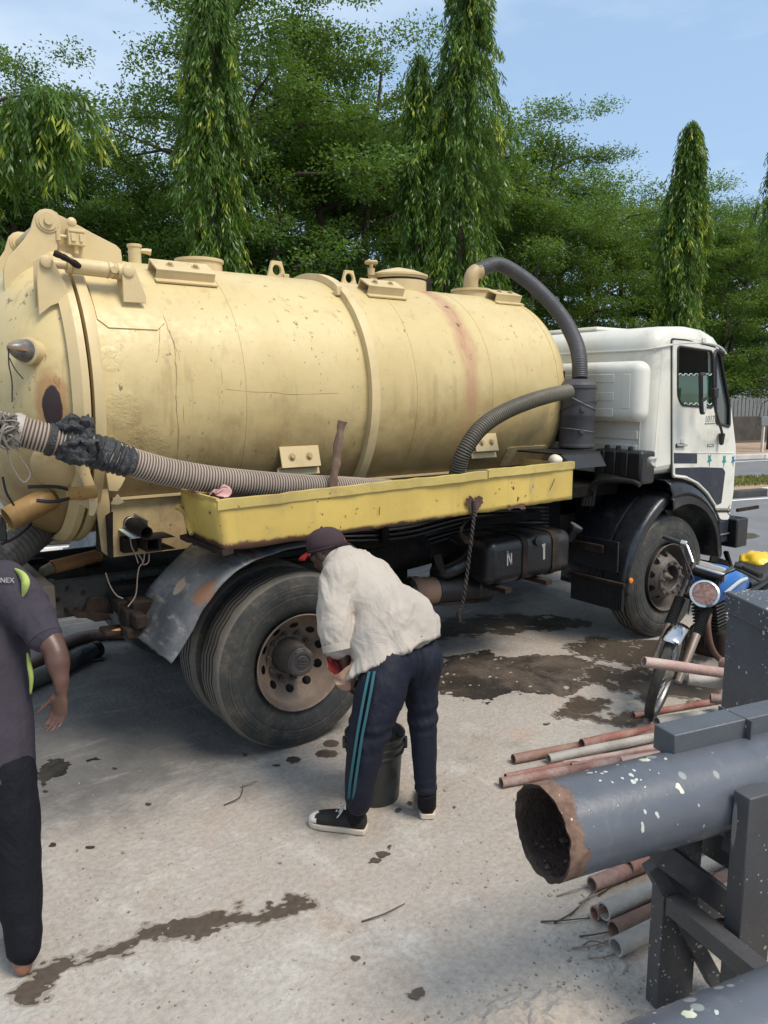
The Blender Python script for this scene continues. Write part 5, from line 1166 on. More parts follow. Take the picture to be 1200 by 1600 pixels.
# lace edge of the curtain hung inside, wavy top and bottom
for y0 in (585, 631):
    tb(MB().tube([AY(1058+i*54/26, y0+(1.4 if i % 4 < 2 else -1.2), 3.60) for i in range(27)], .0035, 5), 'curtain_edge', M['curtain'], parent=dr)
cur = MB(); k = 30; vs = []
for j in range(2):
    for i in range(k+1): p = AY(1058+i*54/k, 586+j*46, 3.66); vs.append((p.x, 3.665+.012*sin(i*1.3), p.z))
cur.add(vs, [(i, i+1, k+1+i+1, k+1+i) for i in range(k)]); tb(cur, 'curtain', flat('reflection_green_curtain', (.02, .07, .05), .9), parent=dr)  # curtain green stands for the foliage reflection in the window
# inner lining, seats and steering wheel
mb = MB(); mb.box(5.16, 5.2, 3.72, 5.98, 1.4, 2.4); mb.box(5.2, 6.3, 3.72, 5.98, 1.32, 1.42); mb.box(6.15, 6.35, 3.72, 5.98, 1.4, 1.78); tb(mb, 'cab_lining', M['dark_in'], bevel=.02)
for Y in (4.1, 5.6): tb(MB().box(5.3, 5.8, Y-.25, Y+.25, 1.42, 1.62).box(5.24, 5.38, Y-.24, Y+.24, 1.62, 2.15), 'seat', M['dark_in'], bevel=.04)
tb(MB().tube([V(6.0+.06*cos(u)*1, 5.5+.2*cos(u), 1.85+.2*sin(u)) for u in [k*2*pi/24 for k in range(25)]], .014, 8, cap=False), 'steering_wheel', M['rubber_trim'])
# roof gutter, rear embossed panels, sleeper bulge
xs = 5.12
P = [V(5.116, y, 2.345) for y in (3.74, 4.2, 5, 5.9)]; tb(MB().tube(P, .010, 6), 'roof_gutter', M['white_trim'])
tb(MB().tube(catmull([V(5.116, 3.74, 2.345), V(5.14, 3.66, 2.35), V(5.2, 3.615, 2.365)]+[V(x, 3.606, z) for x, z in [(5.45, 2.40), (5.8, 2.415), (6.0, 2.385), (6.08, 2.34)]], 4), .009, 6), 'roof_gutter', M['white_trim'])
y0, y1 = AX(1004, 600, 4.98).y, 5.72; z1 = 2.26; z0_ = 1.795
mb = MB(); mb.box(4.955, 5.125, y0, y1, z0_, z1); tb(mb, 'sleeper_bulge', M['white'], bevel=.082, seg=8, smooth=80)
for zc in (2.13, 1.99, 1.865):
    tb(MB().box(4.950, 4.957, y0+.24, 5.6, zc-.032, zc+.032), 'pressed_rib', M['white'], bevel=.006, seg=3)
tb(MB().box(4.951, 4.957, y0+.09, y0+.16, 1.90, 2.16), 'pressed_rib', M['white'], bevel=.010, seg=3)
for zc in (1.69, 1.58, 1.47): tb(MB().box(5.105, 5.122, 3.72, 5.8, zc-.035, zc+.035), 'pressed_rib', M['white'], bevel=.008, seg=3)
tb(MB().box(5.112, 5.119, 3.705, 3.709, 1.38, 2.3), 'panel_seam', M['white_trim']); 
tb(MB().box(5.112, 5.3, 3.6175, 3.6185, 1.52, 1.528), 'panel_crease', M['white'])
ha = px2([(1000, 502)], 4.6)
tb(MB().box(5.35, 5.95, 4.35, 5.35, 2.535, 2.575), 'roof_hatch', M['white'], bevel=.02, seg=3)
# door furniture
def ypl(pts, Y, th, name, mat, parent=None, r=0):
    L_ = px2(pts, Y); L_ = rounded(L_, r, 3) if r else L_; return tb(MB().prism([V(x, Y, z) for x, z in L_], V(0, -th, 0)), name, mat, parent=parent, smooth=0)
YD = CYN-.0205
ypl([(1055, 731), (1096, 730), (1129, 731), (1133, 737), (1127, 786), (1118, 790), (1108, 772), (1090, 753), (1072, 743), (1055, 741)], YD, .002, 'lower_panel', M['navy_panel'], dr, .01)
ypl([(1053, 708), (1089, 709), (1089, 724), (1053, 724)], YD, .002, 'upper_panel', M['navy_panel'], dr, .004)
lip_p = px2([(1053, 744), (1072, 746), (1090, 755), (1105, 770), (1118, 790)], YD-.004); tb(MB().tube([V(x, YD-.002, z) for x, z in lip_p], .011, 8), 'arch_bead', M['white'], parent=dr)
tb(MB().tube([V(x, YD-.001, z) for x, z in px2([(1053, 707), (1146, 708)], YD)], .004, 6), 'door_crease', M['white'], parent=dr)
def star(cx_, cy_, s, mat, rot):
    c = AY(cx_, cy_, YD); P = []
    for k in range(10):
        u = pi/2+2*pi*k/10+rot; r = s*(1.0 if k % 2 == 0 else .45)*(1.25 if k in (0, 5) else 1); P.append(V(c.x+r*cos(u)*.8, YD, c.z+r*sin(u)*1.15))
    tb(MB().prism(P, V(0, -.0016, 0)), 'painted_star', mat, parent=dr, smooth=0)
star(1108.5, 718, .046, M['teal'], pi+.1); star(1131.5, 719, .046, M['teal'], pi-.02); star(1145.5, 719, .042, M['blue_star'], pi+.15)
mark('1017', 1109, 655.2, YD, .078, M['grey_ink'], 'model_number', dr, sx=.92, tilt=.0, depth=.0008)
tb(MB().box(AY(1101, 661, YD).x, AY(1117, 661, YD).x, YD-.002, YD+.0005, AY(1109, 662.6, YD).z, AY(1109, 661.1, YD).z), 'number_underline', M['grey_ink'], parent=dr)
ypl([(1105, 694), (1115, 693.5), (1115, 698), (1105, 698.5)], YD, .002, 'maker_plate', M['grey_ink'], dr)
ypl([(1106.4, 695), (1113.4, 694.8), (1113.4, 697), (1106.4, 697.2)], YD-.002, .001, 'plate_face', M['white_trim'], dr)
c = AY(1063, 696, YD); mb = MB(); mb.obox(c+V(-.01, -.004, .0), (.055, 0, 0), (0, .006, 0), (0, 0, .016)); tb(mb, 'door_handle', M['black'], parent=dr, bevel=.004)
tb(MB().obox(c+V(.0, -.018, .003), (.065, 0, -.004), (0, .005, 0), (0, 0, .009)), 'handle_lever', M['chrome'], parent=dr, bevel=.003)
tb(MB().lathe([(0, .028), (.006, .022), (.007, .001)], c+V(.02, 0, .035), V(0, -1, 0), 14), 'lock_cover', M['white_trim'], parent=dr)
# black lace-like transfer along the door foot
rr = random.Random(5); mb = MB()
for i in range(9):
    cx_ = 1121+i*2.2; pts = [AY(cx_+2.3*cos(u)+.5*cos(5*u), 797+3.0*sin(u)+.4*sin(7*u), YD-.001) for u in [k*2*pi/14 for k in range(11)]]; mb.tube(pts, .0042, 4)
mb.tube([AY(1119+i*1.5, 797.5+1.2*sin(i*2.1), YD-.001) for i in range(16)], .006, 4); mb.tube([AY(1141, 789, YD-.001), AY(1138, 793, YD-.001), AY(1141, 797, YD-.001), AY(1137, 801, YD-.001), AY(1141, 805, YD-.001)], .004, 4); tb(mb, 'black_transfer', M['ink'], parent=dr)
ypl([(1096, 528), (1101, 529), (1101, 536), (1096, 535)], CYN-.021, .012, 'rain_clip', M['white_trim'], dr, .003)
# mirror
P = [AY(x, y, Y) for x, y, Y in [(1131, 551, 3.58), (1121, 547, 3.50), (1116, 556, 3.46), (1115, 590, 3.45), (1116, 625, 3.45), (1119, 645, 3.46), (1126, 668, 3.50), (1129, 680, 3.575)]]
mar = tb(MB().tube(catmull(P, 5), .011, 8), 'mirror_arm', M['rubber_trim']); c = AY(1115, 614, 3.45); tb(MB().obox(c, (.03, 0, 0), (0, .03, 0), (0, 0, .04)), 'mirror_clamp', M['rubber_trim'], parent=mar, bevel=.01)
c = AY(1128, 681, 3.57); tb(MB().lathe([(0, .001), (0, .026), (-.09, .018), (-.10, .001)], c+V(0, .0, .02), V(0, 0, 1), 12), 'mirror_foot', M['rubber_trim'], parent=mar)
ml = rounded(px2([(1096, 583), (1108, 581), (1112, 600), (1112, 640), (1108, 648), (1103, 648), (1100, 640)], 3.40), .02)
me_ = tb(MB().prism([V(x, 3.40+(x-ml[0][0])*.25, z) for x, z in ml], V(.0, .03, 0)), 'mirror_head', M['rubber_trim'], bevel=.006)
ml2 = shrink(px2([(1101, 628), (1110, 624), (1110, 640), (1107, 645), (1103, 645)], 3.40), .05); tb(MB().prism([V(x, 3.397+(x-ml[0][0])*.25, z) for x, z in ml2], V(0, -.002, 0)), 'mirror_glass', M['mirror'], parent=me_, smooth=0)
ml3 = shrink(px2([(1098, 587), (1107, 585), (1110, 602), (1110, 620), (1100, 624)], 3.40), .05); tb(MB().prism([V(x, 3.397+(x-ml[0][0])*.25, z) for x, z in ml3], V(0, -.002, 0)), 'mirror_glass', M['glass'], parent=me_, smooth=0)
# windscreen, grille and lamps of the front (seen from other sides)
a, b = V(6.18, 0, 2.20), V(6.372, 0, 1.62); nn = V(.95, 0, .32).normalized()
tb(MB().prism([V(a.x, 3.85, a.z)+nn*.004, V(a.x, 5.85, a.z)+nn*.004, V(b.x, 5.9, b.z)+nn*.004, V(b.x, 3.8, b.z)+nn*.004], nn*.006), 'windscreen', M['glass_pale'], smooth=0)
g_ = tb(MB().box(6.417, 6.43, 4.1, 5.6, 1.08, 1.42), 'grille', M['black'], bevel=.004)
for k in range(5): tb(MB().box(6.431, 6.44, 4.15, 5.55, 1.11+k*.06, 1.13+k*.06), 'grille_slat', M['rubber_trim'], parent=g_)
# bumper with end box and step
bx0 = AY(1127, 830, 3.66).x; bx1 = 6.62; bz0 = AY(1145, 858, 3.60).z; bz1 = AY(1145, 813, 3.60).z
tb(MB().box(6.44, bx1, 3.60, 6.1, bz0, bz1), 'bumper', M['black'], bevel=.015); tb(MB().box(bx0, 6.435, 3.68, 3.9, bz0+.05, bz1-.01), 'bumper_end', M['navy_panel'], bevel=.012)
tb(MB().box(bx0, 6.43, 3.665, 3.675, bz0+.125, bz0+.135), 'bumper_trim', M['steel'])
for Y in (3.95, 5.75): tb(MB().box(6.622, 6.635, Y-.16, Y+.16, bz0+.05, bz1-.05), 'headlamp', M['steel'], bevel=.004)
mb = MB(); P = [AY(x, y, 3.75) for x, y in [(1110, 872), (1116, 878), (1140, 883), (1133, 862), (1138, 862), (1143, 886), (1108, 882)]]
mb.beam(P[0], P[2], .06, .02, up=(0, 1, 0)); mb.beam(AY(1134, 862, 3.75), AY(1141, 884, 3.75), .04, .03); mb.beam(AY(1112, 878, 3.75), AY(1142, 885, 3.75), .3, .012); tb(mb, 'step', M['black_rust'], bevel=.004)
tb(MB().box(AY(1153, 800, 3.7).x, AY(1163, 800, 3.7).x+.25, 3.7, 3.72, AY(1160, 799, 3.7).z, AY(1160, 794, 3.7).z), 'wiper_bracket', M['black_rust'])
# front wheel-arch moulding on the cab
top_ = [(1044, 752), (1060, 751), (1076, 755), (1092, 766), (1106, 783), (1118, 806), (1124, 835), (1126, 862), (1122, 870)]
inn = [(1047, 797), (1060, 789), (1075, 786), (1088, 790), (1100, 799), (1110, 815), (1116, 836), (1118, 862), (1119, 870)]
def archband(top_, inn, Y, name, dep=.5):
    A = catmull([AY(*p, Y) for p in top_], 4); B = catmull([AY(*p, Y) for p in inn], 4); A2 = [p+V(.0, .03, 0) for p in A]
    vs = []; k = len(A)
    for a, b in zip(A, B):
        m_ = a.lerp(b, .45)+V(0, -.028, 0); vs += [a+V(0, dep, 0), a+V(0, .035, 0), a.lerp(b, .12)+V(0, -.01, 0), m_, a.lerp(b, .62)+V(0, -.012, 0), a.lerp(b, .66)+V(0, -.03, 0), b+V(0, -.022, 0), b+V(0, .02, 0), b+V(0, dep-.1, 0)]
    w = 9; fs = [(i*w+j, (i+1)*w+j, (i+1)*w+j+1, i*w+j+1) for i in range(k-1) for j in range(w-1)]
    mb = MB().add(vs, fs); o = tb(mb, name, M['fender_black'], smooth=40); sm = o.modifiers.new('s', 'SOLIDIFY'); sm.thickness = .005; return o
archband(top_, inn, 3.59, 'wheel_arch')
mb = MB(); mb.box(5.1, 6.05, 4.15, 4.3, .9, 1.3); tb(mb, 'inner_arch', M['black_under'])
# quarter mudguard behind the front wheel: curved sheet with ribs
cxw, czw, Rf = 5.518, .51, .70
P = [V(cxw+Rf*cos(u)*f, 0, czw+Rf*sin(u)) for u, f in [(radians(a), 1) for a in range(176, 66, -6)]]
# blend to the traced edge
tr_ = catmull([AY(x, y, 3.62) for x, y in [(973, 931), (976, 900), (984, 866), (997, 833), (1014, 803), (1033, 780), (1050, 768)]], 4)
mb = MB(); K = 14; vs = []
Yw = [0, .004, .02, .05, .12, .2, .205, .235, .24, .32, .42, .52, .60, .64, .66]; Hh = [-.075, -.03, -.008, 0, .004, .004, -.012, -.012, .004, .006, .006, .006, .004, 0, -.01]
for i, p in enumerate(tr_):
    t = (tr_[min(i+1, len(tr_)-1)]-tr_[max(i-1, 0)]).normalized(); n = V(-t.z, 0, t.x)
    for y, h in zip(Yw, Hh): vs.append(V(p.x, 3.60+y, p.z)+n*(h+.004*mn.noise(V(p.x*5, y*6, p.z*5))))
m = len(Yw); mb.add(vs, [(i*m+j, (i+1)*m+j, (i+1)*m+j+1, i*m+j+1) for i in range(len(tr_)-1) for j in range(m-1)]); o = tb(mb, 'front_mudguard', M['fender_black'], smooth=40); sm = o.modifiers.new('s', 'SOLIDIFY'); sm.thickness = .005
g = o.copy(); COL.objects.link(g); g.parent = TRK; g.scale = (1, -1, 1)
tb(MB().lathe([(0, .001), (0, .022), (.01, .020), (.014, .001)], AY(985, 907, 3.59), V(0, -1, 0), 16), 'side_reflector', M['orange_lens'])
# ribbed mud flap and carrier plate
fy0, fy1 = AX(974, 920, 4.86).y, AX(893, 905, 4.86).y; fzt, fzb = .60, .36
fzt = AX(893, 894, 4.86).z; fzb = AX(893, 935, 4.86).z
mb = MB(); mb.box(4.862, 4.872, fy0, fy1, fzb, fzt); k = 34
for i in range(k): y = fy0+(fy1-fy0)*(i+.5)/k; mb.box(4.852, 4.8615, y-.004, y+.004, fzb+.006, fzt-.03)
tb(mb, 'mud_flap', M['rubber_flap']); tb(MB().box(4.845, 4.88, fy0-.01, fy1+.02, fzt-.02, fzt+.006), 'flap_carrier', M['black_rust'])
mb = MB(); a, b = AX(890, 835, 4.80), AX(964, 895, 4.80); mb.box(4.80, 4.815, b.y, a.y, b.z, a.z+.01); tb(mb, 'carrier_plate', M['black'], bevel=.004)
tb(MB().box(4.77, 4.799, AX(945, 860, 4.8).y, a.y, a.z-.10, a.z-.03), 'carrier_rib', M['black_rust'], bevel=.01)
# battery / air-intake box above the mudguard
bz1_ = AX(960, 702, 4.98).z; bz0b = AX(960, 752, 4.98).z; yA, yB = AX(1012, 720, 5.0).y, AX(938, 720, 5.0).y
ib = tb(MB().box(4.92, 5.10, yA, yB, bz0b, bz1_), 'intake_box', M['black'], bevel=.02)
for i, f in enumerate((.16, .40, .66)):
    y = yB+(yA-yB)*f; tb(MB().box(4.905, 4.919, y-.035, y+.035, bz0b+.03, bz1_-.01), 'intake_rib', M['black'], parent=ib, bevel=.006); tb(MB().lathe([(0, .02), (.025, .02), (.03, .012), (.03, .001)], V(4.99, y, bz1_), V(0, 0, 1), 10), 'intake_cap', M['black'], parent=ib)
c = AX(1018, 722, 4.93); mb = MB(); mb.ball(c, (.03, .035, .035), 24, 16); crumple2(mb); o = tb(mb, 'cloth_scrap', paint('pale_rag', (.42, .40, .37), .2), parent=ib)
mb = MB()
for k in range(4): P = [AX(x, y, 4.85+.02*k) for x, y in [(910+5*k, 790), (918+4*k, 765-2*k), (940, 752-3*k), (985, 752), (1000, 758)]]; mb.tube(catmull(P, 4), .018, 8)
tb(mb, 'coolant_hose', M['rubber_trim'])
tb(MB().box(4.6, 5.2, 3.95, 5.4, 1.20, 1.30), 'cab_bearer', M['black_under'], bevel=.01)

# ================================================================== things lying on or hanging from the truck
yh = 3.80
pts = [(-90, 655), (-30, 662), (20, 672), (60, 682), (100, 692), (150, 704), (205, 722), (260, 737), (330, 749), (400, 756), (470, 761), (540, 764), (610, 768)]
Yc = [3.95, 3.90, 3.88, 3.86, 3.85, 3.85, 3.86, 3.86, 3.84, 3.82, 3.80, 3.79, 3.78]
HP = [AY(x, y, Y) for (x, y), Y in zip(pts, Yc)]
SH = thing('suction_hose', 'thick ivory ribbed suction hose slung from the rear door into the yellow tray', 'hose', tuple(HP[5]))
ribbed(HP[4:], .066, .0155, .0085, [M['hose_ivory'], M['hose_ivory_groove']], n=20, name='ribbed_hose', parent=SH, steps=4)
ribbed(HP[:5], .066, .0155, .0085, [M['hose_ivory'], M['hose_ivory_groove']], n=20, name='ribbed_hose', parent=SH, steps=4)
hp = catmull(HP, 8)
def near_i(px): q = [abs((p-CAM).dot(Rv)/(p-CAM).dot(Fv)*F_PX+600-px) for p in hp]; return q.index(min(q))
i0, i1 = near_i(92), near_i(203); seg = hp[i0:i1+1]; seg2 = catmull(seg, 3)
def crumple(mb_, amp, f, sd=0):
    mb_.v = [tuple(Vector(p)+Vector((mn.noise(Vector(p)*f+V(sd, 0, 0)), mn.noise(Vector(p)*f+V(0, sd, 9)), mn.noise(Vector(p)*f+V(3, sd, 0))))*amp) for p in mb_.v]; return mb_
mb = MB(); mb.tube(seg2, [.078+.006*sin(i*1.7) for i in range(len(seg2))], 26); crumple(mb, .016, 16); tb(mb, 'plastic_wrap', M['tape'], parent=SH, smooth=35)
j0, j1 = near_i(76), near_i(86); tb(MB().tube(hp[j0:j1+1], .079, 20), 'dark_band', M['tape'], parent=SH)
mb = MB()
for (x, y, Y, r) in [(118, 665, 3.80, (.075, .05, .055)), (128, 700, 3.76, (.085, .05, .06)), (140, 672, 3.86, (.05, .05, .05)), (112, 706, 3.80, (.06, .05, .045))]:
    mb.ball(AY(x, y, Y), r, 40, 26)
crumple(mb, .05, 11, 3); crumple(mb, .022, 34, 5); tb(mb, 'plastic_bag_knot', M['tape'], parent=SH, smooth=25)
tb(MB().prism([AY(x, y, 3.93) for x, y in [(136, 652), (147, 652), (148, 700), (134, 700)]], V(0, .04, 0)), 'plastic_strip', M['tape'], parent=SH, bevel=.006)
mb = MB(); rr = random.Random(2); c0 = AY(8, 672, 3.80)
for k in range(9):
    P = [c0+V(rr.uniform(-.06, .06), rr.uniform(-.03, .03), rr.uniform(-.09, .08)) for _ in range(6)]; mb.tube(catmull(P, 4), .006, 5)
mb.tube(catmull([c0+V(0, 0, -.08), c0+V(.02, 0, -.17), c0+V(.06, 0, -.24), c0+V(.09, 0, -.20), c0+V(.05, 0, -.12)], 5), .0035, 5); tb(mb, 'string_knot', paint('grey_twine', (.20, .18, .15), .3, bump=.4), parent=SH)
j = near_i(26); tb(MB().lathe([(-.02, .080), (.0, .086), (.025, .080)], hp[j], hp[j+1]-hp[j], 24), 'tape_end', paint('dirty_white_tape', (.42, .38, .33), .2, bump=.5), parent=SH)
# big grey outlet hose going down to the left
P = [AD(x, y, d) for x, y, d in [(95, 800, 4.62), (62, 826, 4.5), (30, 852, 4.35), (-10, 885, 4.2), (-60, 935, 4.0)]]
oh = thing('outlet_hose', 'thick dusty grey hose strapped below the rear door at the left edge', 'hose', tuple(P[2]))
o = ribbed(P, .098, .03, .004, [paint('dusty_grey_hose', (.085, .080, .072), .25, (.20, .17, .13), .6, None, 0, .8, bump=.6, scale=2)], n=24, name='hose_body', parent=oh, steps=4)
P2 = [AD(x, y, d) for x, y, d in [(2, 850, 4.08), (20, 842, 4.15), (42, 826, 4.25), (50, 815, 4.35)]]; tb(MB().tube(catmull(P2, 4), .008, 6), 'cord', M['rubber_trim'], parent=oh)
tb(MB().obox(AD(3, 825, 4.1), (.02, 0, 0), (0, .02, 0), (0, 0, .07)), 'valve_handle', M['black'], parent=oh, bevel=.006)
tb(MB().tube(catmull([AY(x, y, 4.05) for x, y in [(4, 745), (10, 770), (22, 790)]], 4), .006, 6), 'cord', M['rubber_trim'], parent=oh)
# bars below the tank tail
b_ = tb(MB().beam(AD(-30, 882, 4.9), AD(155, 862, 5.0), .05, .075), 'towing_bar', M['black_under'], bevel=.006)
r_ = MB().pipe(AD(82, 886, 4.66), AD(155, 868, 4.92), .042, .034, 22); r_ = tb(r_, 'tan_tube', M['tan']); tb(MB().tube([AD(66, 894, 4.60), AD(80, 887, 4.66)], [.030, .034], 10), 'tube_socket', paint('scuffed_tan_socket', (.30, .24, .17), .2), parent=r_)
# wooden stake, rag and stones in the tray
p, q = AY(518, 764, 3.70), AY(535, 658, 3.70); P = catmull([p, p.lerp(q, .3)+V(.004, 0, 0), p.lerp(q, .6)+V(-.004, 0, 0), q], 5); mb = MB().tube(P, [.024+.003*sin(i*1.3) for i in range(len(P))], 9); crumple(mb, .008, 30)
o = mb.build('wooden_stake', paint('weathered_wood', (.16, .10, .07), .25, (.24, .18, .13), .5, None, 0, .9, bump=.9, scale=2), None, off=p, smooth=30); o['label'] = 'rough brown wooden stake standing up out of the yellow tray against the tank'; o['category'] = 'stake'
def lump(name, c, r, mat, label, cat, amp=.02, f=14, sd=1, nu=28, nv=18):
    mb = MB().ball(c, r, nu, nv); crumple(mb, amp, f, sd); o = mb.build(name, mat, None, off=c, smooth=50); o['label'] = label; o['category'] = cat; return o
lump('rag', AY(342, 770, 3.66)+V(0, 0, .0), (.045, .05, .022), paint('pink_rag', (.48, .27, .25), .15, (.3, .2, .17), .4), 'crumpled pink rag on the rear corner of the yellow tray', 'rag', .05, 24)
lump('stone', AY(868, 719, 3.66), (.042, .05, .04), paint('cream_stone', (.62, .55, .43), .1), 'rounded cream stone sitting on the front end of the yellow tray', 'stone', .01)
# rope hanging from the tray side
P = catmull([AY(x, y, Y) for x, y, Y in [(740, 782, 3.535), (741, 800, 3.53), (738, 830, 3.52), (733, 870, 3.52), (728, 910, 3.52), (722, 945, 3.52), (716, 958, 3.53), (718, 972, 3.55)]], 8); mb = MB()
for s_ in (0, pi): mb.tube([p+V(.007*cos(i*.9+s_), .007*sin(i*.9+s_), 0) for i, p in enumerate(catmull(P, 2))], .0068, 6)
o = mb.build('rope', paint('black_oily_rope', (.04, .035, .03), .3, (.12, .09, .07), .5, None, 0, .9, bump=.8, scale=3), None, off=P[0], smooth=60); o['label'] = 'black twisted rope hanging from a rusted hole in the yellow tray'; o['category'] = 'rope'
mb = MB(); rr = random.Random(8)
for k in range(5): mb.tube(catmull([AY(x+rr.uniform(-4, 4), y+rr.uniform(-3, 3), 3.60) for x, y in [(730, 812), (722, 830), (728, 845), (736, 850)]], 4), .003, 4)
o = mb.build('wire_tangle', M['black_rust'], None, off=P[1], smooth=60); o['label'] = 'thin rusty wire tangle beside the rope under the yellow tray'; o['category'] = 'wire'
# hoses lying on the ground behind the man at left
rad = .05
P = [G(x, y, rad) for x, y in [(-60, 1092), (40, 1044), (80, 1018), (115, 1000), (150, 992), (200, 990), (250, 990)]]
hg = thing('ground_hose', 'smooth brown hose lying on the tarmac behind the left man', 'hose', tuple(P[2])); ribbed(P, .046, .02, .003, [paint('brown_hose_skin', (.10, .055, .042), .2, (.17, .12, .09), .5, None, 0, .5, bump=.2)], name='hose_body', parent=hg)
P = [G(x, y, .06) for x, y in [(-40, 1100), (50, 1062), (90, 1045), (112, 1033)]]
hg = thing('ground_hose', 'dark grey ribbed hose with a taped end lying beside the brown hose', 'hose', tuple(P[2])); ribbed(P, .056, .016, .007, [paint('grey_green_hose_skin', (.085, .09, .07), .2, (.17, .16, .12), .5), M['hose_groove']], name='hose_body', parent=hg)
P = [G(x, y, .06) for x, y in [(108, 1035), (122, 1029), (135, 1022), (146, 1017)]]; mb = MB().tube(catmull(P, 5), .062, 20); crumple(mb, .012, 14); tb(mb, 'taped_end', M['tape'], parent=hg); tb(MB().lathe([(0, .066), (.05, .066), (.05, .001)], P[-1], P[-1]-P[-2], 20), 'coupling', M['black'], parent=hg)
tb(MB().tube([G(136, 1032, .02), G(162, 1030, .012)], .012, 8), 'coupling_lever', M['black'], parent=hg)
# ================================================================== PEOPLE
def loft(mb, rings, n=28, cap=True, pw=1.0):
    vs = []; k = len(rings)
    for (c, A, B) in rings:
        for j in range(n):
            u = 2*pi*j/n; cu, su = cos(u), sin(u); cu = math.copysign(abs(cu)**pw, cu); su = math.copysign(abs(su)**pw, su); vs.append(Vector(c)+Vector(A)*cu+Vector(B)*su)
    fs = [(i*n+j, i*n+(j+1) % n, (i+1)*n+(j+1) % n, (i+1)*n+j) for i in range(k-1) for j in range(n)]
    if cap: fs += [tuple(range(n))[::-1], tuple(range((k-1)*n, k*n))]
    return mb.add(vs, fs)
def limb(mb, nodes, n=18):
    P = [Vector(a[0]) for a in nodes]; R = [a[1] for a in nodes]; Q = catmull(P, 5); RR = []
    for i in range(len(R)-1):
        for k in range(5): t = k/5; t = t*t*(3-2*t); RR.append(R[i]*(1-t)+R[i+1]*t)
    RR.append(R[-1]); mb.tube(Q, RR, n); mb.ball(P[0], R[0], n, 10); mb.ball(P[-1], R[-1], n, 10); return mb
def fuse(mb, name, mat, parent, voxel=.007, it=6, fac=.5, disp=()):
    o = mb.build(name, mat, parent, smooth=0)
    o.data.polygons.foreach_set('use_smooth', [True]*len(o.data.polygons))
    m = o.modifiers.new('fuse', 'REMESH'); m.mode = 'VOXEL'; m.voxel_size = voxel; m.use_smooth_shade = True
    m = o.modifiers.new('soften', 'SMOOTH'); m.factor = fac; m.iterations = it
    for i, (sz, st, *kind) in enumerate(disp):
        tx = bpy.data.textures.new(name+'_fold', 'CLOUDS'); tx.noise_scale = sz; tx.noise_depth = 2
        d = o.modifiers.new('fold', 'DISPLACE'); d.texture = tx; d.strength = st; d.mid_level = .5; d.texture_coords = 'LOCAL'
    return o
def finger(mb, p, d, n, L3, r, curl):
    P = [p]; R = [r*1.05]; dd = d.normalized(); ax = dd.cross(n).normalized()
    for k, l in enumerate(L3):
        dd = (Matrix.Rotation(curl[k], 3, ax) @ dd).normalized(); P.append(P[-1]+dd*l); R.append(r*(1-.12*(k+1)))
    mb.tube(catmull(P, 4), [R[0]+(R[-1]-R[0])*i/(4*(len(P)-1)) for i in range(4*(len(P)-1)+1)], 10); mb.ball(P[-1], R[-1], 10, 7)
    for q, rr_ in zip(P[:-1], R): mb.ball(q, rr_*1.04, 10, 7)
def hand(mb, w, d, n, s, sc=1.0, curl=.45, thumb=(.55, .2, .2), spread=.06):
    d, n = Vector(d).normalized(), Vector(n).normalized(); s = Vector(s); s = (s-d*s.dot(d)); s = (s-n*s.dot(n)).normalized(); k = sc
    loft(mb, [(w-d*.02*k, s*.025*k, n*.018*k), (w+d*.012*k, s*.027*k, n*.017*k), (w+d*.04*k, s*.038*k, n*.016*k), (w+d*.075*k, s*.041*k, n*.0135*k), (w+d*.094*k, s*.040*k, n*.011*k)], 20)
    for off, L_, r in [(.031, .074, .0090), (.0105, .083, .0093), (-.010, .077, .0088), (-.029, .060, .0078)]:
        dd = (d+s*(off/.03)*spread).normalized()
        c = curl*(1+.18*(.03-off)/.06)
        finger(mb, w+(d*(.090-.006*abs(off)/.03)+s*off)*k, dd, n, [L_*.44*k, L_*.31*k, L_*.25*k], r*k, [c*.8, c, c*.7])
    base = w+(d*.022+s*.026+n*.004)*k; td = (d*.90+s*.55+n*.25).normalized()
    mb.ball(base+d*.012*k, .016*k, 10, 8); finger(mb, base, td, n, [.040*k, .032*k, .026*k], .0108*k, thumb)
def head(mb, c, f, u, s, k=1.0):
    f, u, s = [Vector(x).normalized() for x in (f, u, s)]
    def el(o, a, b, cc): loft(mb, [(c+o*1.0+u*cc*cos(t), s*a*sin(t)+V(0, 0, 0), f*b*sin(t)) for t in [pi*.02+pi*.96*i/14 for i in range(15)]], 22)
    el(u*.035*k-f*.008*k, .076*k, .094*k, .085*k); el(-u*.030*k+f*.018*k, .060*k, .070*k, .075*k); el(-u*.068*k+f*.045*k, .034*k, .036*k, .030*k)
    mb.tube([c+f*.082*k+u*.015*k, c+f*.100*k-u*.020*k, c+f*.088*k-u*.030*k], [.009*k, .015*k, .010*k], 10); mb.ball(c+f*.098*k-u*.018*k, .013*k, 10, 8)
    for q in (-1, 1):
        mb.ball(c+f*.096*k-u*.024*k+s*q*.013*k, .009*k, 8, 6); mb.ball(c+f*.070*k+u*.028*k+s*q*.033*k, .016*k, 10, 7)
        el(s*q*.078*k-u*.004*k-f*.004*k, .010*k, .019*k, .032*k)
        mb.ball(c+f*.062*k-u*.012*k+s*q*.040*k, .022*k, 10, 7)
    for z, r in ((-.050, .0115), (-.060, .0125)): mb.tube([c+f*.076*k+u*z*k-s*.024*k, c+f*.092*k+u*z*k, c+f*.076*k+u*z*k+s*.024*k], [.005*k, r*k, .005*k], 8)
def skinmat(name, base, pale):
    m = NM(name, .42); n = m.noise(9, 5); f = m.noise(90, 4, .6); m.col(m.mix(m.rng(n, .3, .7), base, pale)); m.bump(f, .15, .002); m.p.inputs['Subsurface Weight'].default_value = .06; m.p.inputs['Subsurface Radius'].default_value = (.01, .004, .002); return m.mat
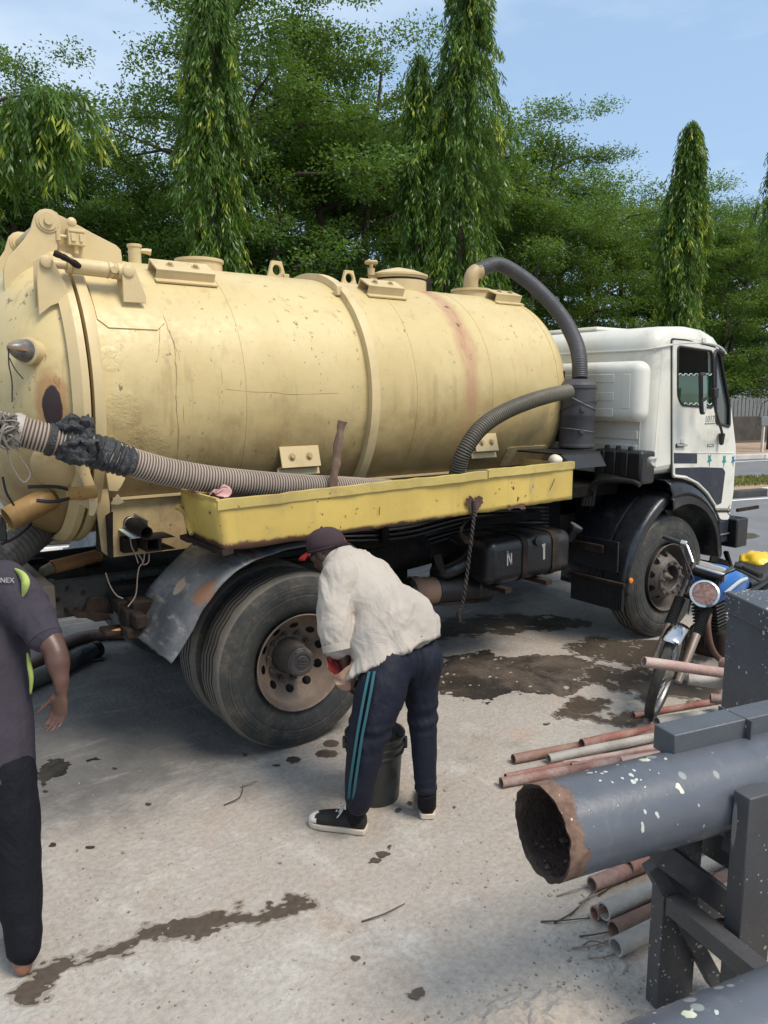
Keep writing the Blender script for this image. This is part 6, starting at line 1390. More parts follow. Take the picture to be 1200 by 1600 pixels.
M['skin'] = skinmat('dark_brown_skin', (.050, .026, .018), (.075, .038, .026))
M['skin2'] = skinmat('brown_skin', (.070, .034, .024), (.105, .052, .036))
M['palm'] = skinmat('paler_heel_skin', (.17, .075, .045), (.24, .11, .07))
def cloth(name, base, weave=260, rough=.85, bump=.25, var=.06, wr=.5, scale=1.):
    m = NM(name, rough); n = m.noise(4, 5); w = m.noise(weave, 2); c = m.mix(m.rng(n, .3, .7), tuple(x*(1-var) for x in base), tuple(min(1, x*(1+var)) for x in base)); m.col(c)
    fold = m.noise(6*scale, 4, .55, sc=(1.6, .8, .8), dist=1.6); fine = m.noise(17*scale, 4, .6, dist=1.2)
    m.bump(m.math('ADD', fold, m.math('MULTIPLY', fine, .35)), wr, .03); m.bump(w, bump, .001); m.p.inputs['Specular IOR Level'].default_value = .2; return m.mat
M['shirt'] = cloth('off_white_cotton', (.40, .36, .315), wr=.40, bump=.15)
M['track'] = cloth('navy_track_cloth', (.010, .012, .022), rough=.65, wr=.35)
M['tshirt'] = cloth('dark_aubergine_jersey', (.042, .036, .048), rough=.8, wr=.4)
M['black_trs'] = cloth('black_trouser_cloth', (.006, .0065, .010), rough=.8, wr=.5)
M['stripe'] = cloth('teal_braid', (.03, .10, .12), wr=0)
M['lime'] = cloth('lime_panel_cloth', (.36, .44, .12), wr=.1)
M['cap'] = cloth('faded_maroon_cap_cloth', (.055, .036, .042), wr=.15, var=.25)
M['red'] = cloth('red_cloth', (.42, .03, .03), wr=.1)
M['canvas'] = cloth('black_canvas', (.028, .026, .024), wr=.1, var=.3)
M['sole'] = paint('dusty_white_rubber', (.55, .47, .38), .1, (.28, .19, .13), .5, None, 0, .6, bump=.1)
M['lace'] = flat('white_lace', (.62, .60, .55), .8)
def shoe(heel, toe, parent, w=.047, sock=True):
    t = (toe-heel); L_ = t.length; t.normalize(); s = V(-t.y, t.x, 0); z = V(0, 0, 1); heel = V(heel.x, heel.y, 0)
    prof = [(.0, .60, .0), (.03, .78, 0), (.15, .86, .0), (.35, .80, 0), (.55, .92, 0), (.72, 1.0, 0), (.86, .92, 0), (.95, .66, 0), (1.0, .25, 0)]
    sl = MB(); vs = []; n = len(prof)
    for zz, g in ((.003, .96), (.012, 1.04), (.030, 1.03)):
        ring_ = [heel+t*(u*L_*1.02-.004)+s*(w*a*g)+z*zz for u, a, _ in prof]+[heel+t*(u*L_*1.02-.004)-s*(w*a*g)+z*zz for u, a, _ in prof[::-1]]; vs += ring_
    m = 2*n; fs = [(k*m+i, k*m+(i+1) % m, (k+1)*m+(i+1) % m, (k+1)*m+i) for k in range(2) for i in range(m)]+[tuple(range(m))[::-1], tuple(range(2*m, 3*m))]
    up = MB(); H = [.062, .078, .082, .075, .072, .060, .050, .040, .026]; rg = []
    for (u, a, _), h in zip(prof, H):
        c = heel+t*(u*L_*.99+.002); rg.append((c+z*(.026+h*.5-.008), s*(w*a*.95), z*(h*.5)))
    loft(up, rg, 20, pw=.8); u_ = up.build('shoe', M['canvas'], parent, smooth=60); so_ = sl.add(vs, fs).build('sole', M['sole'], u_, smooth=30, bevel=.003)
    tc_ = MB(); rg = [(heel+t*(f_*L_)+z*(.022+h*.5), s*(w*a), z*(h*.55)) for f_, a, h in [(.83, .96, .046), (.90, .86, .042), (.96, .62, .034), (1.0, .25, .024)]]; loft(tc_, rg, 16); tc_.build('toe_cap', M['lace'], u_, smooth=60)
    lc = MB()
    for k in range(5):
        f_ = .42+.075*k; a_ = w*.46; zz = .026+.076-.013*k*.95
        lc.tube([heel+t*(f_*L_)-s*a_+z*(zz-.008), heel+t*((f_+.02)*L_)+z*(zz+.002), heel+t*((f_+.03)*L_)+s*a_+z*(zz-.008)], .0030, 6)
        lc.tube([heel+t*((f_+.03)*L_)-s*a_+z*(zz-.008), heel+t*((f_+.01)*L_)+z*(zz+.003), heel+t*((f_)*L_)+s*a_+z*(zz-.008)], .0030, 6)
    lc.tube(catmull([heel+t*(.42*L_)+z*.108, heel+t*(.38*L_)+s*.03+z*.112, heel+t*(.45*L_)+s*.05+z*.085], 4), .003, 6); lc.tube(catmull([heel+t*(.42*L_)+z*.108, heel+t*(.40*L_)-s*.03+z*.112, heel+t*(.50*L_)-s*.045+z*.085], 4), .003, 6)
    lc.build('lace', M['lace'], u_, smooth=60); return u_
def folds(o, ax, f_long, f_cross, amp, sd=0, extra=None):
    """settle the cloth: evaluate the fused mesh and press long creases into it along the direction ax"""
    dg = bpy.context.evaluated_depsgraph_get(); dg.update(); me = bpy.data.meshes.new_from_object(o.evaluated_get(dg)); o.modifiers.clear(); old = o.data; o.data = me; bpy.data.meshes.remove(old)
    n = len(me.vertices); co = np.empty(3*n, np.float32); me.vertices.foreach_get('co', co); co = co.reshape(-1, 3); nr = np.empty(3*n, np.float32); me.vertices.foreach_get('normal', nr); nr = nr.reshape(-1, 3)
    ax = Vector(ax).normalized(); a, b = frame(ax); d = np.empty(n)
    for i in range(n):
        p = Vector(co[i]); w = mn.noise(p*5+V(sd, 0, 0))*.05; q = V(p.dot(ax)*f_long, (p.dot(a)+w)*f_cross, (p.dot(b)+w)*f_cross)
        v = (1-abs(mn.noise(q+V(sd, 3, 1)))*2.2); v2 = (1-abs(mn.noise(q*2.1+V(1, sd, 7)))*2.2); m_ = .35+.9*max(0, mn.noise(p*4+V(7, 7, sd))+.25)
        d[i] = amp*(max(v, -.6)**1*.6+.28*v2)*m_
        if extra: d[i] += extra(p)
    me.vertices.foreach_set('co', (co+nr*d[:, None]).astype(np.float32).ravel()); me.polygons.foreach_set('use_smooth', [True]*len(me.polygons)); me.update()
# ---- the man bending over the bucket
f1 = (-Rv*.8+Fh*.6).normalized(); La = (-Fh*.8-Rv*.6).normalized(); Z_ = V(0, 0, 1)
MAN = thing('person', 'man in white shirt, navy trousers and dark cap bending over the bucket beside the wheel', 'person', tuple(G(610, 1285)))
sp = [((637, 1008), 3.62, .145, .095), ((616, 975), 3.68, .135, .085), ((594, 944), 3.76, .155, .105), ((568, 916), 3.83, .178, .118), ((545, 894), 3.88, .165, .095), ((526, 878), 3.92, .075, .065)]
C_ = [AD(*p, D) for p, D, _, _ in sp]
def spin_rings(g=0., drop=0):
    out = []
    for i, (p, D, a, b) in enumerate(sp):
        t = (C_[min(i+1, 5)]-C_[max(i-1, 0)]).normalized(); nrm = t.cross(La).normalized(); out.append((C_[i], La*(a+g), nrm*(b+g)))
    return out
body = MB(); loft(body, spin_rings(), 28)
hc = AD(511, 862, 3.97); hf = (-Rv*.80+Fh*.42-Z_*.26).normalized(); hs = hf.cross(Z_).normalized(); hu = hs.cross(hf).normalized()
head(body, hc, hf, hu, hs, 1.0); limb(body, [(C_[5]-(C_[5]-C_[4])*.5, .075), (AD(520, 874, 3.93), .056), (hc-hu*.02-hf*.03, .058)])
lsh, lel, lwr = AD(527, 906, 3.70), AD(530, 992, 3.62), AD(541, 1046, 3.60)
limb(body, [(lsh, .060), (lsh.lerp(lel, .5), .047), (lel, .042), (lel.lerp(lwr, .4), .043), (lwr, .027)])
rsh, rel, rwr = AD(556, 905, 4.0), AD(548, 985, 3.92), AD(572, 1046, 3.70)
limb(body, [(rsh, .060), (rsh.lerp(rel, .5), .046), (rel, .041), (rel.lerp(rwr, .4), .042), (rwr, .028)])
hand(body, AD(543, 1052, 3.60), AD(548, 1078, 3.60)-AD(541, 1046, 3.60), Rv, Fh, .95, .75, (.3, .5, .5))
hand(body, AD(570, 1050, 3.69), AD(556, 1076, 3.66)-AD(572, 1048, 3.69), (-Rv-Fh*.6+Z_*.2), Z_*.5-Fh*.3, .95, .85, (.4, .6, .5))
LL = [((607, 1036), 3.54, .108), ((594, 1082), 3.49, .112), ((580, 1128), 3.46, .094), ((570, 1170), 3.45, .080), ((563, 1215), 3.46, .068), ((560, 1249), 3.49, .060)]
RL = [((656, 1032), 3.66, .108), ((659, 1078), 3.67, .078), ((661, 1125), 3.67, .070), ((663, 1167), 3.66, .061), ((665, 1219), 3.66, .053), ((666, 1236), 3.66, .048)]
for Q in (LL, RL): limb(body, [(AD(*p, D), r*.78) for p, D, r in Q])
bo = fuse(body, 'body', M['skin'], MAN, .0052, 4)
for q in (-1, 1): MB().ball(hc+hf*.083+hu*.012+hs*q*.032, .011, 12, 8).build('eye', flat('eye_white', (.5, .46, .42), .2, bump=0) if q < 0 else bpy.data.materials['eye_white'], MAN, smooth=60)
# trousers
tr_m = MB(); loft(tr_m, [(C_[0]+(C_[0]-C_[1])*.25, La*.150, ((C_[1]-C_[0]).normalized().cross(La)).normalized()*.125), (C_[0], La*.120, ((C_[1]-C_[0]).normalized().cross(La)).normalized()*.070)], 28)
for Q in (LL, RL): limb(tr_m, [(AD(*p, D), r) for p, D, r in Q], 22)
tr_m.ball(AD(655, 1026, 3.68), .108, 18, 12); tr_m.ball(AD(626, 1032, 3.60), .100, 18, 12)
to = fuse(tr_m, 'trousers', M['track'], MAN, .008, 5)
_mo = wpos(MAN)
def knee(p):
    z = p.z+_mo.z; return .006*sin(z*95+4*mn.noise(p*6))*(max(0, 1-abs(z-.50)/.10)+max(0, 1-abs(z-.12)/.10))
folds(to, (.08, .05, 1), 3.2, 15, .013, 3, knee)
# two teal braids down the outside of the near leg: laid on the leg surface
def braid(pts, name='side_stripe'):
    P = []
    for (x, y) in pts:
        bd = LL[-1][1]-.05
        y = min(y, LL[-1][0][1]-.5)
        for i in range(len(LL)-1):
            (p0, D0, r0), (p1, D1, r1) = LL[i], LL[i+1]
            if p0[1] <= y <= p1[1]:
                t = (y-p0[1])/(p1[1]-p0[1]); cxp = p0[0]*(1-t)+p1[0]*t; D = D0*(1-t)+D1*t; r = r0*(1-t)+r1*t; off = (x-cxp)/F_PX*D; bd = D-sqrt(max(.0004, r*r-off*off))
        P.append((x, y, bd))
    return P
BR_ = [[(577, 1049), (571, 1078), (564, 1115), (558, 1150), (552, 1190), (547, 1225), (545, 1255)], [(585, 1049), (580, 1078), (573, 1115), (566, 1150), (560, 1190), (555, 1225), (552, 1255)]]
for B_ in BR_:
    Q = catmull([AD(x, y, D-.019) for x, y, D in braid(B_)], 5); mb = MB(); vs = []
    for i, p in enumerate(Q): vs += [p-Rv*.0065+Fv*.004, p-Rv*.006-Fv*.003, p+Rv*.006-Fv*.003, p+Rv*.0065+Fv*.012]
    mb.add(vs, [(4*i+j, 4*i+4+j, 4*i+5+j, 4*i+1+j) for i in range(len(Q)-1) for j in range(3)]); o = mb.build('side_stripe', M['stripe'], MAN, smooth=60); sm = o.modifiers.new('s', 'SOLIDIFY'); sm.thickness = .004
# shirt with hanging front and loose sleeves
sh = MB(); rg = spin_rings(.022); hemc = AD(614, 1028, 3.585)
rg[0] = (AD(620, 999, 3.62), La*.190, (Rv*.165+Z_*.095)*1.0); rg.insert(0, (hemc, La*.195, Rv*.188+Z_*.098)); rg[2] = (AD(604, 974, 3.66), La*.190, (Rv*.148+Z_*.125-Fh*.05))
loft(sh, rg, 32); limb(sh, [(AD(540, 893, 3.90), .085), (AD(528, 880, 3.93), .075)])
limb(sh, [(AD(532, 905, 3.72), .100), (AD(524, 940, 3.66), .082), (AD(526, 975, 3.62), .077), (AD(529, 1004, 3.61), .074)])
limb(sh, [(AD(556, 906, 3.98), .092), (AD(552, 950, 3.94), .075), (AD(549, 985, 3.92), .070)])
sh.ball(AD(585, 1015, 3.58), (.10, .10, .085), 18, 12)
so2 = fuse(sh, 'shirt', M['shirt'], MAN, .0075, 4); folds(so2, (C_[0]-C_[4]).normalized()+La*.5, 2.8, 12, .021, 9)
co = MB(); co.lathe([(-.012, .074), (.022, .066), (.026, .070), (-.012, .080)], AD(527, 877, 3.925), (hc-C_[4]), 28, close=True); co.build('collar', M['shirt'], MAN, smooth=50)
cf = AD(529, 1008, 3.60); cu = MB(); cu.lathe([(-.012, .068), (-.010, .080), (.022, .079), (.024, .068)], cf, lwr-lel, 30, close=True); cu.build('sleeve_cuff', M['shirt'], MAN, smooth=50)
# creases pulled across the back: thin ridges laid into the cloth
# cap
cp = MB(); n = 28; vs = []; cc = hc+hu*.030-hf*.004
for i in range(10):
    t = i/9*pi/2
    for j in range(n): u = 2*pi*j/n; vs.append(cc+hs*.091*cos(u)*cos(t)**.8+hf*.110*sin(u)*cos(t)**.8+hu*(.098*sin(t)+(-.014 if i == 0 else 0)))
cp.add(vs, [(i*n+j, i*n+(j+1) % n, (i+1)*n+(j+1) % n, (i+1)*n+j) for i in range(9) for j in range(n)]); cp.ball(cc+hu*.099, .007, 8, 6)
co = cp.build('cap', M['cap'], MAN, smooth=60); sm = co.modifiers.new('s', 'SOLIDIFY'); sm.thickness = .003
bl = MB(); vs = []
for i in range(6):
    for j in range(13): u = radians(90+(-58+116*j/12)); r = i/5; vs.append(cc-hu*.012+hs*(.090+.012*r)*cos(u)+hf*(.106+.072*r)*sin(u)+hu*(-.028*r*r-.018*abs(cos(u))*r+.012*r))
bl.add(vs, [(i*13+j, i*13+j+1, (i+1)*13+j+1, (i+1)*13+j) for i in range(5) for j in range(12)]); b_ = bl.build('cap_peak', M['red'], co, smooth=60); sm = b_.modifiers.new('s', 'SOLIDIFY'); sm.thickness = .005; sm.offset = 1
MB().obox(cc-hf*.100+hu*.006+hs*.01, hs*.022, hf*.004, hu*.014).build('cap_tab', M['red'], co, bevel=.002)
MB().tube(catmull([cc+hs*q*.093*cos(a)+hf*.112*sin(a)-hu*.006 for q, a in [(-1, -.9), (-1, -.3), (-1, .2), (-1, .7)]], 4), .004, 6).build('cap_band', M['cap'], co)
for z_, pp in ((.03, (556, 1274)), (.03, (667, 1258))): MB().tube([AD(*pp, 3.52 if pp[0] < 600 else 3.66)+V(0, 0, .07), V(*G(pp[0], 1297 if pp[0] < 600 else 1274)[:2], .05)], .045, 16).build('sock', M['black_trs'], MAN)
shoe(G(572, 1301), G(484, 1288), MAN, .046); hr = G(668, 1281); shoe(hr, hr+(Fh*.99+Rv*.02).normalized()*.27, MAN, .044)
# folded packet held in his hands
pk = thing('packet', 'crumpled brown paper packet with red inside held by the bending man', 'packet', tuple(AD(534, 1055, 3.55)))
def sack(r_in, name, mat, par):
    a, b = AD(533, 1037, 3.56), AD(541, 1076, 3.57); mb = MB(); vs = []; n = 26; rings = 8; d = (b-a)
    for i in range(rings+1):
        t = i/rings
        for j in range(n):
            u = 2*pi*j/n; r = (.068*(1-t)+.036*t)*(1 if t < .9 else .8)-r_in; z = .030*cos(2*u+.8)*(1-t) if True else 0
            e = mn.noise(V(cos(u)*2, sin(u)*2, t*4))*.014; p = a+d*t+Rv*(r+e)*cos(u)+Fh*(r*.8+e)*sin(u)+V(0, 0, z); vs.append(p)
    mb.add(vs, [(i*n+j, i*n+(j+1) % n, (i+1)*n+(j+1) % n, (i+1)*n+j) for i in range(rings) for j in range(n)]+[tuple(range(rings*n, rings*n+n))]); return mb.build(name, mat, par, smooth=35)
sack(0, 'paper', paint('tan_kraft_paper', (.38, .235, .165), .15, (.28, .10, .08), .5, None, 0, .8, bump=.5, scale=2), pk); sack(.003, 'lining', paint('red_lining', (.20, .018, .016), .15), pk)
# ---- bucket
bc = G(586, 1243); BK = thing('bucket', 'black plastic bucket full of dark sludge between the bending man and the wheel', 'bucket', tuple(bc))
bm_ = paint('scuffed_black_bucket', (.030, .032, .031), .25, (.12, .12, .115), .7, None, 0, .42, bump=.3, streak=.3)
H_ = .345; MB().lathe([(0, .001), (0, .118), (.01, .122), (H_*.72, .136), (H_*.72, .146), (H_*.75, .148), (H_*.76, .139), (H_*.84, .141), (H_*.84, .150), (H_*.87, .152), (H_*.88, .143), (H_*.97, .146), (H_*.97, .152), (H_, .153), (H_, .144), (H_*.86, .138), (.02, .115), (.02, .001)], bc, Z_, 48).build('pail', bm_, BK, smooth=35)
mb = MB().lathe([(H_*.86, .001), (H_*.865, .06), (H_*.86, .1375)], bc, Z_, 40); crumple(mb, .010, 30); mb.build('sludge', paint('black_sludge', (.016, .015, .014), .3, None, 0, None, 0, .3, bump=.6), BK)
for q in (-1, 1): MB().obox(bc+Rv*q*.153+V(0, 0, H_*.84), Rv*.010, Fh*.022, (0, 0, .026)).build('ear', bm_, BK, bevel=.006)
MB().tube(catmull([bc+Rv*.158*cos(a)+Fh*.08*sin(a)-Fh*.0+V(0, 0, H_*.84-.11*sin(a)) for a in [pi*i/10 for i in range(11)]], 3), .0035, 6).build('handle', wire_m, BK)
# ---- man at the left edge, seen from behind
DP = 2.80
MB_ = thing('person', 'man at the left edge seen from behind in a dark t-shirt with lime trim', 'person', tuple(G(-30, 1520)))
cxp = -40
bd = MB(); tor = [((cxp, 1165), 2.80, .150, .110), ((cxp, 1100), 2.82, .140, .100), ((cxp, 1030), 2.84, .150, .110), ((cxp, 960), 2.86, .170, .115), ((cxp, 912), 2.87, .165, .090), ((cxp, 880), 2.88, .075, .06)]
loft(bd, [(AD(*p, D), Rv*a, Fh*b) for p, D, a, b in tor], 26)
h2 = AD(cxp+4, 806, 2.92); head(bd, h2, Fh*.94-Rv*.2-Z_*.2, Z_, Rv, 1.03); limb(bd, [(AD(cxp, 885, 2.88), .07), (AD(cxp+2, 845, 2.9), .058), (h2-Z_*.02, .062)])
A_ = [((16, 918), 2.83, .070), ((50, 960), 2.80, .056), ((74, 996), 2.77, .047), ((86, 1017), 2.755, .042), ((90, 1034), 2.75, .043), ((95, 1060), 2.74, .029), ((96, 1076), 2.74, .024)]
limb(bd, [(AD(*p, D), r) for p, D, r in A_]); 
hand(bd, AD(96, 1080, 2.74), (-Z_-Rv*.16-Fh*.05), (-Fh*.88-Rv*.35), -Rv, .92, .36, (.0, .15, .15), .05)
limb(bd, [(AD(2*cxp-16, 918, 2.85), .07), (AD(2*cxp-50, 990, 2.9), .045), (AD(2*cxp-40, 1060, 2.75), .04), (AD(2*cxp-20, 1080, 2.6), .026)]); hand(bd, AD(2*cxp-20, 1080, 2.6), (Rv*.5-Z_*.4+Fh*.6), Rv, Z_, .92, .5)
L2 = [((6, 1205), 2.78, .104), ((17, 1265), 2.76, .094), ((26, 1330), 2.74, .080), ((31, 1400), 2.72, .072), ((35, 1450), 2.70, .060), ((37, 1480), 2.69, .054)]
L3 = [((-88, 1190), 2.80, .118), ((-96, 1260), 2.86, .096), ((-100, 1320), 2.95, .080), ((-104, 1370), 3.02, .070), ((-106, 1430), 3.04, .060), ((-106, 1455), 3.05, .056)]
for Q in (L2, L3): limb(bd, [(AD(*p, D), r*.72) for p, D, r in Q])
fuse(bd, 'body', M['skin2'], MB_, .0055, 4)
def barefoot(heel, d, name='foot'):
    d = d.normalized(); s = V(-d.y, d.x, 0); mb = MB(); loft(mb, [(heel+d*x+V(0, 0, z), s*a, V(0, 0, b)) for x, z, a, b in [(-.012, .030, .012, .014), (.0, .034, .028, .032), (.03, .040, .034, .040), (.08, .045, .034, .044), (.14, .034, .040, .033), (.19, .022, .046, .021), (.225, .016, .042, .015)]], 20)
    for k in range(5): finger(mb, heel+d*(.215-.012*abs(k-1)*1.0)+s*(.034-.017*k)+V(0, 0, .014), d, V(0, 0, -1), [.016, .014, .010], .0105 if k == 0 else .008, [.1, .2, .2])
    fuse(mb, name, M['palm'], MB_, .005, 3)
_h = G(38, 1526); barefoot(_h, V(_h.x, _h.y, 0).normalized()-Rv*.10); barefoot(G(-104, 1472), Fh)
ts = MB(); loft(ts, [(AD(cxp, 1204, 2.79), Rv*.214, Fh*.156), (AD(cxp, 1165, 2.80), Rv*.208, Fh*.150), (AD(cxp, 1100, 2.82), Rv*.200, Fh*.140), (AD(cxp, 1030, 2.84), Rv*.192, Fh*.135), (AD(cxp, 960, 2.86), Rv*.186, Fh*.132), (AD(cxp, 915, 2.87), Rv*.170, Fh*.110), (AD(cxp, 886, 2.88), Rv*.095, Fh*.075)], 30)
limb(ts, [(AD(6, 916, 2.85), .095), (AD(28, 935, 2.82), .090), (AD(50, 962, 2.80), .075), (AD(68, 992, 2.775), .061)])
limb(ts, [(AD(2*cxp-6, 916, 2.86), .095), (AD(2*cxp-44, 960, 2.88), .075), (AD(2*cxp-50, 985, 2.90), .064)])
so3 = fuse(ts, 'shirt', M['tshirt'], MB_, .008, 5); folds(so3, (.1, 0, 1), 2.4, 9, .012, 5)
d_ = AD(70, 996, 2.773)-AD(54, 968, 2.80); MB().lathe([(-.016, .056), (-.015, .0635), (.014, .0625), (.016, .055)], AD(68, 993, 2.772), d_, 30, close=True).build('sleeve_hem', M['tshirt'], MB_, smooth=40)
tt = MB(); 
for Q in (L2, L3): limb(tt, [(AD(*p, D), r) for p, D, r in Q], 22)
loft(tt, [(AD(cxp, 1200, 2.79), Rv*.17, Fh*.125), (AD(cxp, 1150, 2.80), Rv*.165, Fh*.12)], 24); so4 = fuse(tt, 'trousers', M['black_trs'], MB_, .008, 5); folds(so4, (0, 0, 1), 2.6, 11, .016, 2)
def patchband(pts, w, name, lift=.006):
    Q = catmull(pts, 6); mb = MB(); vs = []
    for i, p in enumerate(Q):
        t = (Q[min(i+1, len(Q)-1)]-Q[max(i-1, 0)]).normalized(); s = t.cross(Fv).normalized(); ww = w[0]+(w[1]-w[0])*sin(pi*i/(len(Q)-1)); vs += [p-s*ww, p+s*ww]
    mb.add(vs, [(2*i, 2*i+2, 2*i+3, 2*i+1) for i in range(len(Q)-1)]); o = mb.build(name, M['lime'], MB_, smooth=60); sm = o.modifiers.new('s', 'SOLIDIFY'); sm.thickness = .008; sm.offset = 0
patchband([AD(24, 889, 2.80), AD(34, 897, 2.76), AD(40, 908, 2.735), AD(39, 920, 2.735), AD(36, 932, 2.745)], (.003, .014), 'shoulder_panel')
patchband([AD(43, 1020, 2.79), AD(46, 1040, 2.78), AD(49, 1060, 2.78), AD(48, 1084, 2.79)], (.002, .008), 'side_panel')
vs, fs = text_mesh('ZONEX', .026, .0008); c = AD(3, 907, 2.742); MB().add([tuple(c+Rv*x+Uv*(y)-Fv*z) for x, y, z in vs], fs).build('back_lettering', M['grey_letter'] if 'grey_letter' in M else M['white_mark'], MB_, smooth=0)
# ================================================================== STEEL STAND, PIPES, CABINET
def splat(name, base, pale=(.55, .56, .52), rough=.38, amt=.5, rust=None, glossy=.5, pos=None, drip=True):
    m = NM(name, rough); n1 = m.noise(2.5, 6, .65); n2 = m.noise(40, 5, .7); c = m.mix(m.rng(n1, .3, .7), tuple(x*.85 for x in base), tuple(x*1.18 for x in base))
    c = m.mix(m.math('MULTIPLY', m.rng(m.noise(5, 8, .72, loc=(3, 3, 1)), .60, .78), .6), c, (.14, .12, .11))
    v = m.vor(13, warp=.03); g = m.math('SUBTRACT', v, m.math('MULTIPLY', m.rng(m.noise(3.1, 3, loc=(2, 8, 5)), .38, .68), .15*amt)); k = m.rng(g, .035, .01)
    v2 = m.vor(46, warp=.01); k2 = m.rng(m.math('SUBTRACT', v2, m.math('MULTIPLY', m.rng(m.noise(2.2, 3, loc=(8, 1, 5)), .35, .6), .20*amt)), .04, .02)
    k = m.math('MAXIMUM', k, k2)
    if drip:
        v3 = m.vor(17, sc=(1, 1, .13)); k3 = m.rng(m.math('SUBTRACT', v3, m.math('MULTIPLY', m.rng(m.noise(1.9, 2, loc=(1, 4, 9)), .5, .72), .19*amt)), .05, .0); k = m.math('MAXIMUM', k, m.math('MULTIPLY', k3, .55))
    c = m.mix(m.math('MULTIPLY', k, .85), c, pale)
    if pos is not None:
        for (p, r, cc, am) in pos: c = m.mix(m.blob(tuple(p), r, am, 9, .05), c, cc)
    m.col(c); m.rough(m.rng(n2, .25, .75, rough-.1, rough+.2)); m.bump(m.math('ADD', n2, m.math('MULTIPLY', k, 1.2)), .25, .004); return m.mat
vd = (Rv*.918+Fh*.397).normalized(); pd = V(-vd.y, vd.x, 0)
if pd.dot(Fh) < 0: pd = -pd
M['frame_grey'] = splat('dark_grey_frame_paint', (.060, .060, .064), (.36, .36, .34), .45, .9)
M['cab_grey'] = splat('blue_grey_cabinet_paint', (.075, .085, .102), (.50, .52, .53), .40, .95)
# large pipe on the stand
rP = .135; pa = AD(846, 1301, 2.18); endp = pa; zc = pa.z
def cyl_fit(px, py): return None
LP_ = 2.6
pipe_m = splat('blue_grey_pipe_paint', (.085, .100, .128), (.60, .60, .48), .33, .30, pos=[((0, 0, 0), (.13, .13, .2), (.115, .062, .043), .55)])
pos = []
m = NM('blue_grey_pipe_paint_rusty_end', .33); 
def pipe_paint():
    m = NM('pipe_paint', .33); n1 = m.noise(2.5, 6, .65); n2 = m.noise(36, 5, .7); c = m.mix(m.rng(n1, .3, .7), (.070, .079, .096), (.098, .108, .128))
    c = m.mix(m.math('MULTIPLY', m.rng(m.noise(6, 8, .72), .58, .8), .6), c, (.15, .14, .15))
    sm = m.math('MULTIPLY', m.rng(m.noise(9, 7, .75, sc=(1, 1, .4), loc=(2, 2, 2)), .55, .75), .4); c = m.mix(sm, c, (.17, .19, .21))
    # distance along the pipe from its open end
    dp = m.n('ShaderNodeVectorMath', operation='DOT_PRODUCT'); m.l(m.co, dp.inputs[0]); dp.inputs[1].default_value = tuple(vd); al = dp.outputs['Value']
    e = m.math('ADD', al, m.math('MULTIPLY', m.math('SUBTRACT', m.noise(11, 8, .7), .5), .13)); k = m.rng(e, .062, .050)
    rc = m.mix(m.rng(m.noise(24, 6, .7), .35, .65), (.10, .055, .038), (.20, .125, .09)); c = m.mix(k, c, rc)
    # thrown paint: drops that ran down
    win = m.math('MULTIPLY', m.rng(al, .30, .42), m.rng(al, .98, .80)); v = m.vor(11, sc=(1.25, 1.25, .42), warp=.05); g = m.math('SUBTRACT', v, m.math('MULTIPLY', m.rng(m.noise(5, 3, loc=(1, 0, 2)), .42, .68), .30)); s = m.math('MULTIPLY', m.rng(g, .045, .02), win); c = m.mix(s, c, (.62, .63, .47))
    v2 = m.vor(30, sc=(1.2, 1.2, .5), warp=.02); s2 = m.rng(m.math('SUBTRACT', v2, m.math('MULTIPLY', m.rng(m.noise(4, 3, loc=(7, 0, 2)), .5, .7), .22)), .05, .03); c = m.mix(m.math('MULTIPLY', s2, .8), c, (.55, .57, .52))
    v3 = m.vor(16, sc=(1, 1, .12)); s3 = m.math('MULTIPLY', m.rng(m.math('SUBTRACT', v3, m.math('MULTIPLY', m.rng(m.noise(4, 3, loc=(1, 0, 2)), .48, .7), .22)), .06, .0), win); c = m.mix(m.math('MULTIPLY', s3, .5), c, (.38, .40, .38))
    m.col(c); m.rough(m.mix(k, (.34,)*3, (.85,)*3)); m.bump(m.math('ADD', n2, m.math('MULTIPLY', k, -2.)), .3, .004); return m.mat
M['pipe_paint'] = pipe_paint()
bpy.data.materials.remove(m.mat)
rust_in = paint('scaly_rust_inside', (.045, .028, .022), .3, (.15, .09, .06), .8, (.22, .17, .14), .6, .9, bump=1., scale=2.2, dist=.02)
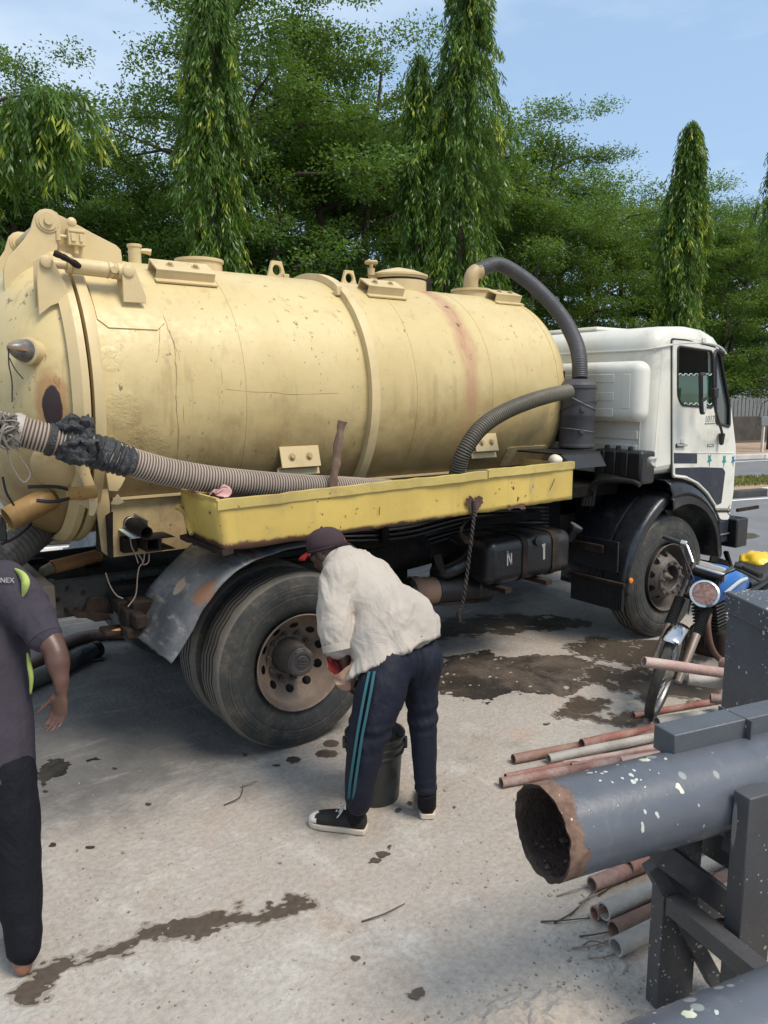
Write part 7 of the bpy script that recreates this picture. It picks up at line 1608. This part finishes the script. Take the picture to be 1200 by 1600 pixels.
def big_pipe(o, d, L_, r, label, wall=.012, seed=0):
    T = thing('steel_pipe', label, 'pipe', tuple(o)); n = 72; mb = MB(); a_, b_ = frame(d); vs = []
    hs_ = [0, .004, .012, .03, .06, .1, .2]+[L_*k/8 for k in range(1, 9)]
    for i, h in enumerate(hs_):
        for j in range(n):
            u = 2*pi*j/n; e = .006*mn.noise(V(cos(u)*5, sin(u)*5, seed))*max(0, 1-h/.1) if h < .1 else 0; hh = h+(.007*mn.noise(V(cos(u)*4, sin(u)*4, seed+3))+.003*mn.noise(V(cos(u)*15, sin(u)*15, seed)) if h < .05 else 0)
            vs.append(o+d*hh+(a_*cos(u)+b_*sin(u))*(r+e))
    mb.add(vs, [(i*n+j, i*n+(j+1) % n, (i+1)*n+(j+1) % n, (i+1)*n+j) for i in range(len(hs_)-1) for j in range(n)]); mb.build('pipe_wall', M['pipe_paint'], T, smooth=60)
    mi = MB(); vs = []; hs2 = [0, .01, .03, .07, .13, .2, .3, .45, .7, 1.2, L_]
    for i, h in enumerate(hs2):
        for j in range(n):
            u = 2*pi*j/n; e = .010*mn.noise(V(cos(u)*4, sin(u)*4, h*9+seed))+.005*mn.noise(V(cos(u)*14, sin(u)*14, h*30)); hh = h+(.007*mn.noise(V(cos(u)*4, sin(u)*4, seed+3)) if h < .02 else 0)
            vs.append(o+d*hh+(a_*cos(u)+b_*sin(u))*(r-(wall*(.35 if i == 0 else 1))+(e if i else 0)))
    mi.add(vs, [(i*n+(j+1) % n, i*n+j, (i+1)*n+j, (i+1)*n+(j+1) % n) for i in range(len(hs2)-1) for j in range(n)]); o0 = mi.build('rust_lining', rust_in, T, smooth=50)
    # wall ring closing the end
    er = MB(); vs = []
    for rr_ in (r, r-wall*.35):
        for j in range(n):
            u = 2*pi*j/n; hh = .007*mn.noise(V(cos(u)*4, sin(u)*4, seed+3))+(.003*mn.noise(V(cos(u)*15, sin(u)*15, seed)) if rr_ == r else 0); e = .006*mn.noise(V(cos(u)*5, sin(u)*5, seed)) if rr_ == r else 0; vs.append(o+d*hh+(a_*cos(u)+b_*sin(u))*(rr_+e))
    er.add(vs, [(j, n+j, n+(j+1) % n, (j+1) % n) for j in range(n)]); er.build('end_rim', rust_in, T, smooth=60)
    # scale and grit lying in the bottom
    gr = MB(); rr2 = random.Random(seed+4)
    for k in range(70):
        u = rr2.gauss(-pi/2, .55); h = rr2.uniform(.01, .5); s_ = rr2.uniform(.002, .009); q = o+d*h+(a_*cos(u)+b_*sin(u))*(r-wall-.006); gr.obox(q, V(s_, rr2.uniform(-.5, .5)*s_, 0), V(0, s_*.8, 0), V(0, rr2.uniform(-.3, .3)*s_, s_*.5))
    if seed == 0: gr.build('rust_flakes', paint('grey_scale_flakes', (.11, .08, .065), .4, (.2, .12, .08), .5), T, smooth=0, kind='stuff')
    return T
big_pipe(pa, vd, LP_, rP, 'upper blue-grey steel pipe with a rusty open end lying across the stand', seed=0)
pb0 = AD(1100, 1668, 1.78); big_pipe(pb0-vd*.42, vd, 2.0, rP, 'lower blue-grey steel pipe crossing the bottom right corner', seed=6)
# stand of boxed steel posts
ST = thing('pipe_stand', 'dark grey welded steel stand with braces holding the blue-grey pipes at right', 'stand', tuple(G(1025, 1577)))
fg = M['frame_grey']
def post(c, a, b, z1, name='post', z0=0.0):
    return MB().obox(c+vd*a/2+pd*b/2+V(0, 0, (z1+z0)/2), vd*a/2, pd*b/2, (0, 0, (z1-z0)/2)).build(name, fg, ST, bevel=.004)
ca = G(1026, 1579)
ztop = .90
post(ca, .155, .055, ztop)
# beam on top, running along the pipe
tp = AD(1006, 1150, 2.62)
bq = V(ca.x, ca.y, 0); MB().obox(bq+vd*1.0+pd*.02+V(0, 0, ztop+.041), vd*1.02, pd*.045, (0, 0, .040)).build('top_beam', splat('lit_grey_beam_paint', (.070, .078, .090), (.36, .36, .34), .40, .25), ST, bevel=.004)  # lit tone put into a paler, bluer copy of the frame paint
post(ca+vd*1.75, .10, .055, ztop)
MB().obox(ca+vd*.28+pd*.02+V(0, 0, ztop+.041+.0), vd*.0025, pd*.067, (0, 0, .0415)).build('weld_seam', fg, ST)
# near post that carries the lower pipe
cb = G(1150, 1640); cb = V(cb.x, cb.y, 0); zb_ = .86
qb = AD(1172, 1255, 2.22)
cb = V(qb.x, qb.y, 0); post(cb, .13, .06, qb.z+.012)
# braces and cross bars
def bar(p, q, w, t, name='brace', up=None): return MB().beam(p, q, t, w, up=up or pd).build(name, fg, ST, bevel=.003)
bar(AD(1018, 1350, 2.47), AD(1118, 1535, 2.60), .05, .05, up=V(0, 0, 1)); bar(AD(1030, 1330, 2.43), AD(1215, 1470, 2.52), .075, .05, up=V(0, 0, 1))
bar(AD(1090, 1300, 2.62), AD(1160, 1340, 2.45), .10, .05, up=V(0, 0, 1)); bar(AD(1145, 1310, 2.40), AD(1260, 1325, 2.6), .10, .06, up=V(0, 0, 1))
bar(AD(1162, 1420, 2.50), AD(1158, 1600, 2.30), .06, .06, 'strut', up=vd)
bar(V(ca.x, ca.y, .40)+vd*.02-pd*.02, V(ca.x, ca.y, .40)+vd*.02-pd*.42, .06, .06, 'saddle_arm', up=V(0, 0, 1))
bar(AD(1060, 1420, 2.75), AD(1260, 1395, 3.0), .08, .05, 'cross_bar', up=V(0, 0, 1))
# ---- cabinet
cA = AD(1133, 923, 3.60); zl = cA.z; wv = (-Fh*.995+Rv*.11).normalized(); rv = V(-wv.y, wv.x, 0)
if rv.dot(Rv) < 0: rv = -rv
CB = thing('steel_cabinet', 'blue-grey steel cabinet flecked with white paint in front of the motorcycle', 'cabinet', (cA.x, cA.y, 0))
b0 = V(cA.x, cA.y, 0)+wv*.012+rv*.012
MB().prism([b0, b0+wv*.62, b0+wv*.62+rv*.7, b0+rv*.7], V(0, 0, zl-.10)).build('cabinet_body', M['cab_grey'], CB, bevel=.006, smooth=0)
b1 = V(cA.x, cA.y, zl-.098); MB().prism([b1, b1+wv*.645, b1+wv*.645+rv*.73, b1+rv*.73], V(0, 0, .098)).build('lid', M['cab_grey'], CB, bevel=.008, smooth=0)
p_ = AD(1133, 1123, 3.0); MB().prism([AD(x, y, D) for x, y, D in [(1133, 1109, 2.98), (1168, 1103, 2.88), (1167, 1116, 2.88), (1133, 1125, 2.98)]], -Fh*.006).build('corner_plate', paint('rusty_red_plate', (.09, .04, .035), .2, (.16, .09, .07), .5), CB)
# ---- scaffold tubes on the ground
TM = {}
def tubemat(name, base, dust, amt): return paint(name, base, .22, dust, amt, (.11, .06, .045), .3, .75, bump=.7, scale=2.2, dist=.008)
TM['red'] = tubemat('dusty_red_tube', (.19, .085, .070), (.37, .31, .28), 1.1); TM['brick'] = tubemat('brick_red_tube', (.22, .085, .065), (.37, .28, .24), .85)
TM['grey'] = tubemat('cement_grey_tube', (.33, .31, .28), (.48, .46, .42), .7); TM['brown'] = tubemat('brown_dusty_tube', (.21, .12, .09), (.36, .29, .24), .6); TM['pink'] = tubemat('pale_pink_tube', (.40, .27, .24), (.50, .45, .41), .7)
def gtube(p, q, r, mat, label, ext=1.6, z=None, z2=None):
    z = r if z is None else z; z2 = z if z2 is None else z2; a = G(*p, z); b = G(*q, z2); d = (b-a).normalized(); b = a+d*max((b-a).length, ext)
    mb = MB(); P_ = [(0, r*.80), (0, r), ((b-a).length, r), ((b-a).length, r*.8), (.01, r*.8)]
    n = 22; a_, b_ = frame(b-a); L_ = (b-a).length; K = 14; vs = []
    rough_ = mat in ('grey',)
    for i in range(K+1):
        h = L_*i/K if i else 0
        for j in range(n): u = 2*pi*j/n; e = r*(.05 if not rough_ else .09)*mn.noise(V(cos(u)*2.5, sin(u)*2.5, h*14+r*99)); vs.append(a+d*h+(a_*cos(u)+b_*sin(u))*(r+(e if i else 0)))
    for i in (K, 0):
        h = L_*i/K
        for j in range(n): u = 2*pi*j/n; vs.append(a+d*h+(a_*cos(u)+b_*sin(u))*r*.80)
    fs = [(i*n+j, i*n+(j+1) % n, (i+1)*n+(j+1) % n, (i+1)*n+j) for i in range(K+2) for j in range(n)]; fs += [((K+2)*n+j, (K+2)*n+(j+1) % n, (j+1) % n, j) for j in range(n)]
    o = mb.add(vs, fs).build('scaffold_tube', TM[mat], None, off=a, smooth=50); o['label'] = label; o['category'] = 'tube'; o['group'] = 'scaffold tubes heaped on the ground'; return o
r = .027
gtube((802, 1186), (905, 1166), r, 'brown', 'dull red tube farthest left in the upper row of the heap', .95)
gtube((909, 1162), (1022, 1138), r, 'brick', 'brick red tube lying end to end between the dull red and the grey tube', 1.0, z=.06, z2=.04)
gtube((1026, 1128), (1133, 1112), .030, 'grey', 'cement grey tube just in front of the motorcycle wheel', 1.6, z=.07, z2=.05)
gtube((857, 1186), (1002, 1156), r, 'grey', 'pale grey tube with its end under the brick red tube', 1.5, z=.03)
gtube((880, 1194), (1002, 1172), .017, 'pink', 'thin pale tube in the middle of the upper heap', 1.4, z=.02)
gtube((893, 1197), (1002, 1180), .017, 'red', 'thin dusty red tube in the middle of the upper heap', 1.4, z=.02)
gtube((790, 1214), (857, 1200), .018, 'brick', 'thin bright red tube at the left of the upper heap', .62, z=.018)
gtube((783, 1223), (967, 1190), r, 'red', 'long dusty red tube nearest the camera in the upper heap', 1.35)
gtube((969, 1190), (1010, 1184), r, 'pink', 'short pale tube end beside the left end of the top beam', 1.3, z=.03)
gtube((1006, 1034), (1133, 1052), .030, 'pink', 'pinkish white tube raised in front of the motorcycle wheel', 1.7, z=.52, z2=.42)
gtube((1075, 1061), (1133, 1069), .034, 'grey', 'pale grey tube end just under the raised pinkish tube', 1.5, z=.34, z2=.33)
gtube((1110, 1091), (1133, 1093), .030, 'red', 'red tube end beside the lower left edge of the cabinet', 1.2, z=.17)
gtube((1128, 1036), (1140, 1040), .036, 'brown', 'brown tube end at the left edge of the cabinet', 1.2, z=.44)
gtube((990, 1118), (1133, 1093), .02, 'brick', 'thin red tube behind the grey tube near the motorcycle wheel', 1.4, z=.02)
gtube((925, 1382), (1002, 1352), .031, 'red', 'dull red tube end just below the open end of the steel pipe', 1.3)
gtube((982, 1355), (1003, 1345), .031, 'brick', 'brick red tube end touching the left post of the stand', 1.3, z=.05)
gtube((958, 1350), (1000, 1335), .027, 'grey', 'grey tube end showing beneath the large steel pipe', 1.3)
gtube((929, 1427), (985, 1408), .027, 'brick', 'brick red stub at the left of the lower heap', .6)
gtube((943, 1424), (1005, 1396), .035, 'grey', 'rough cement covered tube beside the brick red stub', 1.2, z=.06)
gtube((952, 1440), (1005, 1424), .018, 'brick', 'thin red tube under the rough cement covered tube', 1.1, z=.018)
gtube((959, 1453), (1007, 1432), .034, 'brown', 'brown tube in the middle of the lower heap', 1.2, z=.035)
gtube((962, 1480), (1007, 1458), .034, 'grey', 'cement grey tube lowest of the heap beside the stand post', 1.1)
gtube((1128, 1436), (1150, 1420), .036, 'brown', 'brown tube end seen between the braces of the stand', .9, z=.04)
gtube((1137, 1475), (1160, 1462), .03, 'brown', 'darker brown tube end lowest between the braces', .8, z=.03)
o = MB().prism([G(x, y, .006) for x, y in [(1080, 1400), (1130, 1360), (1170, 1385), (1150, 1430)]], V(0, 0, .02)).build('plastic_sheet', paint('pale_lilac_plastic', (.45, .42, .50), .15, bump=.8, scale=3), None, smooth=30); o['label'] = 'scrap of pale lilac plastic among the tubes behind the stand'; o['category'] = 'plastic scrap'
# dry twigs and binding wire on the forecourt
TW = [((905, 1411), (935, 1395), (962, 1382)), ((866, 1442), (895, 1425), (925, 1395)), ((890, 1431), (912, 1410), (922, 1398)), ((845, 1440), (880, 1438), (922, 1434)), ((894, 1481), (925, 1478), (955, 1468)), ((905, 1463), (930, 1460), (955, 1455)), ((919, 1496), (940, 1496), (962, 1490)), ((935, 1400), (960, 1380), (982, 1364)), ((870, 1400), (900, 1390), (920, 1385)), ((350, 1258), (375, 1245), (380, 1225)), ((375, 1230), (395, 1222), (402, 1220)), ((565, 1440), (600, 1428), (632, 1412)), ((910, 1478), (925, 1470), (960, 1478))]
TWL = ['curved twig whose tip touches the dull red tube end below the steel pipe', 'long bent twig running left from under the dull red tube', 'short twig crossing the bent one below the steel pipe end', 'straight thin wire lying level left of the brick red stub', 'thin wire reaching left from between the brown and lowest grey tubes', 'short wire curving beside the brown tube end', 'wire lying lowest beside the cement grey tube mouth', 'wire leaning across the dull and brick red tube ends', 'small upper twig just left of the dull red tube', 'forked dry twig on open concrete left of the white trainer', 'side shoot of the forked twig left of the white trainer', 'lone straight straw on open concrete below the trainers', 'wavy wire end just above the lowest cement grey tube']
for i, t in enumerate(TW):
    P = catmull([G(x, y, .004+.012*(k % 2)) for k, (x, y) in enumerate(t)], 4); o = MB().tube(P, [.0036-.0018*k/len(P) for k in range(len(P))], 6).build('twig', M['bark'] if i % 2 else bpy.data.materials['rusty_wire'], None, off=P[0], smooth=60)
    o['label'] = TWL[i]; o['category'] = 'twig'; o['group'] = 'twigs and wire ends on the forecourt'
# grit and crumbs of concrete on the forecourt
gr = MB(); rr3 = random.Random(12)
for k in range(900):
    if k < 450: p = G(rr3.uniform(0, 1200), rr3.uniform(1180, 1600))
    else: q = rr3.random(); p = G(rr3.gauss(930, 60), rr3.gauss(1500, 70)) if q < .4 else G(rr3.gauss(820, 130), rr3.gauss(1575, 25)) if q < .7 else G(rr3.gauss(870, 80), rr3.gauss(1270, 40))
    s_ = rr3.uniform(.0015, .0045)*(1.8 if rr3.random() < .06 else 1); a = rr3.uniform(0, 3.14)
    gr.obox(p+V(0, 0, s_*.3), V(cos(a), sin(a), .2)*s_, V(-sin(a), cos(a), -.1)*s_*rr3.uniform(.5, 1), V(0, .1, 1)*s_*.5)
gr.build('grit', paint('concrete_grit', (.26, .22, .18), .5, (.10, .08, .07), .8), None, smooth=0, kind='stuff')
# ================================================================== MOTORCYCLE
BKT = thing('motorcycle', 'small blue motorcycle with round headlight standing behind the steel cabinet', 'motorcycle', tuple(G(1045, 1120)))
Ax = AD(1040, 1052, 4.80); Tp = AD(1103, 893, 5.02); uu = (Tp-Ax).normalized()
fw0 = (-Rv*.54-Fh*.84).normalized(); bb = uu.cross(fw0).normalized(); ff = bb.cross(uu).normalized()   # ff forward, bb lateral
if bb.dot(Rv) < 0: bb = -bb
rW = .300; Wc = Ax+ff*.05+V(0, 0, 0)
# choose wheel centre so that the wheel meets the ground
axw = bb; low = (V(0, 0, -1)-axw*(-axw.z)).normalized(); Wc = V(Wc.x, Wc.y, -low.z*rW*1.0)
chr_, blk, rub = M['chrome'], M['black'], M['tyre']
def bk(mb, name, mat, par=None, **k): return mb.build(name, mat, par or BKT, **k)
a_ = axw
tm = MB(); pr_ = [(.030*cos(t), rW-.03+.030*sin(t)) for t in [2*pi*i/14 for i in range(14)]]; tm.lathe([(h, r_+(.003 if i % 2 and r_ > rW-.02 else 0)) for i, (h, r_) in enumerate(pr_)], Wc, a_, 64, close=True)
wh = bk(MB().lathe([(-.018, .236), (-.02, .246), (.02, .246), (.018, .236), (.008, .230), (-.008, .230)], Wc, a_, 48, close=True), 'front_wheel', M['steel']); bk(tm, 'tyre', rub, wh)
sp_ = MB(); q1, q2 = frame(a_)
for k in range(36):
    u = 2*pi*k/36; v = u+(.35 if k % 2 else -.35); sp_.tube([Wc+a_*(.022 if (k//2) % 2 else -.022)+(q1*cos(v)+q2*sin(v))*.05, Wc+(q1*cos(u)+q2*sin(u))*.236], .0016, 4)
bk(sp_, 'spokes', M['steel'], wh, kind='stuff')
bk(MB().lathe([(-.05, .02), (-.04, .065), (.02, .070), (.03, .045), (.05, .02)], Wc, a_, 24), 'hub', paint('dull_alloy_hub', (.25, .23, .20), .2, (.2, .15, .1), .5, None, 0, .5, .6), wh)
bk(MB().tube([Wc-a_*.10, Wc+a_*.10], .010, 8), 'axle', M['black_rust'], wh)
up0 = uu; tl = (Tp-Ax).length
for q in (-1, 1):
    s0_ = Wc+a_*q*.085; top_f = Tp+a_*q*.085; dirf = (top_f-s0_).normalized(); L_ = (top_f-s0_).length
    leg = bk(MB().tube([s0_-dirf*.02, s0_+dirf*L_*.42], [.023, .027], 14), 'fork_leg', paint('scratched_alloy_fork', (.30, .25, .21), .2, (.18, .10, .07), .6, None, 0, .45, .6) if q < 0 else bpy.data.materials['scratched_alloy_fork'])
    g = []; n_ = 15
    for k in range(n_*2+1): g.append((L_*.42+L_*.27*k/(n_*2), .036 if k % 2 else .027))
    bk(MB().lathe(g, s0_, dirf, 16), 'fork_gaiter', M['rubber_flap'], leg, smooth=20)
    bk(MB().tube([s0_+dirf*L_*.69, top_f+dirf*.03], .022, 12), 'fork_tube', blk, leg)
# mudguard
mg = MB(); vs = []; N_ = 18
for i in range(N_+1):
    t = radians(18+118*i/N_)
    for j in range(9):
        w = (-1+2*j/8); r_ = rW+.030-.020*w*w; vs.append(Wc+(-ff*cos(t)+uu*sin(t))*(-1 if False else 1)*r_*1.0+a_*w*.055) if False else vs.append(Wc+(ff*cos(t)+uu*sin(t))*r_+a_*w*.055)
mg.add(vs, [(i*9+j, (i+1)*9+j, (i+1)*9+j+1, i*9+j+1) for i in range(N_) for j in range(8)]); o = bk(mg, 'front_mudguard', chr_, smooth=60); s_ = o.modifiers.new('s', 'SOLIDIFY'); s_.thickness = .002
bk(MB().tube([Wc+a_*.06+ff*.0, Wc+a_*.06+uu*.33+ff*.06], .006, 6).tube([Wc-a_*.06, Wc-a_*.06+uu*.33+ff*.06], .006, 6), 'mudguard_stay', M['black_rust'])
# yokes, headlight, instrument, bars
bk(MB().obox(Tp-uu*.03, a_*.11, uu*.012, ff*.03).obox(Tp-uu*.20, a_*.11, uu*.012, ff*.03), 'fork_yoke', M['black_rust'], bevel=.006)
hl = AD(1101, 929, 4.88); hd = (ff*.92-V(0, 0, 1)*.12).normalized(); shell = bk(MB().lathe([(-.13, .001), (-.12, .04), (-.07, .072), (0, .082), (.012, .082)], hl-hd*.01, hd, 32), 'headlight', blk, smooth=50)
bk(MB().lathe([(.0, .080), (.008, .090), (.022, .090), (.026, .076), (.020, .072)], hl, hd, 40), 'headlight_rim', chr_, shell, smooth=50)
def lensm():
    m = NM('brownish_ribbed_lens', .18); w = m.noise(16, 3, .5, sc=(1, 1, 1), dist=2.5); m.col(m.mix(m.rng(w, .35, .65), (.13, .060, .045), (.24, .14, .115))); m.bump(w, .5, .006); m.p.inputs['Coat Weight'].default_value = .6; return m.mat
bk(MB().lathe([(.020, .075), (.026, .05), (.029, .001)], hl, hd, 32), 'headlight_lens', lensm(), shell, smooth=60)
ic = AD(1112, 890, 4.98); iu = (uu*.85+ff*.1).normalized()
bk(MB().obox(ic, a_*.085, iu*.022, ff*.045), 'instrument_box', paint('faded_grey_plastic', (.33, .32, .29), .15, (.2, .17, .14), .5), bevel=.012, seg=3); bk(MB().obox(ic-iu*.034+ff*.01, a_*.095, iu*.010, ff*.055), 'instrument_base', M['steel'], bevel=.006)
hbL = AD(1100, 895, 5.0); PL = [AD(1098, 893, 5.05), AD(1085, 884, 5.1), AD(1079, 868, 5.14), AD(1072, 852, 5.18), AD(1062, 848, 5.2)]
hb = bk(MB().tube(catmull(PL, 5), .0115, 10), 'handlebar', chr_); PR = [AD(1112, 897, 4.98), AD(1133, 894, 4.9), AD(1146, 886, 4.86), AD(1156, 886, 4.82), AD(1168, 890, 4.78)]; bk(MB().tube(catmull(PR, 5), .0115, 10), 'handlebar', chr_)
bk(MB().tube([AD(1066, 849, 5.18), AD(1036, 838, 5.24)], [.0175, .0165], 12), 'grip', M['rubber_trim'], hb); bk(MB().tube([AD(1160, 886, 4.8), AD(1189, 900, 4.66)], [.0165, .018], 12), 'grip', M['rubber_trim'], hb)
bk(MB().obox(AD(1068, 849, 5.17), a_*.022, uu*.016, ff*.02), 'lever_clamp', M['steel'], hb, bevel=.005); bk(MB().obox(AD(1154, 884, 4.80), a_*.024, uu*.016, ff*.02), 'lever_clamp', blk, hb, bevel=.005)
bk(MB().tube(catmull([AD(1150, 890, 4.78), AD(1168, 898, 4.70), AD(1188, 909, 4.62)], 4), .006, 8), 'clutch_lever', blk, hb)
cb_ = MB()
for P in ([AD(1066, 853, 5.15), AD(1073, 890, 5.0), AD(1080, 925, 4.95), AD(1075, 960, 4.9)], [AD(1062, 852, 5.15), AD(1082, 900, 4.95), AD(1095, 945, 4.95)], [AD(1150, 890, 4.8), AD(1125, 905, 4.9), AD(1110, 950, 4.98)]): cb_.tube(catmull(P, 5), .005, 6)
bk(cb_, 'control_cables', M['rubber_trim'], kind='stuff')
# body running back and away behind the cabinet
bkd = (Rv*.72+Fh*.70).normalized(); lat = V(-bkd.y, bkd.x, 0); hsd = Tp-uu*.12+V(0, 0, .0)
def at(b, l, z): return V(hsd.x, hsd.y, 0)+bkd*b+lat*l+V(0, 0, z)
blue = paint('blue_tank_enamel', (.02, .13, .42), .15, (.30, .40, .52), .4, None, 0, .28, bump=.03); zt_ = hsd.z
tk = MB(); loft(tk, [(at(.04, 0, zt_-.04), lat*.04, V(0, 0, .05)), (at(.12, 0, zt_-.02), lat*.11, V(0, 0, .10)), (at(.26, 0, zt_-.01), lat*.145, V(0, 0, .125)), (at(.42, 0, zt_-.04), lat*.13, V(0, 0, .11)), (at(.60, 0, zt_-.06), lat*.09, V(0, 0, .07)), (at(.72, 0, zt_-.09), lat*.05, V(0, 0, .04))], 28, pw=.8); tko = bk(tk, 'fuel_tank', blue, smooth=60)
mbx = MB(); P = [at(.12, -.118, zt_-.04), at(.26, -.15, zt_+.02), at(.42, -.135, zt_+.01)]; mbx.tube(catmull(P, 4), .012, 8); bk(mbx, 'tank_stripe', paint('silver_tank_stripe', (.45, .50, .50), .1), tko)
st_ = MB(); loft(st_, [(at(.66, 0, zt_-.09), lat*.09, V(0, 0, .04)), (at(.8, 0, zt_-.08), lat*.13, V(0, 0, .05)), (at(1.0, 0, zt_-.01), lat*.14, V(0, 0, .05)), (at(1.2, 0, zt_+.02), lat*.10, V(0, 0, .04))], 24, pw=.8); bk(st_, 'seat', M['rubber_trim'], smooth=60)
for q in (-1, 1): bk(MB().tube(catmull([at(0, q*.02, zt_-.02), at(.3, q*.08, zt_-.12), at(.7, q*.12, zt_-.10), at(1.15, q*.12, zt_-.04)], 4), .014, 8), 'frame_tube', blk)
bk(MB().tube(catmull([at(0.02, 0, zt_-.12), at(.10, 0, .55), at(.2, 0, .28), at(.6, 0, .26)], 4), .017, 8), 'down_tube', blk)
ec = at(.30, 0, .36); en = MB(); en.obox(ec, bkd*.16, lat*.12, (0, 0, .10)); eo = bk(en, 'engine', M['black_rust'], bevel=.03, seg=3)
fn_ = MB(); d_up = (V(0, 0, 1)-bkd*.35).normalized()
for k in range(9): fn_.obox(at(.22, 0, .47)+d_up*.026*k, bkd*.085, lat*.085, d_up*.006)
fn_.obox(at(.22, 0, .47)+d_up*.11, bkd*.055, lat*.055, d_up*.12); bk(fn_, 'cylinder_fins', M['black'], eo)
bk(MB().tube(catmull([at(.12, -.03, .60), at(.02, -.06, .52), at(.03, -.10, .36), at(.2, -.14, .25), at(.7, -.16, .24)], 5), .020, 12), 'exhaust_pipe', paint('rusty_exhaust', (.10, .05, .035), .3, (.2, .13, .1), .5, None, 0, .6), eo)
bk(MB().lathe([(0, .001), (0, .045), (.5, .05), (.52, .02)], at(.7, -.17, .26), bkd+V(0, 0, .1), 16), 'exhaust_silencer', chr_)
rc_ = at(1.18, 0, .30); rw = bk(MB().lathe([(-.018, .236), (-.02, .246), (.02, .246), (.018, .236)], rc_, lat, 40, close=True), 'rear_wheel', M['steel']); bk(MB().lathe([(.034*cos(t), .268+.032*sin(t)) for t in [2*pi*i/14 for i in range(14)]], rc_, lat, 56, close=True), 'tyre', rub, rw); bk(MB().lathe([(-.06, .02), (-.05, .07), (.05, .07), (.06, .02)], rc_, lat, 20), 'hub', M['steel'], rw)
for q in (-1, 1): bk(MB().beam(at(.55, q*.08, .32), at(1.2, q*.08, .30), .02, .04), 'swing_arm', blk); bk(MB().tube([at(1.12, q*.11, .34), at(1.0, q*.12, zt_-.1)], .025, 10), 'shock_absorber', chr_)
bk(MB().tube([at(.5, -.08, .28), at(.55, -.22, .01)], .010, 8), 'side_stand', blk)
# yellow rain cape thrown over the seat
yc = MB(); yc.ball(at(1.04, .02, zt_-.0), (.12, .13, .07), 36, 24); yc.ball(at(1.16, -.05, zt_-.04), (.13, .15, .11), 36, 24); crumple(yc, .05, 6, 2); crumple(yc, .016, 22, 4)
o = yc.build('rain_cape', paint('yellow_plastic_cape', (.72, .47, .02), .1, bump=.1, rough=.35), None, off=at(1.0, 0, zt_), smooth=40); o['label'] = 'bright yellow plastic cape bundled over the motorcycle seat'; o['category'] = 'rain cape'
